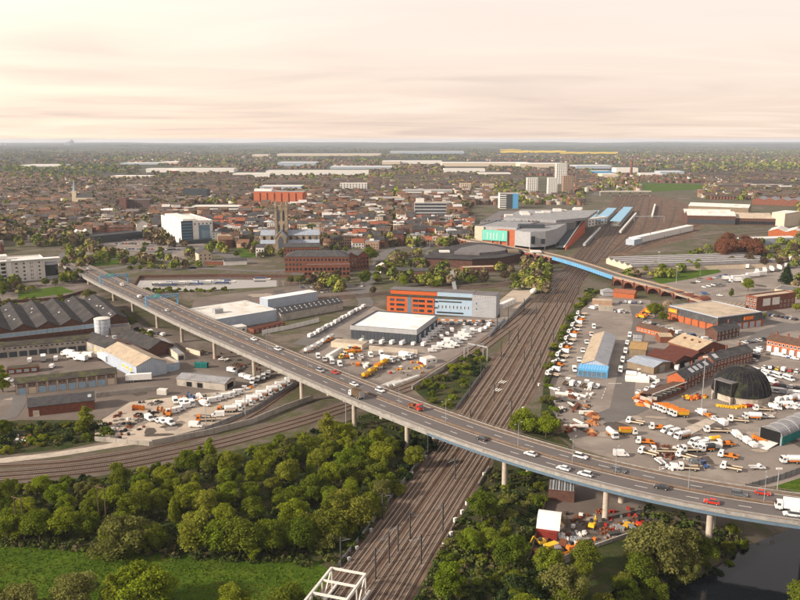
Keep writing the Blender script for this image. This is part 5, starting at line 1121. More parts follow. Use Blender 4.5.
# orange flats
t,L,D=bld('apartment_block','long orange clad apartment block behind the gothic tower','flats',(254,206.5),(304,207),18,26.,'flat','clad_orange_soft' if 'clad_orange_soft' in MATS else M('clad_orange_soft',(.42,.125,.06),var=.15,scale=.3),'roof_white2',par=0)
for i in range(7): MB().box(L*i/7+1.2,L*(i+1)/7-1.6,-1.6,-.02,0,24).build('bay','clad_orange_soft',t)
far_windows(t,L,D,[('F',28,8,1.3,1.5,1.5,3.)]); MB().box(0,L*.35,4,16,26.2,30).build('penthouse','wall_white',t); MB().box(-.5,L+.5,-.5,D+.5,25.9,26.3).build('cornice','wall_grey',t)
def box_land(name,label,cat,x0,x1,yb,yt,dep,wm,rm,nw=0,nr=0,strips=False,wmat='glass',roof='flat',rh=4,group=None,ww=None):
    k=(P(x0,yb)-Vector((0,0,0))); a=P((x0+x1)/2,yb); h=1.
    lo,hi=0.,200.
    for _ in range(30):      # height whose top projects to yt
        h=(lo+hi)/2
        if PX((a.x,a.y,h))[1]>yt: lo=h
        else: hi=h
    t,L,D=bld(name,label,cat,(x0,yb),(x1,yb),dep,h,roof,wm,rm,par=.5 if roof=='flat' else 0,rh=rh,group=group)
    if strips:
        m=MB(); dz=h/nr
        for j in range(nr): m.box(.4,L-.4,-.1,.02,j*dz+dz*.35,j*dz+dz*.8)
        m.build('windows',wmat,t,kind='stuff')
    elif nw: far_windows(t,L,D,[('F',nw,nr,(L/nw)*.55,h/nr*.5,h/nr*.3,h/nr)]+([('L',max(2,int(nw*D/L)),nr,(L/nw)*.55,h/nr*.5,h/nr*.3,h/nr)] if x0>400 else [('R',max(2,int(nw*D/L)),nr,(L/nw)*.55,h/nr*.5,h/nr*.3,h/nr)]),wmat)
    return t,L,D,h
BL_=box_land
BL_('office_block','long white office with three window bands in the left town centre','office',192,239,214.5,206.5,26,'wall_white','roof_white2',0,3,True)
BL_('office_block','black clad block with flat roof left of the orange flats','office',183,207,199.5,189.5,26,'wall_dark','felt_dark',8,4)
BL_('apartment_tower','narrow orange brick tower block by the straight town road','flats',120,126.5,211,198,16,'brick','felt_mid',3,7); BL_('office_block','dark brown office block next to narrow orange tower','office',127,150,210.5,200,24,'brick_dark','felt_mid',9,5)
BL_('hospital_block','white and black tower slabs in the middle distance','hospital',340,367,192.5,183.5,24,'wall_white','roof_white2',9,5); BL_('flats_block','cream block of flats, left one of two below far warehouses','flats',460,471,191.5,183.8,18,'wall_cream','roof_beige',5,5); BL_('flats_block','cream block of flats, right one of two below far warehouses','flats',483,494,191.5,184.5,18,'wall_cream','roof_beige',5,5)
BL_('office_block','long pale grey office behind the concrete slab office','office',403,452,198.5,190.3,30,'wall_white','roof_grey',0,4,True); t,L,D,h=BL_('concrete_office','five-storey concrete slab office with dark window bands','office',414.5,446.5,219.5,203,22,'wall_grey','roof_beige',0,5,True); MB().box(2,L*.3,4,14,h,h+6).build('plant_room','wall_white',t)
BL_('car_park_deck','brown multi-storey deck left of the concrete slab office','car park',372,404,204,198,40,'wall_tan','roof_beige',0,2,True); BL_('brick_store','long brick shop range behind the concrete slab office','shops',420,466,205.5,201.5,30,'brick','roof_tile_red',12,2)
t,L,D,h=BL_('glass_tower','white, black and blue glass tower behind shopping centre','office',499.5,518,208.5,193.5,22,'wall_white','felt_mid',0,7,True); MB().box(L*.36,L*.68,-.8,-.12,0,h*.96).build('dark_glazing','wall_dark',t); MB().box(L*.7,L,-.8,-.12,0,h).build('blue_glazing','paint_blue',t)
BL_('tower_block','white tower block, left one of the close pair','tower block',527,537.5,192.5,178.2,18,'wall_white','roof_white2',5,10); BL_('tower_block','white tower block, right one of the close pair','tower block',548,557,195.3,178.2,18,'wall_white','roof_white2',5,11)
BL_('tower_block','tallest pale tower block behind the brown one','tower block',556,566.5,184,163.5,22,'wall_white','roof_white2',5,14); BL_('tower_block','brown brick tower block right of the pale ones','tower block',563,572.5,194,176,18,'brick_pale','felt_mid',5,11)
c=P(631,175.5); t=T('chimney_stack','tall solitary brick factory chimney on the far right','chimney',(c.x,c.y,0)); MB().lathe([(5,-1),(4.6,8),(3.,44),(3.3,46),(3.,47)],14).build('shaft','brick',t); MB().lathe([(5.6,-1),(5.6,5),(5,6)],12).build('plinth','brick_dark',t)
# council building before the church
t,L,D=bld('council_building','large red-brown brick building with hipped roofs in front of church','civic building',(285,272.5),(349,272.5),20,14.,'hip','brick','slate',rh=4.5,fw=[('F',18,3,1.6,2.2,1.8,4.2)])
bld('council_wing','brick front wing with flat roof below the civic building','civic building',(304,277.5),(350,277),9,10.,'flat','brick','felt_mid',par=1.,fw=[('F',12,2,2.,2.2,2.,4.)]); bld('council_wing','brick end wing with two gables beside the green round tree','civic building',(345,271),(369,268.5),18,12.,'y','brick','slate',rh=4,n=2,fw=[('F',8,3,1.4,2.,1.6,3.6)])
bld('office_range','long slate roofed brick range left of civic building','civic building',(284,262),(320,261.5),14,14.,'x','brick','slate',rh=3.,fw=[('F',12,3,1.5,2.,2,4)])
# dark polygonal retail building
pg=[(425,266),(438,257),(470,250),(496,252),(520,258),(519,262),(500,266),(472,268)]; c=P(470,260); t=T('polygonal_store','low dark many-sided store with brown roof edge by viaduct','store',(c.x,c.y,0))
v=[P(*q)-c for q in pg]; MB().prism([(q.x,q.y) for q in v],-.2,7.5).build('wall','brick_dark',t); MB().prism([(q.x*1.03,q.y*1.03) for q in v],7.5,8.2).build('roof','felt_dark',t); MB().prism([(q.x*.55+8,q.y*.5) for q in v],8.2,10.6).build('upper_roof','felt_mid',t)
for i in range(5): MB().box(-30+i*22,-20+i*22,-8,4,8.3,9.3+i%2).build('roof_unit','wall_tan' if i%2 else 'roof_white2',t)
bld('pavilion','low brick pavilion with white fascia in front of dark store','pavilion',(463,273),(496,272),10,4.2,'flat','brick','roof_beige',par=.6,fw=[('F',10,1,2.,1.6,1.2,3)])
bld('pavilion','low dark brick row with pale gable above the footbridge','pavilion',(392,275),(428,276),10,4.,'x','brick_dark','slate',rh=2); bld('warehouse_small','pale gabled store by the road beside brick pavilion','store',(381,273),(392,272),9,5,'y','wall_white','roof_white2',rh=2.4)
# shopping centre
t,L,D=bld('shopping_centre','big grey shopping centre with curved corner and turquoise panel','shopping centre',(475,245),(516,247.5),110,20,'flat','wall_grey','roof_grey',par=1.4)
MB().box(0,L*.22,-2,-.02,-.2,21).build('stone_bay','wall_tan' if False else 'wall_cream',t); MB().box(L*.55,L*.98,-1.2,-.02,-.2,19).build('orange_bay','clad_orange_soft',t); MB().box(L*.22,L*.55,-1.5,-.02,-.2,18).build('orange_bay','clad_orange_soft',t)
s=MB().box(L*.2,L*.8,-3.2,-2.4,6.5,18.).build('turquoise_panel','panel_teal',t)
for x in (.32,.4,.47,.55,.7): MB().box(L*x,L*x+.7,-3.3,-3.2,8,15).build('slot','wall_white',s)
for x in (.2,.43,.62,.8): MB().box(L*x-.4,L*x+.4,-3.0,-2.,-.2,18.).build('column','steel_grey',t)
a=P(515.5,248.5); cur=[P(*q) for q in ((515,248.5),(530,250.5),(545,250.),(556,247),(564,242),(572,235))]
m=MB(); c0=P(516,247.5); back=P(566,226); pr=[(q.x-a.x,q.y-a.y) for q in cur]+[(back.x-a.x+10,back.y-a.y),(back.x-a.x-60,back.y-a.y+20),(c0.x-a.x+2,c0.y-a.y+60)]
t2=T('shopping_centre_wing','curved pale grey drum wing of shopping centre above the tracks','shopping centre',(a.x,a.y,0)); m.prism(pr,3.5,19.).build('wall','wall_grey',t2); MB().prism([(x*.99,y*.99+.5) for x,y in pr],19.,19.6).build('roof','roof_grey',t2)
for q in cur[:-1]: MB().tube((q.x-a.x,q.y-a.y+2,-.2),(q.x-a.x,q.y-a.y+2,3.6),.7).build('column','concrete',t2)
for x0,x1 in ((15,19),(27,31)):
    p=Vector(pr[1])+ (Vector(pr[2])-Vector(pr[1]))*((x0-14)/18); MB().box(p.x,p.x+4,p.y-.6,p.y+.3,7,15 if x0==15 else 12).build('window','glass',t2)
MB().box(6,34,18,30,19.6,23.5).build('roof_storey','wall_dark',t2)
b=frame((475,236),(585,236),None,120.,20.); t3=T('rooftop_car_park','stepped pale rooftop parking decks of the shopping centre','car park',(P(480,222,20).x,P(480,222,20).y,0))
u0=P(480,222,20); pts=[(480,222),(540,226),(575,222),(584,212),(500,211)]; v=[P(*q,20)-u0 for q in pts]; MB().prism([(q.x,q.y) for q in v],-.2,20.2).build('deck','felt_mid',t3); MB().prism([(q.x*.9+30,q.y*.75+20) for q in v],20.2,23.4).build('upper_deck','roof_grey',t3)
for i in range(9): q=v[0].lerp(v[4],.3+.07*i); q=q+Vector((rnd.uniform(-6,20),rnd.uniform(-10,10),0)); MB().box(q.x+20+i*9,q.x+30+i*9,q.y,q.y+9,20.2,24.5+i%3).build('roof_unit','wall_white' if i%2 else 'roof_white2',t3)
# red ramp wall and footbridge
m=MB(); p=[P(565,250),P(584,233)]; q=p[1]-p[0]; t=T('station_wedge','orange red wedge wall with dark ramp beside the station tracks','ramp',tuple(p[0])); MB().slab((0,0,-.2),(q.x,q.y,-.2),(q.x,q.y,17.5),(0,0,2.5),-1.2).build('wedge_wall',M('clad_red',(.42,.10,.045),var=.15),t); MB().slab((-1.5,0,2.8),(q.x-1.5,q.y,17.8),(q.x-12,q.y,17.8),(-9,0,2.8),.5).build('ramp_deck','wall_dark',t); MB().slab((-.8,-.2,3.1),(q.x-.8,q.y-.2,18.3),(q.x-2,q.y,18.3),(-2,0,3.1),.5).build('ramp_trim','wall_white',t)
# station platforms and trains
def plat(a,b,w_,h,label,mat,posts=True,name='platform_canopy'):
    A,B=P(*a),P(*b); d=B-A; L=d.length; t=T(name,label,'canopy' if posts else 'train',tuple(A),math.atan2(d.y,d.x))
    if posts:
        MB().box(0,L,-w_/2,w_/2,-.1,1.).build('platform','concrete',t); MB().box(0,L,-w_/2,w_/2,h,h+.5).build('canopy',mat,t)
        for i in range(8): MB().box(L*(i+.5)/8-.2,L*(i+.5)/8+.2,-.2,.2,1,h).build('post','steel_grey',t)
    else:
        n=max(1,round(L/23))
        for i in range(n):
            c=MB().ext_x([(-1.4,1.),(1.4,1.),(1.4,3.4),(.9,3.9),(-.9,3.9),(-1.4,3.4)],L*i/n+.4,L*(i+1)/n-.4).build('carriage',mat,t)
            MB().box(L*i/n+1,L*(i+1)/n-1,-1.46,1.46,2.2,3.).build('windows','glass',c); MB().box(L*i/n+2,L*(i+1)/n-2,-1.1,1.1,.2,1.).build('bogies','steel_dark',c)
M('canopy_blue',(.24,.42,.56),var=.12)
plat((598,226),(612,212.5),14,7,'pale blue platform canopy, left one at the station','canopy_blue'); plat((615,226.5),(628,211.5),14,7,'pale blue platform canopy, right one at the station','canopy_blue'); plat((588,226),(596,215),10,7,'pale blue canopy nearest the orange wedge wall','canopy_blue')
plat((620,234),(636,215),3,4,'white passenger train standing right of the station canopies','steel_white',False,'train'); plat((584,247),(600,230),3,4,'grey passenger train beside the orange wedge wall','galv',False,'train'); plat((652,218),(655,206),3,4,'short white train in the far sidings','steel_white',False,'train')
bld('overbridge','pale concrete road bridge across the far end of station','bridge',(604,196.5),(648,196.5),14,8.,'flat','concrete_pale','road',par=1.2) if False else None
a=P(600,196); b=P(650,196); t=T('station_overbridge','pale concrete road bridge across far end of the station','bridge',(a.x,a.y,0)); MB().bar(Vector((0,0,9)),b-a+Vector((0,0,9)),12,1.6).build('deck','concrete_pale',t); MB().bar(Vector((0,-6.2,10.4)),b-a+Vector((0,-6.2,10.4)),.5,1.4).build('parapet','wall_white',t)
for i in range(6): MB().bar((b-a)*(i/5)+Vector((0,0,-.2)),(b-a)*(i/5)+Vector((0,0,8.2)),2.).build('pier','concrete',t)
a=P(634,222); b=P(664,222); t=T('signal_gantry','grey signal gantry spanning the station sidings','gantry',(a.x,a.y,0)); MB().bar(Vector((0,0,8)),b-a+Vector((0,0,8)),1.2,1.2).build('beam','steel_grey',t); MB().bar((0,0,0),(0,0,8),.6).build('post','steel_grey',t); MB().bar(b-a,b-a+Vector((0,0,8)),.6).build('post','steel_grey',t)
bld('footbridge_building','glazed white station footbridge building','station',(588,227),(607,224),8,10,'flat','wall_white','roof_white2',par=.4,fw=[('F',6,2,3,2,2,4)])
# curved white siding shed
bld('siding_shed','long pale blue-white carriage shed between the sidings','shed',(636,244),(693,230.5),9,6.5,'flat','wall_white','roof_white',par=.3); bld('siding_shed','short pale end block joined to carriage shed','shed',(634,245.5),(642,243.8),10,6.,'flat','wall_bluegrey','roof_white',par=.3)
# railway works at right
bld('railway_works','large cream roofed railway works hall with raised middle roof','works',(687,224),(735,225),60,12,'x','brick_dark','roof_white2',rh=5,n=2,fw=[('F',14,1,4,6,1,4)]); bld('railway_works','long pale works hall behind the cream roofed one','works',(688,212),(748,214.5),40,10,'x','wall_tan','roof_white2',rh=4)
bld('railway_works','brown roofed works hall with white-framed windows','works',(728,224.5),(776,225.5),55,9,'x','brick_dark','roof_beige',rh=4,n=2,fw=[('F',16,1,3.4,4,1,4)]); bld('railway_works','tall plain cream works block with pale roof','works',(771,225),(784,226.5),50,17,'x','wall_cream','roof_white2',rh=2)
bld('depot_shed','low pale depot shed with red gables at right edge','depot',(768,236),(840,240),40,6,'y','brick_orange','roof_white2',rh=3.5,n=4); bld('depot_shed','grey roofed workshops beyond the railway works','depot',(752,204.5),(800,206.5),50,9,'y','brick','roof_grey',rh=4,n=4)
bld('lorry_shed','long pale blue lorry shed in front of the depot','shed',(740,245),(800,243),18,6,'flat','wall_bluegrey','roof_white2',par=.3)
# far warehouses
FW=[(159,178,164,161.4,0),(146,234,172.3,167.3,0),(233,270,177.5,172,0),(252,268,156.6,154,0),(277.5,316,166,161.2,1),(266,368.5,175,169.2,0),(277,381,156,153.2,0),(260,301,190.5,185,1),(382,400,164.5,160.2,0),(390,442,164,160.2,0),(442,530,166.3,161.6,0),(444,485,172.5,167.6,0),(479,511,176.5,172,0),(390,464,153.6,150.4,1),(520,566,167.6,162.4,0),(576,613,168.6,164.8,1),(616,638,172.6,166.4,0),(593,611,174.5,170,2),(602,618,177.5,173,0),(660,684,174.5,170.4,1),(749,775,187.6,183.6,0),(781,792,189,184.8,0),(720,749,191.5,188,0),(167,176,172.6,170.4,3),(330,392,169,166,1),(20,60,166.5,164.6,0),(110,150,178,175.5,0),(120,160,164.6,162.6,1),(640,662,176,172.5,0),(700,730,176,173.6,0)]
FWN={}
for i,(x0,x1,yb,yt,c) in enumerate(sorted(FW)):
    FWN[c]=FWN.get(c,-1)+1; cn=['white','pale blue','deep blue','red'][c]; lab=f'{cn} far-off warehouse, {ordn(FWN[c])} from left of the {cn} ones below the horizon'
    box_land('distribution_warehouse',lab,'warehouse',x0,x1,yb,yb-(yb-yt)*.72,130 if yb<170 else 60,[('wall_white','wall_cream','wall_white')[i%3],'wall_bluegrey','paint_blue','red'][c],('roof_white2','roof_white','roof_white2')[i%3],'roof_white' and 0,0,group=cn+' far-off warehouses')
for i,(x,h) in enumerate(((66,50),(69,62),(72,84),(73,60),(2,42),(6,38))):
    c=P(x,146.); o=MB().box(-18,18,-18,18,-5,h*1.1).box(-9,9,-9,9,h*1.1,h*1.25).build('far_tower','wall_grey',loc=(c.x,c.y,0)); tag(o,'hazy grey tower standing on the left horizon','tower','far horizon towers')
# quayside
bld('quay_house','brick gabled quay house with blue sign behind the basin','house',(199,262),(212,261),12,8,'y','stone_cream','slate',rh=5,fw=[('F',3,2,1.2,1.6,2,3.4)]); bld('quay_house','white cottage beside trees behind the basin','house',(256,256.5),(264,256.5),9,9,'x','wall_white','slate',rh=3,fw=[('F',3,2,1.3,1.6,2,3.4)])
bld('boathouse','low dark roofed boathouse with white gables on the quay','boathouse',(224,265.5),(247,264.5),9,4,'x','wall_white','slate',rh=2); bld('quay_shed','flat brick quay shed with red front','shed',(205,264.8),(223,265),7,3.,'flat','brick','felt_mid',par=.3)
bld('glass_hall','dark glazed low hall with wide flat roof by the car park','hall',(88,244.5),(143,238.5),26,7.5,'flat','wall_dark','felt_dark',par=.8,fw=[('F',30,1,2.,4.,1.,3)]); bld('white_gabled_shop','white gabled shop left of dark glazed hall','shop',(74,240),(92,239),14,7,'y','wall_white','roof_white2',rh=4,n=2); bld('white_cottage','white gabled house right of the dark glazed hall','house',(137,232),(150,231.5),12,10,'y','wall_white','slate',rh=5)
bld('hall_white_roof','low hall with broad white roof in the terraces','hall',(91,216.5),(114,216.5),40,9,'flat','brick','roof_white',par=.4)
# boats in the basin
def boat(px,py,rz,mat,label):
    c=P(px,py,.1); t=T('narrow_boat',label,'boat',(c.x,c.y,.1),R(rz),None); MB().frus(-6,7,-1.,1.,-.3,-6.4,8.2,-1.2,1.2,.8).build('hull',mat,t); MB().box(-5.5,4,-.9,.9,.8,1.9).build('cabin','wall_white' if mat!='wall_white' else 'car_blue',t); MB().box(-4.6,3.2,-.94,.94,1.15,1.6).build('windows','glass',t)
for i in range(11): boat(160+i*6.6,284.5-i*.28+(i%2)*.5,rnd.uniform(-8,8),['wall_dark','car_blue','wall_white','steel_grey'][i%4],f'{["black","blue","white","grey"][i%4]} moored boat in the canal basin, {ordn(i)} from the left')
boat(261,279.5,4,'wall_white','white cruiser moored alone at the right of the basin')
# footbridge stair by the tracks
c=P(455,290); t=T('footbridge','grey steel footbridge stair between hedges above the office','footbridge',(c.x,c.y,0)); MB().slab((-1.5,0,.3),(1.5,0,.3),(1.5,42,8),(-1.5,42,8),.4).build('ramp','steel_grey',t)
for i in range(4): MB().box(-.3,.3,i*12+2,i*12+2.6,-.1,.5+i*2.2).build('post','steel_grey',t)
# ================================================================== houses and small town buildings
EXC=[(470,585,205,262),(583,700,192,262),(685,800,200,230),(262,319,234,252),(284,372,252,280),(252,306,199,209),(168,216,232,246),(190,240,204,216),(88,145,232,262),(412,448,212,222),(498,520,202,210),(0,60,240,300),(524,576,176,197),(640,705,183,193),(630,705,225,250),(70,150,249,270),(630,800,245,335),(71,80,198,206),(116,153,204,213),(424,522,246,270)]
def ok(px,py): return not any(a<=px<=b and c<=py<=d for a,b,c,d in EXC)
TOWNV=[];TOWNF=[];TOWNT=[];TOWNC=[];nV=0
def h_stuff(x,y,rz,l,d,h,rh,wc,rc,flat=False):
    global nV
    c,s=math.cos(rz),math.sin(rz); q=lambda a,b,z:(x+c*a-s*b,y+s*a+c*b,z); a,b=l/2,d/2; n=nV
    if flat:
        v=[q(-a,-b,0),q(a,-b,0),q(a,b,0),q(-a,b,0),q(-a,-b,h),q(a,-b,h),q(a,b,h),q(-a,b,h)]; v2=v+[q(-a-.2,-b-.2,h+.02),q(a+.2,-b-.2,h+.02),q(a+.2,b+.2,h+.02),q(-a-.2,b+.2,h+.02)]
        f=[(0,1,5,4),(1,2,6,5),(2,3,7,6),(3,0,4,7),(8,9,10,11)]; cols=[wc]*8+[rc]*4; v=v2
    else:
        v=[q(-a,-b,0),q(a,-b,0),q(a,b,0),q(-a,b,0),q(-a,-b,h),q(a,-b,h),q(a,b,h),q(-a,b,h),q(-a,0,h+rh),q(a,0,h+rh)]
        v+=[q(-a-.3,-b-.5,h-.2),q(a+.3,-b-.5,h-.2),q(a+.3,b+.5,h-.2),q(-a-.3,b+.5,h-.2),q(-a-.3,0,h+rh+.2),q(a+.3,0,h+rh+.2)]
        f=[(0,1,5,4),(1,2,6,9,5),(2,3,7,6),(3,0,4,8,7),(10,11,15,14),(12,13,14,15)]; cols=[wc]*10+[rc]*6
    TOWNV.extend(v); TOWNC.extend(cols); nV+=len(v)
    for k in f: TOWNF.extend(n+i for i in k); TOWNT.append(len(k))
HC=[(.17,.082,.056),(.21,.115,.075),(.27,.18,.125),(.15,.078,.055),(.46,.40,.32),(.22,.10,.062)]; RC=[(.095,.070,.056),(.125,.085,.062),(.15,.088,.056),(.075,.06,.052),(.19,.105,.065),(.12,.10,.085)]
HMESH={}
def house_parts(wm,rm,l,d,h,rh):
    k=(wm,rm)
    if k not in HMESH:
        a,b=l/2,d/2; w_=MB(); w_.box(-a,a,-b,b,-.3,h); w_.add([(x,y,z) for x in (-a,a) for y,z in ((-b,h),(b,h),(0,h+rh))],[(0,2,1),(3,4,5)])
        r_=MB(); r_.slab((-a-.02,-b-.5,h-.1),(a+.02,-b-.5,h-.1),(a+.02,0,h+rh+.2),(-a-.02,0,h+rh+.2),.2); r_.slab((-a-.02,0,h+rh+.2),(a+.02,0,h+rh+.2),(a+.02,b+.5,h-.1),(-a-.02,b+.5,h-.1),.2)
        c_=MB(); c_.box(a-.9,a-.1,-.4,.4,h+rh-.5,h+rh+1.6); g=MB()
        for x in (-a*.45,a*.45):
            for z in (1.,3.7): g.box(x-.6,x+.6,-b-.1,-b+.02,z,z+1.5)
        HMESH[k]=[('wall',w_.mesh('wall',wm)),('roof',r_.mesh('roof',rm)),('chimney',c_.mesh('chimney',wm)),('windows',g.mesh('windows','glass'))]
    return HMESH[k]
CAND=[]
def terraces(poly,ang,pitch,hl,hd,h,rh,y0,y1,gap=.06):
    xs=[];c,s=math.cos(R(ang)),math.sin(R(ang)); ctr=P(sum(p[0] for p in poly)/len(poly),sum(p[1] for p in poly)/len(poly)); rad=max((P(*p)-ctr).length for p in poly)
    v=-rad; k=0
    while v<rad:
        u=-rad+rnd.random()*8; run=0
        while u<rad:
            if run<=0: run=rnd.randint(7,18); u+=rnd.choice((9,9,14,40)); wi=rnd.choice((0,0,1,3,5)); ri=rnd.choice((0,1,3,3,5))
            x=ctr.x+c*u-s*v; y=ctr.y+s*u+c*v
            if y>300:
                px,py=PX((x,y,0))
                if inpoly(px,py,poly) and ok(px,py) and -15<px<815: CAND.append((y,x,R(ang),hl,hd,h,rh,wi,ri,px,py))
            u+=hl; run-=1
        v+=pitch*(1.5+.5*rnd.random()) if k%2 else pitch*1.05; k+=1
terraces([(-15,188),(60,184),(160,190),(190,214),(150,234),(75,244),(-15,246)],3,26,5.6,9,5.8,3,0,0)
terraces([(120,182),(250,176),(260,186),(250,200),(180,204),(130,200)],-8,26,5.6,9,5.8,3,0,0)
terraces([(250,184),(420,178),(480,182),(460,190),(330,196),(306,190)],12,28,5.8,9,5.8,3,0,0)
terraces([(-15,250),(60,245),(50,250),(-15,262)],3,26,5.6,9,5.8,3,0,0)
terraces([(570,196),(600,190),(596,206),(586,212),(575,208)],20,28,5.8,9,6,3,0,0)
terraces([(690,176),(815,172),(815,200),(720,202),(700,196)],-6,30,5.8,9,5.8,3,0,0)
terraces([(395,176),(560,172),(600,180),(600,190),(470,196),(395,190)],5,34,6.5,9,5.8,3,0,0)
CAND.sort(key=lambda q:q[0]); WN=['brick_dark','brick','brick_pale','brick_dark','wall_cream','brick']; RN=['slate','roof_tile_brown','roof_tile_brown','felt_dark','roof_tile_red','slate']
AREA=lambda px: 'left of the dark glazed hall' if px<88 else 'below the church spire' if px<165 else 'around the orange flats' if px<330 else 'around the concrete office' if px<520 else 'beside the tower blocks' if px<690 else 'beyond the railway works'
for k,(y,x,a,hl,hd,h,rh,wi,ri,px,py) in enumerate(CAND):
    if k<290:
        rn=RN[ri]; t=T('terraced_house',f'{"slate" if rn in("slate","felt_dark") else "brown"} roofed {["dark brick","brick","pale brick","dark brick","rendered","brick"][wi]} terraced house in the rows {AREA(px)}','house',(x,y,0),a,None); t['group']='terraced houses '+AREA(px)
        for nm,me in house_parts(WN[wi],rn,hl,hd,h,rh):
            o=ob(nm,me,t)
            if nm=='windows': o['kind']='stuff'
    else: h_stuff(x,y,a,hl,hd,h,rh,HC[wi],RC[ri])
# suburbs
for k in range(5200):
    py=153+ (rnd.random()**1.1)*40; px=rnd.uniform(-30,830)
    if not ok(px,py) or any(a-3<px<b+3 and yt<py<yb+1.5 for a,b,yb,yt,c in FW): continue
    p=P(px,py); 
    if p.y<1500: continue
    cl=math.sin(p.x/410+1.3)*math.cos(p.y/530)+.6*math.sin(p.x/170+p.y/260)
    if cl<-.25: continue
    ang=math.floor(4*(math.sin(p.x/700)+math.cos(p.y/900)))*.7; sc=1. if p.y<2500 else 1.5
    h_stuff(p.x,p.y,ang,9*sc*rnd.uniform(.8,1.6),8*sc,5.5,3,rnd.choice(HC),rnd.choice(RC+[(.20,.11,.08)]))
# town centre blocks
TC=[(150,212),(250,204),(330,196),(470,194),(500,200),(475,222),(470,244),(400,247),(372,252),(330,248),(318,236),(256,244),(216,246),(168,232),(150,234)]
WMS=['brick','brick_dark','wall_cream','wall_white','wall_grey','brick_pale','stone_cream','brick']; RMS=['felt_mid','slate','roof_grey','roof_beige','roof_white2','roof_tile_brown','felt_dark','slate','roof_tile_red']
WW=dict(brick='red brick',brick_dark='dark brick',wall_cream='cream',wall_white='white',wall_grey='grey',brick_pale='tan brick',stone_cream='stone')
cnt=0
for v in range(60):
    for u in range(92):
        x=-420+u*15+rnd.uniform(-3,3)+(v%2)*6; y=850+v*15*(1+v*.004)+rnd.uniform(-3,3); px,py=PX((x,y,0))
        if not (inpoly(px,py,TC) and ok(px,py)) or rnd.random()<.08 or u%8==3: continue
        l=rnd.uniform(9,17); d=rnd.uniform(9,14); h=rnd.choice((6,7,8,9,10,11,13)); fl=rnd.random()<.5; wm=rnd.choice(WMS); rm=rnd.choice(RMS[:5]+['roof_white2','roof_grey','roof_white','roof_white2'] if fl else RMS[5:]+['slate'])
        if cnt<290:
            cnt+=1; t=T('town_building',f'{WW[wm]} {"flat-roofed" if fl else "pitched-roof"} building in the packed town centre {"left" if px<290 else "right"} of the church tower','building',(x,y,0),R(rnd.choice((4,4,10,-6))))
            t['group']='town centre buildings '+('left' if px<290 else 'right')
            m=MB(); m.box(-l/2,l/2,-d/2,d/2,-.3,h)
            if not fl: m.add([(q,w_,z) for q in (-l/2,l/2) for w_,z in ((-d/2,h),(d/2,h),(0,h+3.5))],[(0,2,1),(3,4,5)])
            m.build('wall',wm,t); m=MB()
            if fl: m.box(-l/2-.2,l/2+.2,-d/2-.2,d/2+.2,h,h+.5); r=m.build('roof',rm,t); MB().box(-l*.2,l*.1,-1,d*.3,h+.5,h+2.2).build('roof_unit',rnd.choice(('wall_white','galv','brick')),r)
            else: m.slab((-l/2-.3,-d/2-.4,h),(l/2+.3,-d/2-.4,h),(l/2+.3,0,h+3.8),(-l/2-.3,0,h+3.8),.2); m.slab((-l/2-.3,0,h+3.8),(l/2+.3,0,h+3.8),(l/2+.3,d/2+.4,h),(-l/2-.3,d/2+.4,h),.2); r=m.build('roof',rm,t); MB().box(l/2-1.4,l/2-.3,-.5,.5,h+2.5,h+5).build('chimney','brick',r)
            far_windows_=MB(); nw=int(l/2.6)
            for j in range(int(h/3)):
                for i in range(nw): cx_=-l/2+l*(i+.5)/nw; far_windows_.box(cx_-.6,cx_+.6,-d/2-.07,-d/2+.02,1+j*3,2.6+j*3)
            far_windows_.build('windows','glass',t,kind='stuff')
        else: h_stuff(x,y,R(5),l,d,h,3,rnd.choice(HC+[(.45,.40,.33)]),rnd.choice(RC+[(.3,.29,.28),(.5,.48,.45)]),fl)
PALE=[(.42,.38,.32),(.50,.46,.40),(.34,.32,.30),(.26,.24,.23),(.17,.15,.14),(.10,.085,.075),(.20,.11,.075),(.14,.095,.07)]
SEEN=set()
for k in range(7000):      # closely packed streets between the named blocks
    py=180+rnd.random()**.9*66; px=rnd.uniform(-12,812)
    if not ok(px,py) or any(a-2<px<b+2 and yt<py<yb+2 for a,b,yb,yt,c in FW) or (60<px<200 and 236<py): continue
    p=P(px,py); x=round(p.x/19)*19+rnd.uniform(-2,2); y=round(p.y/24)*24+rnd.uniform(-3,3); q=PX((x,y,0))
    g_=(round(p.x/19),round(p.y/24))
    if g_ in SEEN or (q[0]>680 and q[1]>198): continue
    SEEN.add(g_)
    if not ok(*q) or int(round(p.x/19))%6==0 or math.sin(x/230+.5)*math.cos(y/310+x/500)<-.45: continue
    fl=rnd.random()<.42; h_stuff(x,y,R(rnd.choice((3,3,6,-5,93))),rnd.uniform(8,17),rnd.uniform(8,13),rnd.uniform(5,10),3.,rnd.choice(HC+[(.5,.45,.38),(.58,.55,.50),(.26,.17,.12)]),rnd.choice(PALE[:6]) if fl else rnd.choice(RC+PALE[4:]),fl)
o=ob('distant_houses',np_mesh('distant_houses',np.array(TOWNV),TOWNF,TOWNT,['tinted'],None,np.array(TOWNC)),kind='stuff'); tag(o,'mass of far-off brick houses and roofs spread towards the horizon','houses')
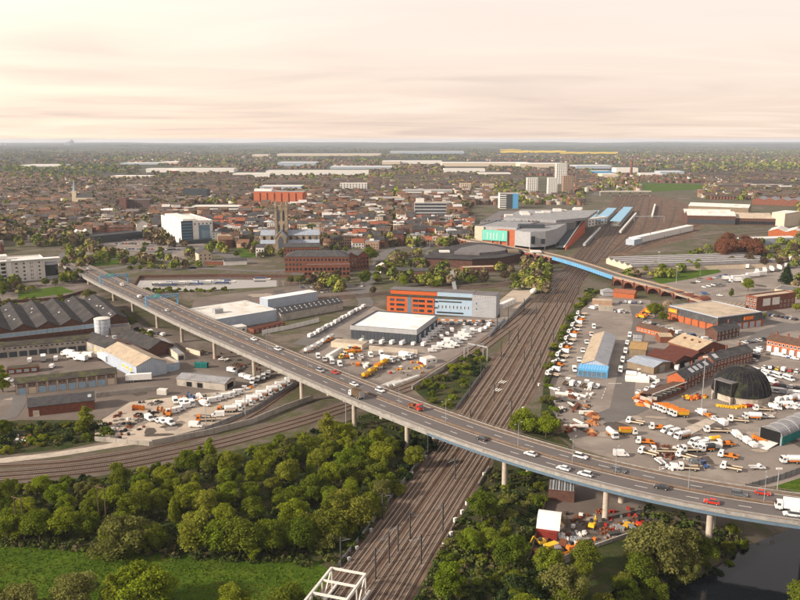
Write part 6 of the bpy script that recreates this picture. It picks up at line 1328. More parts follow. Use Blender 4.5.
# ================================================================== trees and shrubs
def leaf_cloud(lobes,n,size,seed,flat=.35,squash=1.):
    """quads spread over lobes (centre, radius); returns verts, quads, per-vertex tint"""
    r=np.random.RandomState(seed); w=np.array([l[3]**2 for l in lobes]); w/=w.sum(); idx=r.choice(len(lobes),n,p=w)
    C=np.array([l[:3] for l in lobes])[idx]; Rr=np.array([l[3] for l in lobes])[idx]; tint=r.rand(len(lobes))[idx]
    d=r.normal(size=(n,3)); d/=np.linalg.norm(d,axis=1)[:,None]; d[:,2]=np.where(d[:,2]<-.35,-d[:,2],d[:,2])
    p=C+d*(Rr*r.uniform(.5,1.18,n))[:,None]*np.array([1,1,squash])
    nrm=d+r.normal(size=(n,3))*flat; nrm/=np.linalg.norm(nrm,axis=1)[:,None]
    t=np.cross(nrm,r.normal(size=(n,3))); t/=np.linalg.norm(t,axis=1)[:,None]; b=np.cross(nrm,t)
    s=(size*r.uniform(.6,1.35,n))[:,None]; t=t*s*.5; b=b*s*.5*r.uniform(.6,1.,n)[:,None]
    v=np.stack([p-t-b,p+t-b*.6,p+t*.8+b,p-t*.7+b],1).reshape(-1,3); q=np.arange(4*n).reshape(n,4)
    tn=np.clip(tint*.6+r.rand(n)*.4,0,1); return v,q,np.repeat(tn,4)
def crown_mesh(name,shape,seed,n,size):
    r=random.Random(seed); lobes=[]
    if shape=='round':
        for i in range(40):
            a=r.random()*6.283; z=r.uniform(.12,1.); k=math.sqrt(max(.05,1-(2*z-1.05)**2)); rr=r.uniform(.25,1.)*k; lobes.append((3.6*rr*math.cos(a),3.6*rr*math.sin(a),2.2+z*6.0,r.uniform(.7,1.75)))
    elif shape=='spread':
        for i in range(46):
            a=r.random()*6.283; rr=math.sqrt(r.random()); lobes.append((5.2*rr*math.cos(a),5.2*rr*math.sin(a),1.6+r.random()*4.6*(1-.55*rr*rr),r.uniform(.7,1.8)))
    elif shape=='tall':
        for i in range(22):
            z=i/21; k=math.sin(min(1,z*1.6+.25)*math.pi*.5)*(1-z**2.2)+.12; a=r.random()*6.283; lobes.append((1.7*k*r.random()*math.cos(a),1.7*k*r.random()*math.sin(a),1.6+z*9.2,.35+.85*k*r.uniform(.7,1.2)))
    elif shape=='conifer':
        for i in range(34):
            z=i/33; k=(1-z)*1.; a=i*2.4; lobes.append((2.6*k*.6*math.cos(a),2.6*k*.6*math.sin(a),.9+z*8.6,.35+1.5*k*.8))
    elif shape=='bush':
        for i in range(12):
            a=r.random()*6.283; rr=math.sqrt(r.random()); lobes.append((1.7*rr*math.cos(a),1.7*rr*math.sin(a),.3+r.random()*1.6*(1-.4*rr),r.uniform(.5,.95)))
    v,q,t=leaf_cloud(lobes,n,size,seed,.7); v[:,2]=np.maximum(v[:,2],.02)
    return np_mesh(name,v,q.ravel(),np.full(len(q),4),['leaf_mid'],None,np.repeat(t[:,None],3,1)),lobes
def trunk_mesh(shape,lobes,seed):
    m=MB(); top={'round':5.6,'spread':3.4,'tall':9.,'conifer':8.6,'bush':.9}[shape]; r0={'round':.28,'spread':.3,'tall':.16,'conifer':.22,'bush':.08}[shape]
    m.tube((0,0,-.3),(.1,.05,top*.5),r0,r0*.7,7); m.tube((.1,.05,top*.5),(0,0,top),r0*.7,r0*.2,6)
    for l in lobes[::3]: m.tube((.05,.02,min(l[2]*.55,top*.6)),(l[0]*.8,l[1]*.8,l[2]),r0*.35,r0*.1,5,False)
    return m.mesh('trunk','bark')
SH={}
for sh,n,sz,cnt_ in (('round',8600,.33,6),('spread',9200,.35,5),('tall',3800,.32,3),('conifer',4000,.36,1),('bush',1300,.33,5)):
    SH[sh]=[]
    for k in range(cnt_):
        me,lb=crown_mesh('crown',sh,100+k*7+len(sh),n,sz); SH[sh].append((me,trunk_mesh(sh,lb,k)))
HT=dict(round=9.6,spread=7.4,tall=11.4,conifer=10.,bush=2.4)
def tree(loc,shape,h,mat,label,group=None,name=None,wide=1.,cat=None):
    me,tr=rnd.choice(SH[shape]); s=h/HT[shape]
    t=T(name or ('shrub' if shape=='bush' else 'tree'),label,cat or ('shrub' if shape=='bush' else 'tree'),(loc[0],loc[1],loc[2] if len(loc)>2 else 0),rnd.random()*6.28,group); t.scale=(s*wide,s*wide,s)
    c=ob('crown',me,t); c.material_slots[0].link='OBJECT'; c.material_slots[0].material=mt(mat); ob('stem' if shape=='bush' else 'trunk',tr,t); return t
SHR=None
def scatter(poly,sp,kinds,lab,group,maxn=999,z=0.,zf=None):
    ws=[P(*q) for q in poly]; x0,x1=min(p.x for p in ws),max(p.x for p in ws); y0,y1=min(p.y for p in ws),max(p.y for p in ws); pts=[]; pw=[(p.x,p.y) for p in ws]
    tries=int((x1-x0)*(y1-y0)/(sp*sp)*5)
    for _ in range(tries):
        x,y=rnd.uniform(x0,x1),rnd.uniform(y0,y1)
        if not inpoly(x,y,pw) or any((x-a)**2+(y-b)**2<sp*sp for a,b in pts): continue
        pts.append((x,y))
        if len(pts)>=maxn: break
    if kinds is SHR: pts=pts[:max(1,int(len(pts)*.66))]
    for x,y in pts:
        sh,h0,h1,mat,word=rnd.choices(kinds,[k[5] for k in kinds])[0][:5]; zz=zf(x,y) if zf else z
        tree((x,y,zz),sh,rnd.uniform(h0,h1),mat,f'{word} {lab}',group,wide=rnd.uniform(.85,1.2))
MIXW=[('round',7,10.5,'leaf_mid','mid green tree',3),('spread',6,9,'leaf_mid','broad dark green tree',3),('round',7,10,'leaf_fresh','fresh yellow-green tree',4.5),('tall',9,12,'leaf_fresh','slender fresh green tree',1.4),('round',6,9,'leaf_olive','olive budding tree',1.6),('spread',4.5,7,'leaf_olive','low olive bushy tree',1)]
GW='trees in the wood between railway and meadow'
# wood left of the main line: individual crowns of the front edge first
for x,y,sh,h,w,m,l in ((8,538,'round',9,1.1,'leaf_fresh','bright rounded tree at the left end of the wood edge'),(40,541,'round',9.5,1.1,'leaf_mid','dark rounded tree second along the wood edge'),(66,538,'round',10,1.15,'leaf_fresh','bright tree on the wood edge left of the twin poles'),(122,551,'spread',10,1.15,'leaf_olive','wide grey-green willow on the meadow edge behind the twin poles'),(112,547,'round',7,1.,'leaf_fresh','small fresh tree in front of the grey-green willow'),(150,548,'spread',7,1.,'leaf_mid','low dark tree right of the grey-green willow'),
 (196,553,'round',12,1.25,'leaf_fresh','largest bright tree standing at the meadow edge'),(218,556,'round',11,1.1,'leaf_fresh','bright tree next right of the largest meadow edge tree'),(240,557,'round',12,1.2,'leaf_mid','tall dark green tree at the middle of meadow edge'),(253,561,'tall',7,1.6,'leaf_fresh','small conical tree standing forward on the meadow'),(272,553,'round',10,1.2,'leaf_mid','dark green tree right of the small conical one'),(300,551,'round',9.5,1.2,'leaf_mid','dark round tree near the right end of the wood'),(322,540,'spread',9,1.1,'leaf_mid','low spreading tree at the right end of the wood'),(348,523,'spread',10,1.2,'leaf_mid','broad round topped tree by the railway fence'),(384,500,'round',7,1.1,'leaf_olive','olive tree beside the railway fence mast'),
 (328,452,'tall',16,1.3,'leaf_fresh','tall poplar rising in front of the bridge'),(211,466,'tall',11,1.5,'leaf_fresh','slim bright birch below the track wall'),(200,466,'tall',8,1.4,'leaf_fresh','shorter birch left of the slim bright one'),(345,458,'tall',11,1.4,'leaf_fresh','slender birch right of the tall poplar'),(362,464,'tall',11,1.5,'leaf_fresh','slender birch in the middle of three by the bridge'),(375,468,'tall',10,1.6,'leaf_fresh','slender birch nearest the concrete pier'),(305,462,'tall',12,1.5,'leaf_fresh','slender birch left of the tall poplar'),(287,466,'tall',11,1.5,'leaf_olive','olive birch two left of the tall poplar')):
    p=P(x,y); tree(p,sh,h,m,l,wide=w)
scatter([(-40,498),(60,494),(150,482),(230,466),(300,450),(345,444),(400,450),(420,462),(372,520),(340,545),(280,552),(200,548),(120,542),(50,535),(-40,534)],7.4,MIXW,'in the wood between railway and meadow',GW,105)
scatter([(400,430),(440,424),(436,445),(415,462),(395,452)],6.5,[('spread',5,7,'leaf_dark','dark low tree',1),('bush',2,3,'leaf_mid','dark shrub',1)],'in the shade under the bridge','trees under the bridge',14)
# foreground tops
for x,y,sh,h,w,m,l in ((146,609,'round',12,1.35,'leaf_fresh','bright rounded tree top in the foreground, tallest of the bottom left'),(112,613,'tall',10.5,2.,'leaf_fresh','narrow bright tree top left of the tallest foreground one'),(80,614,'round',10.5,1.25,'leaf_olive','olive tree top at the bottom left edge of meadow'),(22,624,'round',10.5,1.2,'leaf_olive','olive tree top at the bottom left corner'),(232,620,'round',9,1.2,'leaf_fresh','bright tree top poking in at bottom centre-left'),(288,624,'spread',9,1.1,'leaf_mid','dark tree top left of the white truss'),(-8,616,'round',8,1.,'leaf_mid','dark tree top cut by the bottom left corner')):
    tree(P(x,y),sh,h,m,l,wide=w)
# right bank and trackside
rz=lambda x,y: float(np.where((d_:=sdist(np.array([[x,y]]),RIV2)[0])<14,-7*min(1,max(0,(14-d_)/16))**1.3,0.))
for x,y,sh,h,w,m,l in ((482,521,'round',10,1.15,'leaf_mid','big round tree left of the concrete pier by the track'),(470,556,'round',8.5,1.1,'leaf_fresh','fresh green tree on trackside left of its twin'),(490,554,'round',8.,1.1,'leaf_fresh','fresh green tree on trackside right of its twin'),(511,570,'round',10,1.1,'leaf_mid','mid green tree left of the salvage yard'),(447,600,'round',10,1.1,'leaf_fresh','bright tree at the lower edge beside the tracks'),(563,606,'round',12,1.1,'leaf_olive','tall olive willow at the bottom edge below salvage yard'),(583,572,'round',9,1.15,'leaf_mid','dark tree between salvage yard and river'),(505,545,'tall',8,1.5,'leaf_mid','narrow tree behind the salvage yard fence'),(525,612,'spread',9,1.2,'leaf_dark','dark spreading tree at bottom edge by olive willow'),
 (660,556,'spread',11,1.2,'leaf_olive','broad olive tree at the river bank'),(638,572,'round',9,1.2,'leaf_mid','dark green tree left on the river bank'),(680,552,'round',10,1.2,'leaf_olive','olive tree on the bank left of the river pier'),(655,582,'round',8,1.2,'leaf_mid','dark tree low on the river bank'),(626,588,'round',8,1.2,'leaf_mid','dark tree at the bottom of the river bank'),(700,548,'spread',7,1.1,'leaf_mid','low tree against the river pier'),(812,598,'round',11,1.2,'leaf_mid','tree at the bottom right corner across the river'),(800,612,'round',9,1.1,'leaf_mid','second tree at the bottom right corner'),
 (528,432,'spread',9,1.15,'leaf_fresh','wide fresh willow on trackside behind the bridge'),(546,438,'round',9,1.25,'leaf_fresh','fresh willow right of the wide one behind bridge'),(517,428,'round',6,1.1,'leaf_mid','small dark tree left of the willows behind bridge'),(556,436,'round',6.5,1.2,'leaf_blossom','pale blossom tree right of the willows'),(86,429,'tall',10,2.,'leaf_fresh','bright tree before the brick shed'),(3,392,'tall',13,1.6,'leaf_fresh','tall bright tree at left edge beside garage'),(4,436,'round',7,1.2,'leaf_mid','dark tree at left edge below the garage')):
    p=P(x,y); tree((p.x,p.y,rz(p.x,p.y)),sh,h,m,l,wide=w)
SHR=[('bush',1.8,3.6,'leaf_mid','green shrub',3),('bush',1.6,3.2,'leaf_olive','olive shrub',2),('bush',1.5,3.,'leaf_fresh','bright shrub',2),('bush',1.5,2.6,'leaf_dark','dark shrub',1.5)]
scatter([(418,600),(440,562),(478,508),(520,500),(528,560),(500,640),(400,640)],4.6,SHR,'on the slope between tracks and salvage yard','trackside slope shrubs',75)
scatter([(500,478),(545,470),(540,520),(520,512),(490,490)],4.,SHR,'in the dip beside the bridge pier','pier side shrubs',22)
scatter([(575,625),(600,590),(640,560),(690,540),(704,548),(690,570),(640,590),(610,625)],6.5,[('round',6,9,'leaf_mid','mid green tree',3),('round',6,9,'leaf_olive','olive tree',2),('spread',5,7,'leaf_dark','dark low tree',1),('round',6,8,'leaf_fresh','fresh tree',1)],'on the river bank below the bridge','river bank trees',22,zf=rz)
scatter([(500,640),(512,585),(540,575),(585,575),(580,610),(560,650)],6.,[('round',6,9,'leaf_mid','mid green tree',3),('round',6,9,'leaf_fresh','fresh tree',2),('spread',5,7,'leaf_dark','dark low tree',1)],'below the salvage yard at the bottom edge','trees below the salvage yard',16,zf=rz)
scatter([(590,612),(620,580),(660,560),(700,540),(708,556),(690,575),(640,595),(600,640)],4.6,SHR,'along the near river bank','river bank shrubs',40,zf=rz)
scatter([(716,520),(760,522),(775,530),(735,545),(718,560)],4.6,SHR,'under the bridge by the river','river bridge shrubs',24,zf=rz)
scatter([(541,424),(542,384),(553,348),(567,319),(588,290),(598,292),(580,309),(568,326),(554,352),(547,382),(552,405),(570,440)],3.4,SHR,'in the hedge right of the main tracks','hedge right of tracks',60)
scatter([(414,388),(440,374),(478,354),(490,360),(468,388),(454,406),(436,408)],4.,SHR,'on the green wedge between the two lines','green wedge shrubs',60)
scatter([(-20,430),(20,424),(100,424),(118,436),(60,447),(-20,458)],4.2,SHR,'in the rough strip below the brick shed','rough strip shrubs',50)
scatter([(95,300),(112,309),(160,338),(156,341),(104,313),(90,303)],4.4,SHR,'in the hedge along the far bridge foot','bridge foot hedge',34)
scatter([(-20,302),(60,298),(84,296),(84,301),(20,307),(-20,308)],4.5,SHR,'in the hedge behind the dark warehouse shed','hedge behind warehouse',34)
scatter([(0,487),(100,476),(200,458),(300,437),(345,424),(345,432),(200,468),(100,486),(0,496)],4.,SHR,'on the bank below the curved railway','bank below the curve',60)
scatter([(440,430),(425,455),(380,520),(345,560),(338,556),(370,512),(415,448)],4.,SHR,'beside the left railway fence','left fence shrubs',34)
# middle distance trees
MID=[('round',6,10,'leaf_fresh','fresh green tree',2.5),('round',6,10,'leaf_mid','mid green tree',2.5),('round',6,9,'leaf_olive','olive tree',2),('round',6,10,'leaf_brown','bare brown tree',2.5),('spread',4,6,'leaf_mid','low green tree',1)]
scatter([(610,262+22),(660,262),(705,252),(712,268),(660,278),(630,280)],8,[('spread',5,7,'leaf_mid','dark green tree',2),('round',6,8,'leaf_fresh','fresh tree',1)],'behind the viaduct arches','trees behind the viaduct',18)
scatter([(702,263),(706,252),(740,246),(768,258),(740,266)],8.5,[('round',15,20,'leaf_red','copper-leaved tree',3),('round',11,14,'leaf_mid','green tree',1)],'in the copper grove by the lorry park','copper grove',14)
scatter([(735,262),(790,248),(812,262),(770,270)],9,[('round',8,11,'leaf_brown','bare brown tree',3),('round',8,10,'leaf_fresh','fresh green tree',1),('round',7,9,'leaf_blossom','pale blossoming tree',.7)],'right of the copper grove','trees right of the copper grove',14)
for x,y,sh,h,w,m,l in ((786,284,'conifer',17,1.25,'leaf_dark','dark conifer standing alone at the lorry park'),(748,291,'round',10,1.2,'leaf_fresh','fresh round tree before the lorry trailers'),(731,297,'tall',7,1.6,'leaf_mid','small tree left of the ribbed shed'),(760,318,'spread',4.5,1.2,'leaf_fresh','low fresh bush tree on the road island below brick office'),(655,318,'round',10,1.3,'leaf_mid','leafy tree at the left corner of the retail unit'),(663,322,'round',7,1.2,'leaf_mid','small tree beside retail unit sign'),(370,262,'round',15,1.3,'leaf_mid','big round green tree beside civic building'),(668,312,'round',8,1.,'leaf_blossom','blossom tree by the viaduct end'),(796,312,'round',6,1.2,'leaf_fresh','fresh tree at right edge by car park'),(90,301,'round',9,1.4,'leaf_olive','olive tree at the far foot of the bridge'),(797,298,'round',8,1.2,'leaf_fresh','bright tree right of grey warehouse')):
    tree(P(x,y),sh,h,m,l,wide=w)
for poly,sp,n,lb in (([(284,279),(350,279),(352,285),(290,287)],7,16,'in the row below the civic building'),([(372,270),(430,258),(440,262),(400,272),(376,280)],8,20,'in the gardens right of the civic building'),([(362,283),(378,272),(384,290),(374,300)],6,10,'at the corner of the office road'),([(215,240),(262,240),(268,256),(236,258)],9,18,'on the green behind the basin'),([(84,258),(100,252),(128,254),(132,262),(150,266),(140,272),(116,268)],7,22,'on the roundabout by the bridge end'),([(40,284),(75,278),(80,284),(44,290)],7,10,'in the car park right of the white college'),([(0,292),(24,286),(30,292),(0,298)],6,10,'below the white college'),([(150,236),(170,246),(166,262),(140,256)],9,12,'left of the cream hotel'),([(320,240),(372,246),(372,258),(330,252)],9,20,'behind the civic building'),([(400,282),(500,280),(545,276),(540,283),(500,288),(400,287)],7,26,'in the hedge above the office'),([(545,262),(556,262),(552,280),(540,290)],6,8,'left of the tracks below the viaduct')):
    scatter(poly,sp*1.15,MID,lb,'trees '+lb,int(n*.62))
scatter([(136,290.5),(228,290),(232,292),(136,294)],4,[('bush',2,3.4,'leaf_mid','green shrub',2),('bush',2,3,'leaf_fresh','bright shrub',1)],'along the near basin quay','basin quay shrubs',20)
# ---- uncountable masses: one mesh of distant trees
DV=[];DQ=[];DC=[];nq=0
PAL=[(.150,.175,.028),(.195,.20,.040),(.115,.135,.030),(.165,.128,.070),(.195,.15,.088),(.135,.105,.062),(.10,.108,.036),(.225,.215,.05)]
def dtree(x,y,h,w_,n,col,seed,k=1.):
    global nq
    r=nr; d=r.normal(size=(n,3)); d/=np.linalg.norm(d,axis=1)[:,None]; d[:,2]=np.abs(d[:,2])*1.; p=np.array([x,y,h*.3])+d*np.array([w_,w_,h*.7])*r.uniform(.7,1.05,(n,1))
    nn=d+r.normal(size=(n,3))*.5; nn/=np.linalg.norm(nn,axis=1)[:,None]; t=np.cross(nn,r.normal(size=(n,3))); t/=np.linalg.norm(t,axis=1)[:,None]; b=np.cross(nn,t); s=k*min(max(w_,h*.5)*.42,h*.34)*r.uniform(.6,1.3,(n,1)); t=t*s; b=b*s
    DV.append(np.stack([p-t-b,p+t-b,p+t+b,p-t+b],1).reshape(-1,3)); DQ.append(np.arange(4*n)+nq); nq+=4*n
    DC.append(np.repeat(np.array(col)[None]*r.uniform(.65,1.35,(n,1)),4,0))
def pick_far(px,py,p):
    g=math.sin(p.x/260+.7)+math.cos(p.y/340+p.x/700); k=rnd.random()
    if g>.6: return rnd.choice(PAL[:3]+PAL[7:])
    return rnd.choice(PAL[3:7]) if k<.62 else rnd.choice(PAL)
INFW=lambda px,py: any(a-1<px<b+1 and yt-1<py<yb+1 for a,b,yb,yt,c in FW)
for k in range(13500):
    py=149+rnd.random()**1.2*98; px=rnd.uniform(-15,815)
    if not ok(px,py) or INFW(px,py) or (495<px<622 and 149<py<155) or (690<px<800 and 226<py<248): continue
    p=P(px,py); c=math.sin(p.x/190+2)*math.cos(p.y/240+1)+.7*math.sin(p.x/75+p.y/110)
    intown=inpoly(px,py,TC)
    if intown and rnd.random()<.6: continue
    if c<-.5 and rnd.random()<.7: continue
    far=p.y/1000; h=rnd.uniform(6,11); w_=h*.5*rnd.uniform(.8,1.3)
    if far>3: w_*=rnd.uniform(1.5,3.5); h*=1.1
    dtree(p.x,p.y,h,w_,52 if far<1.6 else 30 if far<3 else 22,pick_far(px,py,p),k)
MIDX=[(170,216,228,246),(196,250,257,266),(284,372,250,280),(424,522,248,270),(475,585,225,262),(0,60,248,286),(255,322,236,252),(470,560,238,246),(185,345,292,330),(345,500,286,350),(0,132,296,420),(300,312,284,300),(356,384,250,312),(130,304,270,293),(100,190,238,251),(636,800,262,335),(388,420,270,278),(462,498,266,274),(196,250,255,266),(85,145,266,300)]
for k in range(1700):     # gardens, verges and hedges of the middle distance
    py=238+rnd.random()*56; px=rnd.uniform(-5,640)
    if any(a<=px<=b and c_<=py<=d for a,b,c_,d in MIDX) or (px>548 and py>236): continue
    p=P(px,py); hg=rnd.random()<.35; h=rnd.uniform(1.5,3) if hg else rnd.uniform(5,10)
    if math.sin(p.x/45+1)*math.cos(p.y/38)+.5*math.sin(p.x/17)<-.3: continue
    dtree(p.x,p.y,h,(h*1.4 if hg else h*.48)*rnd.uniform(.8,1.2),60 if hg else 170,rnd.choice(PAL),k,.55)
for poly,n in (([(690,258),(712,246),(806,242),(806,262),(745,268)],90),([(612,282),(640,272),(704,262),(704,268),(650,284)],46),([(545,262),(556,260),(548,284),(520,296),(512,292)],26),([(790,262),(812,262),(812,300),(796,300)],14)):
    for _ in range(n):
        px,py=rnd.uniform(min(q[0] for q in poly),max(q[0] for q in poly)),rnd.uniform(min(q[1] for q in poly),max(q[1] for q in poly))
        if not inpoly(px,py,poly): continue
        p=P(px,py); h=rnd.uniform(4,8.5); dtree(p.x,p.y,h,h*.55,170,rnd.choice(PAL[:3]+PAL[:3]+PAL),0,.5)
for k in range(2600):     # woods towards the horizon
    py=143.4+rnd.random()**.8*14; px=rnd.uniform(-15,815)
    if INFW(px,py) or (495<px<622 and 149<py<155): continue
    p=P(px,py)
    if p.y>21000: continue
    c=math.sin(p.x/900+1)*math.cos(p.y/1300)+.6*math.sin(p.x/400+p.y/700)
    if c<-.1: continue
    fr=min(1,max(0,(p.y-7000)/9000)); hl=math.sin(p.x/2300+1)*math.cos(p.y/3100)+.7*math.sin(p.x/900+p.y/2100)+.4*math.sin(p.x/420-p.y/1500); gz=gzf(p.x,p.y)
    n0=len(DV); dtree(p.x,p.y,rnd.uniform(9,14),rnd.uniform(25,70)*(1+p.y/12000),34,rnd.choice(((.085,.09,.045),(.105,.095,.055),(.125,.12,.05))),k); DV[-1][:,2]=DV[-1][:,2]*.6+gz
vv=np.concatenate(DV); o=ob('distant_trees',np_mesh('distant_trees',vv,np.concatenate(DQ),np.full(len(vv)//4,4),['leaf_attr'],None,np.concatenate(DC)),kind='stuff'); tag(o,'mass of far-off trees between the houses up to the horizon','trees')
# ground cover of the wood floor and slopes
DV=[];DQ=[];DC=[];nq=0
for poly,n in (([(-40,490),(100,478),(200,460),(300,440),(372,414),(434,412),(438,440),(342,564),(290,560),(130,550),(-40,540)],1500),([(412,610),(440,556),(492,470),(540,470),(528,560),(600,580),(560,640),(400,660)],900),([(-40,430),(100,420),(118,438),(-40,458)],250),([(-60,541),(60,546),(200,556),(300,560),(320,566),(200,560),(60,549),(-60,544)],140),([(640,505),(700,520),(772,529),(745,547),(722,564),(700,574),(640,592),(600,630),(560,640),(620,585)],420)):
    for _ in range(n):
        while True:
            px,py=rnd.uniform(min(q[0] for q in poly),max(q[0] for q in poly)),rnd.uniform(min(q[1] for q in poly),max(q[1] for q in poly))
            if inpoly(px,py,poly): break
        p=P(px,py); zz_=rz(p.x,p.y); dtree(p.x,p.y,rnd.uniform(.5,1.6),rnd.uniform(.6,1.6),26,rnd.choice(((.04,.055,.014),(.055,.075,.018),(.085,.10,.024),(.085,.075,.035))),0,.7); DV[-1][:,2]+=zz_
vv=np.concatenate(DV); o=ob('undergrowth',np_mesh('undergrowth',vv,np.concatenate(DQ),np.full(len(vv)//4,4),['leaf_attr'],None,np.concatenate(DC)),kind='stuff'); tag(o,'dark tangled undergrowth on the wood floor and railway slopes','undergrowth')

# rough tufts over the meadow
DV=[];DQ=[];DC=[];nq=0; GP=[(-60,545),(60,549),(200,560),(300,563),(326,574),(300,625),(260,640),(-60,640)]
for _ in range(9000):
    px,py=rnd.uniform(-60,326),545+95*rnd.random()
    if not inpoly(px,py,GP): continue
    p=P(px,py); c=math.sin(p.x/9+p.y/5)+math.sin(p.x/23-p.y/4); dtree(p.x,p.y,rnd.uniform(.12,.3),rnd.uniform(.2,.5),6,rnd.choice(((.075,.125,.010),(.06,.105,.009),(.10,.145,.013))) if c<.9 else rnd.choice(((.12,.145,.016),(.10,.12,.02),(.15,.15,.018))),0,1.2)
vv=np.concatenate(DV); o=ob('meadow_tufts',np_mesh('meadow_tufts',vv,np.concatenate(DQ),np.full(len(vv)//4,4),['leaf_attr'],None,np.concatenate(DC)),kind='stuff'); tag(o,'rough tufts of grass scattered over the green meadow','grass')
# ================================================================== masts, poles, fences, clutter
def mast(x,y,h,label,group,side=1,arm=3.):
    p=P(x,y,0); t=T('catenary_mast',label,'mast',(p.x,p.y,.05),R(35),group); MB().bar((0,0,-.3),(0,0,h),.34).build('post','steel_dark' if h<9.5 else 'steel_grey',t)
    m=MB(); m.bar((0,0,h-1.2),(arm*side,0,h-1.6),.12); m.bar((0,0,h-.3),(arm*side,0,h-1.5),.08); m.build('cantilever','steel_grey',t); MB().bar((-.5,-.5,-.1),(.5,-.5,-.1),1.,.5).build('footing','concrete',t)
for x,y,s,l in ((341,568,1,'grey overhead line mast left of the white truss'),(382.7,521,1,'dark overhead line mast by the left fence above the truss'),(375.5,580,1,'slim grey mast right of the white truss'),(389,564,-1,'slim grey mast between tracks above the truss'),(421,565,-1,'grey mast at the right tracks near the bottom'),(442.7,532,-1,'dark mast right of the tracks below the bridge'),(511,421,-1,'dark mast right of the tracks just behind the bridge'),(533,382.5,-1,'dark mast by the right hedge opposite the tipper rank'),(540,368,-1,'thin mast behind the dark one at the right hedge'),(553,346,-1,'dark mast by the right hedge near the long shed'),(518,344,1,'dark mast between the diverging tracks'),(501,358,1,'thin grey mast at the track junction'),(481,380,1,'dark mast on the green wedge fence'),(428,455,1,'mast in the shadow below the bridge')): mast(x,y,9.2,l,None,s)
for i,(x,y) in enumerate(((497,330),(508,322),(524,312),(565,318),(541,300),(556,291),(578,296),(583,282),(596,244),(610,232),(600,226),(640,232),(650,240),(664,244),(680,238),(622,214))): mast(x,y,9.2,'thin far-off overhead line mast along the main tracks','far track masts',1 if i%2 else -1)
for k,(x,y,s) in enumerate(((410,540,1),(455,480,-1),(470,398,1),(494,402,-1),(524,366,1),(531,352,-1),(509,345,1),(544,330,-1),(536,318,1),(557,309,-1),(470,430,1),(398,552,-1))): mast(x,y,8.6,'slim overhead line mast standing among the main tracks','masts among the main tracks',s)
# portal frames at the junction
for (a,b,l) in (((464,362),(483,357),'pale grey portal frame across the branch line, near one'),((468,357),(487,361),'pale grey portal frame across the branch line, far one')):
    A,B=P(*a),P(*b); t=T('portal_frame',l,'frame',tuple(A)); d=B-A; MB().bar((0,0,-.1),(0,0,7.5),.5).build('post','galv',t); MB().bar(d+Vector((0,0,-.1)),d+Vector((0,0,7.5)),.5).build('post','galv',t); MB().bar((0,0,7.5),d+Vector((0,0,7.5)),.45,.5).build('beam','galv',t)
for x0,y0,x1,l in ((18,540,25,'twin wooden poles with crossarm, left pair above the wood'),(100,528,107,'twin wooden poles with crossarm, right pair above the wood')):
    A,B=P(x0,y0),P(x1,y0+2); t=T('pole_pair',l,'utility poles',tuple(A)); d=B-A
    for q in (Vector((0,0,0)),d): MB().tube(q+Vector((0,0,-.3)),q+Vector((0,0,14)),.2,.14,7).build('pole','wood',t)
    u=d.normalized(); MB().bar(-u*1.+Vector((0,0,13.4)),d+u*1.+Vector((0,0,13.4)),.22).build('crossarm','wood',t)
for x,y,h,l in ((701.5,408.5,23,'tall pale floodlight mast in front of the salt dome'),(245.5,416,13,'grey floodlight mast on the pale left yard by the tankers'),(206,424,9,'grey lamp column beside the orange crane lorries'),(346,425,10,'grey lamp beside the tall poplar below the bridge'),(658,270,16,'lamp column behind the viaduct'),(676,284,14,'lamp column at the viaduct ramp'),(777,492,8,'slim lamp at the yard corner by the grass')):
    p=P(x,y); t=T('floodlight_mast',l,'lamp post',(p.x,p.y,0)); MB().tube((0,0,-.2),(0,0,h),.2,.12,8).build('post','galv',t); MB().box(-1.,1.,-.25,.25,h,h+.5).build('lamp_head','wall_white',t)
for x,y in ((40,268),(96,262),(122,250),(150,254),(180,262),(208,264),(230,300),(196,300),(300,286),(330,300),(380,262),(420,250),(452,246),(520,246),(720,296),(742,286),(700,276)):
    p=P(x,y); lamp((p.x,p.y,0),9,'thin street lamp in the far streets beyond the bridge','far street lamps',(1,0,0),False)
# fences: posts and panels
def fence(pts,h,label,mat='fence_grey',seg=3.,solid=True,name='fence'):
    ln=[]; 
    for a,b in zip(pts,pts[1:]): ln.append((P(*a),P(*b)))
    t=T(name,label,'fence' if name=='fence' else 'wall',tuple(ln[0][0])); o0=ln[0][0]
    for a,b in ln:
        n=max(1,int((b-a).length/seg)); d=(b-a)/n
        for i in range(n):
            p=a-o0+d*i; MB().bar(p+Vector((0,0,h/2+.05)),p+d*.97+Vector((0,0,h/2+.05)),.1 if name=='fence' else .4,h).build('panel',mat,t)
            if name=='fence': MB().bar(p-Vector((0,0,.2)),p+Vector((0,0,h+.2)),.16).build('post','steel_dark',t)
fence([(338,568),(391,500),(434,444)],1.5,'grey palisade fence along the left of tracks below bridge'); fence([(456,410),(478,380),(488,366)],1.6,'grey fence between green wedge and main tracks'); fence([(437,556),(458,519)],.8,'low white cable trough fence right of tracks below bridge','concrete_pale'); fence([(478,486),(489,468)],.9,'short white barrier right of tracks under bridge','wall_white')
fence([(548,386),(560,356),(580,315)],1.9,'dark fence behind the tipper rank by the railway hedge','steel_dark'); fence([(500,330),(520,308),(530,298)],1.8,'pale grey fence curving beside the branch line','galv',4); fence([(152,446),(205,436),(252,424),(285,410),(313,400)],2.4,'long pale concrete wall between sidings and main curve','concrete',4,name='boundary_wall'); fence([(205,431),(250,413),(297,384)],1.6,'blue-grey fence behind the long line of tankers','fence_grey',4)
fence([(95,441),(150,446),(205,432)],1.8,'patchy concrete wall below the pale left yard','concrete',4,name='boundary_wall'); fence([(412,390),(440,372),(462,358)],2.2,'dark retaining wall beside the branch line behind the bridge','concrete',4,name='boundary_wall'); fence([(505,320),(497,328),(489,338)],2,'blue-grey fence at the end of the office car park','wall_bluegrey',4)
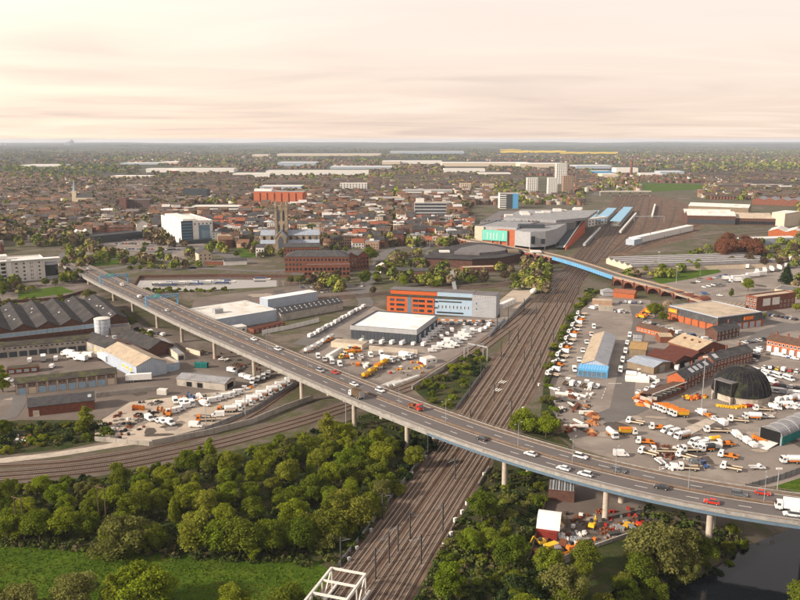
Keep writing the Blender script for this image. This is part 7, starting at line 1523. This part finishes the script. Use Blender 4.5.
fence([(530,562),(538,532),(546,505)],2.,'dark timber fence left of the salvage yard','wood'); fence([(536,566),(562,560),(600,546),(640,532)],1.1,'low patchy block wall along the front of salvage yard','concrete',3,name='boundary_wall'); fence([(745,490),(780,480),(812,468)],2.,'slatted grey fence between lorry yard and grass','fence_grey'); fence([(0,304),(60,300),(84,293)],2.2,'dark quay wall behind the warehouse hedge','brick_dark',5,name='boundary_wall')
# little things lying about
CL={}
def clm(kind):
    if kind not in CL:
        m=MB(); mats=['junk']
        if kind=='pallet_stack':
            for k in range(6): m.box(-.6,.6,-.5,.5,k*.16,k*.16+.11)
            mats=['wood']
        elif kind=='skip': m.frus(-1.4,1.4,-.8,.8,.05,-1.9,1.9,-.9,.9,1.3); mats=['orange']
        elif kind=='cable_drum': m.tube((0,-.7,.9),(0,-.55,.9),.9,.9,14); m.tube((0,.55,.9),(0,.7,.9),.9,.9,14); m.tube((0,-.55,.9),(0,.55,.9),.55,.55,12); mats=['orange']
        elif kind=='pipe_stack':
            for k in range(6): m.tube((-3.5,-.75+.5*(k%3)+(k//3)*.25,.25+.42*(k//3)),(3.5,-.75+.5*(k%3)+(k//3)*.25,.25+.42*(k//3)),.24,.24,8)
            mats=['wall_white']
        elif kind=='scrap_heap':
            r=random.Random(3)
            for k in range(26): x,y=r.gauss(0,1),r.gauss(0,.8); z=max(0,1.1-abs(x)*.4-abs(y)*.4)*r.random(); s=r.uniform(.2,.55); m.frus(x-s,x+s,y-s*.6,y+s*.6,z-.1,x-s*.7+r.uniform(-.2,.2),x+s*.7,y-s*.5,y+s*.5,z+s)
        elif kind=='crate': m.box(-.6,.6,-.5,.5,0,.9).box(-.65,.65,-.55,.55,.4,.5).box(-.65,.65,-.55,.55,.85,.95); mats=['wall_white']
        elif kind=='plough_blade': m.ext_y([(-.4,0),(-.2,.0),(.1,.5),(-.1,1.1),(-.3,1.1),(-.1,.5)],-1.5,1.5); m.box(-1.1,-.2,-.3,.3,.2,.6); mats=['yellow']
        elif kind=='tyre_pile':
            for k in range(9): m.tube((.8*(k%3)-.8,.7*((k//3)%3)-.7,.02+.0*k),(.8*(k%3)-.8,.7*((k//3)%3)-.7,.26+.24*(k%2)),.38,.38,10)
            mats=['tyre']
        elif kind=='gravel_heap': m.lathe([(2.6,-.1),(2.,.5),(1.1,1.1),(.2,1.5)],12); mats=['pile_sand']
        CL[kind]=m.mesh(kind,mats)
    return CL[kind]
def strew(poly,n,kinds,where,mats,z=.08):
    for i in range(n):
        while True:
            px,py=rnd.uniform(min(q[0] for q in poly),max(q[0] for q in poly)),rnd.uniform(min(q[1] for q in poly),max(q[1] for q in poly))
            if inpoly(px,py,poly): break
        k=rnd.choice(kinds); m=rnd.choice(mats); p=P(px,py); o=ob(k,clm(k),None,(p.x,p.y,z),rnd.random()*6.28); s=rnd.uniform(.55,1.) if k=='scrap_heap' else rnd.uniform(.75,1.15); o.scale=(s,s,s)
        o.material_slots[0].link='OBJECT'; o.material_slots[0].material=mt(m)
        cw=dict(orange='orange',yellow='yellow',red='red',wall_white='white',junk='grey',wood='brown',rust='rusty',steel_grey='grey',car_blue='blue',tyre='black',steel_dark='black',galv='pale grey',pile_sand='sandy',roof_white2='off-white')[m]
        tag(o,f'{cw} {k.replace("_"," ")} {where}',k.replace('_',' ').split()[-1],k.replace('_',' ')+'s '+where)
strew([(535,560),(548,545),(580,540),(640,520),(650,526),(600,544),(560,560)],44,['scrap_heap','crate','pallet_stack','scrap_heap','skip'],'in the salvage yard under the bridge',['red','orange','junk','wall_white','rust','yellow','steel_dark','junk','rust','steel_grey'])
strew([(532,562),(545,520),(575,512),(600,520),(590,545),(560,560)],40,['scrap_heap','pallet_stack','crate','tyre_pile'],'on the dark salvage yard floor',['junk','steel_dark','rust','wood','steel_grey','wall_white'])
strew([(600,512),(650,508),(660,518),(604,532)],22,['scrap_heap','crate','pallet_stack'],'behind the piers of the salvage yard',['red','rust','junk','steel_dark','steel_grey'])
strew([(96,436),(110,420),(140,402),(160,400),(150,425),(120,440)],46,['tyre_pile','scrap_heap','crate','pallet_stack'],'on the left end of the pale yard',['tyre','junk','wall_white','steel_dark','rust'])
strew([(178,398),(235,394),(280,376),(262,384),(225,400),(190,402)],34,['scrap_heap','crate','pipe_stack','pallet_stack'],'before the low concrete shed',['junk','wall_white','rust','orange','galv','car_blue'])
strew([(186,350),(240,352),(275,374),(250,380),(215,358)],30,['scrap_heap','pallet_stack','crate','tyre_pile'],'in the shade under the bridge left part',['junk','wood','rust','steel_dark'])
for i in range(4): p=P(134+i*3,409+i*.4); o=ob('cable_drum',clm('cable_drum'),None,(p.x,p.y,.1),R(20)); tag(o,f'orange and white cable drum, {ordn(i)} of four lying on the left yard','cable drum')
for i,(x,y) in enumerate(((160,412),(166,415))): p=P(x,y); o=ob('cable_drum',clm('cable_drum'),None,(p.x,p.y,.1),R(80)); o.scale=(1.4,)*3; tag(o,f'large wooden cable drum standing alone, {["left","right"][i]} one on the pale yard','cable drum'); o.material_slots[0].link='OBJECT'; o.material_slots[0].material=mt('pile_sand')
for i in range(5): p=P(388+i*6,386-i*1.4-abs(i-2)*.6); o=ob('pipe_stack',clm('pipe_stack'),None,(p.x,p.y,.06),R(52)); o.scale=(1.5,1.1,1.1); tag(o,f'stack of white pipes by the rail wall, {ordn(i)} from the left','pipes')
strew([(383,376),(400,362),(428,360),(436,364),(412,382)],20,['crate','pallet_stack','scrap_heap'],'in the stores corner beside the white pipes',['wall_white','orange','red','junk','yellow'])
strew([(330,352),(360,350),(366,358),(345,366),(395,372),(385,360)],18,['crate','skip','pallet_stack'],'among the yellow lorries in the centre yard',['orange','yellow','wall_white','junk'])
strew([(550,390),(575,384),(596,386),(588,420),(575,436),(552,420)],52,['scrap_heap','crate','pallet_stack','pipe_stack'],'in the scrap yard below the blue annex',['wall_white','junk','galv','rust','roof_white2','steel_dark'])
strew([(585,405),(600,415),(604,428),(588,440)],16,['gravel_heap','scrap_heap','skip'],'by the sand heaps near the bridge parapet',['pile_sand','orange','rust'])
strew([(628,398),(650,392),(652,402),(640,406)],14,['gravel_heap','crate','skip'],'in the bay beside the open storage',['orange','pile_sand','red'])
strew([(682,398),(704,394),(708,400),(690,402)],16,['scrap_heap','crate'],'left of the dome doorway',['red','orange','steel_dark','yellow'])
for i in range(14): p=P(719+i*2.4,406.5+abs(i-6)*-.28+2); o=ob('plough_blade',clm('plough_blade'),None,(p.x,p.y,.1),R(rnd.uniform(40,90))); tag(o,('red' if i>10 else 'yellow')+' snow plough blade in the row at the foot of the dome','plough blade','snow plough blades'); o.material_slots[0].link='OBJECT'; o.material_slots[0].material=mt('red' if i>10 else 'yellow')
for i in range(4): p=P(756+i*2.2,439+i*.9); o=ob('plough_blade',clm('plough_blade'),None,(p.x,p.y,.1),R(20)); o.scale=(1.3,)*3; tag(o,'orange plough frame in the group left of the teal shed','plough frame','orange plough frames'); o.material_slots[0].link='OBJECT'; o.material_slots[0].material=mt('orange')
strew([(770,428),(800,420),(812,424),(780,436)],10,['skip','crate','plough_blade'],'behind the teal shed',['orange','yellow','junk'])
strew([(652,446),(690,446),(700,470),(660,470)],18,['scrap_heap','crate','plough_blade'],'among the front cluster of lorries',['orange','junk','rust','wall_white'])
strew([(-5,436),(30,432),(36,444),(0,452)],16,['crate','scrap_heap'],'at the left edge beside the footpath',['wall_white','junk','steel_dark','rust'])
# concrete patch and tyre marks stay in the ground
zone('concrete_patch',[(684,428),(712,416),(720,420),(692,434)],.2,'concrete_pale')
# white covered heap
p=P(637,381); t=T('tarpaulin_heap','long white tarpaulin covered heap beside the grey workshop','heap',(p.x,p.y,0),R(-12)); m=MB(); m.ext_x([(-2.4,-.1),(2.4,-.1),(2.1,1.6),(1.,2.5),(-1.,2.5),(-2.1,1.6)],-5.5,5.5); m.build('cover','tarp',t)
# road marks at the yard junction
mb=MB()
for i in range(7): mb.bar(P(609+i*1.9,383.4,.19),P(610+i*1.9,383.4,.19),.9,.02)
for i in range(4): mb.bar(P(606-i*1.2,388+i*3,.19),P(605.4-i*1.2,389.6+i*3,.19),.25,.02)
struct('road_marking',mb,'marking')
# ================================================================== air
m=new_mat('haze_air'); t_=NT(m); pv=t_.n('ShaderNodeVolumePrincipled',{'Color':(.74,.85,1.,1),'Density':4.4e-5,'Anisotropy':.0}); oo=t_.n('ShaderNodeOutputMaterial'); t_.t.links.new(pv.outputs[0],oo.inputs['Volume'])
MB().box(-41000,41000,-400,25500,-12,119).build('haze',m,kind='stuff'); tag(bpy.data.objects['haze'],'thin pale evening haze lying over the whole landscape','haze')

# tarmac repairs, stains and bay lines
def patches(poly,n,z,mats,r0,r1):
    for i in range(n):
        while True:
            px,py=rnd.uniform(min(q[0] for q in poly),max(q[0] for q in poly)),rnd.uniform(min(q[1] for q in poly),max(q[1] for q in poly))
            if inpoly(px,py,poly): break
        p=P(px,py); k=rnd.randint(5,9); a0=rnd.random()*6.28; rx,ry=rnd.uniform(r0,r1),rnd.uniform(r0,r1)*.6; ca,sa=math.cos(a0),math.sin(a0); vs=[]
        for j in range(k): t=6.283*j/k; x,y=rx*math.cos(t)*rnd.uniform(.7,1.1),ry*math.sin(t)*rnd.uniform(.7,1.1); vs.append((p.x+ca*x-sa*y,p.y+sa*x+ca*y,z+i*.0012))
        mb=MB(); mb.add(vs,[tuple(range(k))]); struct('ground_patch',mb,rnd.choice(mats))
M('stain_dark',(.085,.07,.06),var=.4,scale=.5); M('dust_pale',(.30,.25,.205),var=.3,scale=.4); M('tar_patch',(.10,.09,.082),var=.2)
patches([(600,450),(610,415),(660,412),(720,405),(800,415),(800,460),(745,482),(660,468)],26,.16,['stain_dark','dust_pale','tar_patch','dust_pale'],2,8)
patches([(310,352),(370,340),(420,350),(440,366),(400,385),(350,372)],16,.10,['stain_dark','dust_pale','tar_patch'],2,6); patches([(100,430),(140,410),(220,395),(280,382),(230,415),(150,440)],20,.10,['stain_dark','yard_mid','dust_pale'],2,7)
patches([(0,380),(120,345),(170,350),(240,375),(150,392),(0,420)],16,.08,['stain_dark','dust_pale','tar_patch'],2,7); patches([(560,400),(590,330),(600,320),(575,380),(600,430)],12,.10,['stain_dark','dust_pale'],1.5,5); patches([(540,555),(560,510),(600,510),(640,520),(600,540)],8,.10,['stain_dark','dust_pale'],1.5,4)
patches([(660,330),(760,330),(800,345),(800,400),(770,390),(750,366)],12,.20,['stain_dark','tar_patch','dust_pale'],2,6); patches([(100,240),(180,240),(180,258),(90,258)],8,.12,['tar_patch','dust_pale'],6,16); patches([(200,300),(300,288),(345,288),(280,308)],8,.12,['dust_pale','tar_patch'],4,14); patches([(660,286),(740,270),(800,270),(790,320),(720,300)],10,.12,['dust_pale','tar_patch','stain_dark'],4,12)
def bays(a,b,n,ln,z=.2):
    mb=MB(); A,B=P(*a,z),P(*b,z); d=(B-A)/n; u=d.normalized(); q=Vector((-u.y,u.x,0))*ln
    for i in range(n+1): mb.bar(A+d*i,A+d*i+q,.14,.02)
    struct('bay_marking',mb,'marking')
bays((680,300),(735,288),16,5.); bays((688,294),(735,283),14,5.); bays((768,318),(800,323),10,5.); bays((442,322.5),(492,324),16,5.,.1); bays((770,372),(800,376),9,5.); bays((300,285.5),(345,284.5),14,5,.12)

# lineside cabinets and crossing boards
for k,(x,y) in enumerate(((349,562),(357,551),(371,533),(385,512),(399,494),(412,476),(426,459))): p=P(x,y); o=MB().box(-.4,.4,-.3,.3,0,1.3).box(-.45,.45,-.35,.35,1.3,1.42).build('relay_cabinet','galv',loc=(p.x,p.y,.05),rz=R(38)); tag(o,f'small grey lineside cabinet left of the tracks, {ordn(k)} from the bottom','cabinet')
for k,(x,y) in enumerate(((444,547),(451,536),(455,522),(462,514),(467,505),(484,476),(514,424),(523,410),(539,386),(547,366))): p=P(x,y); o=MB().box(-.5,.5,-.3,.3,0,1.2).box(-.55,.55,-.35,.35,1.2,1.32).build('relay_cabinet','steel_white',loc=(p.x,p.y,.05),rz=R(38)); tag(o,f'small white lineside cabinet right of the tracks, {ordn(k)} from the bottom','cabinet')
for k,(x,y) in enumerate(((498,391),(503,383))):
    p=P(x,y); t=T('crossing_boards',f'white boards laid across the main tracks, {["near","far"][k]} set','boards',(p.x,p.y,.5),R(58))
    for j in range(3): MB().box(-2.2,2.2,-1.2+j*1.1,-.7+j*1.1,0,.08).build('board','wall_white',t)
    for j in (-1.5,1.5): MB().box(j-.15,j+.15,-1.4,1.6,-.42,0).build('bearer','wood',t)
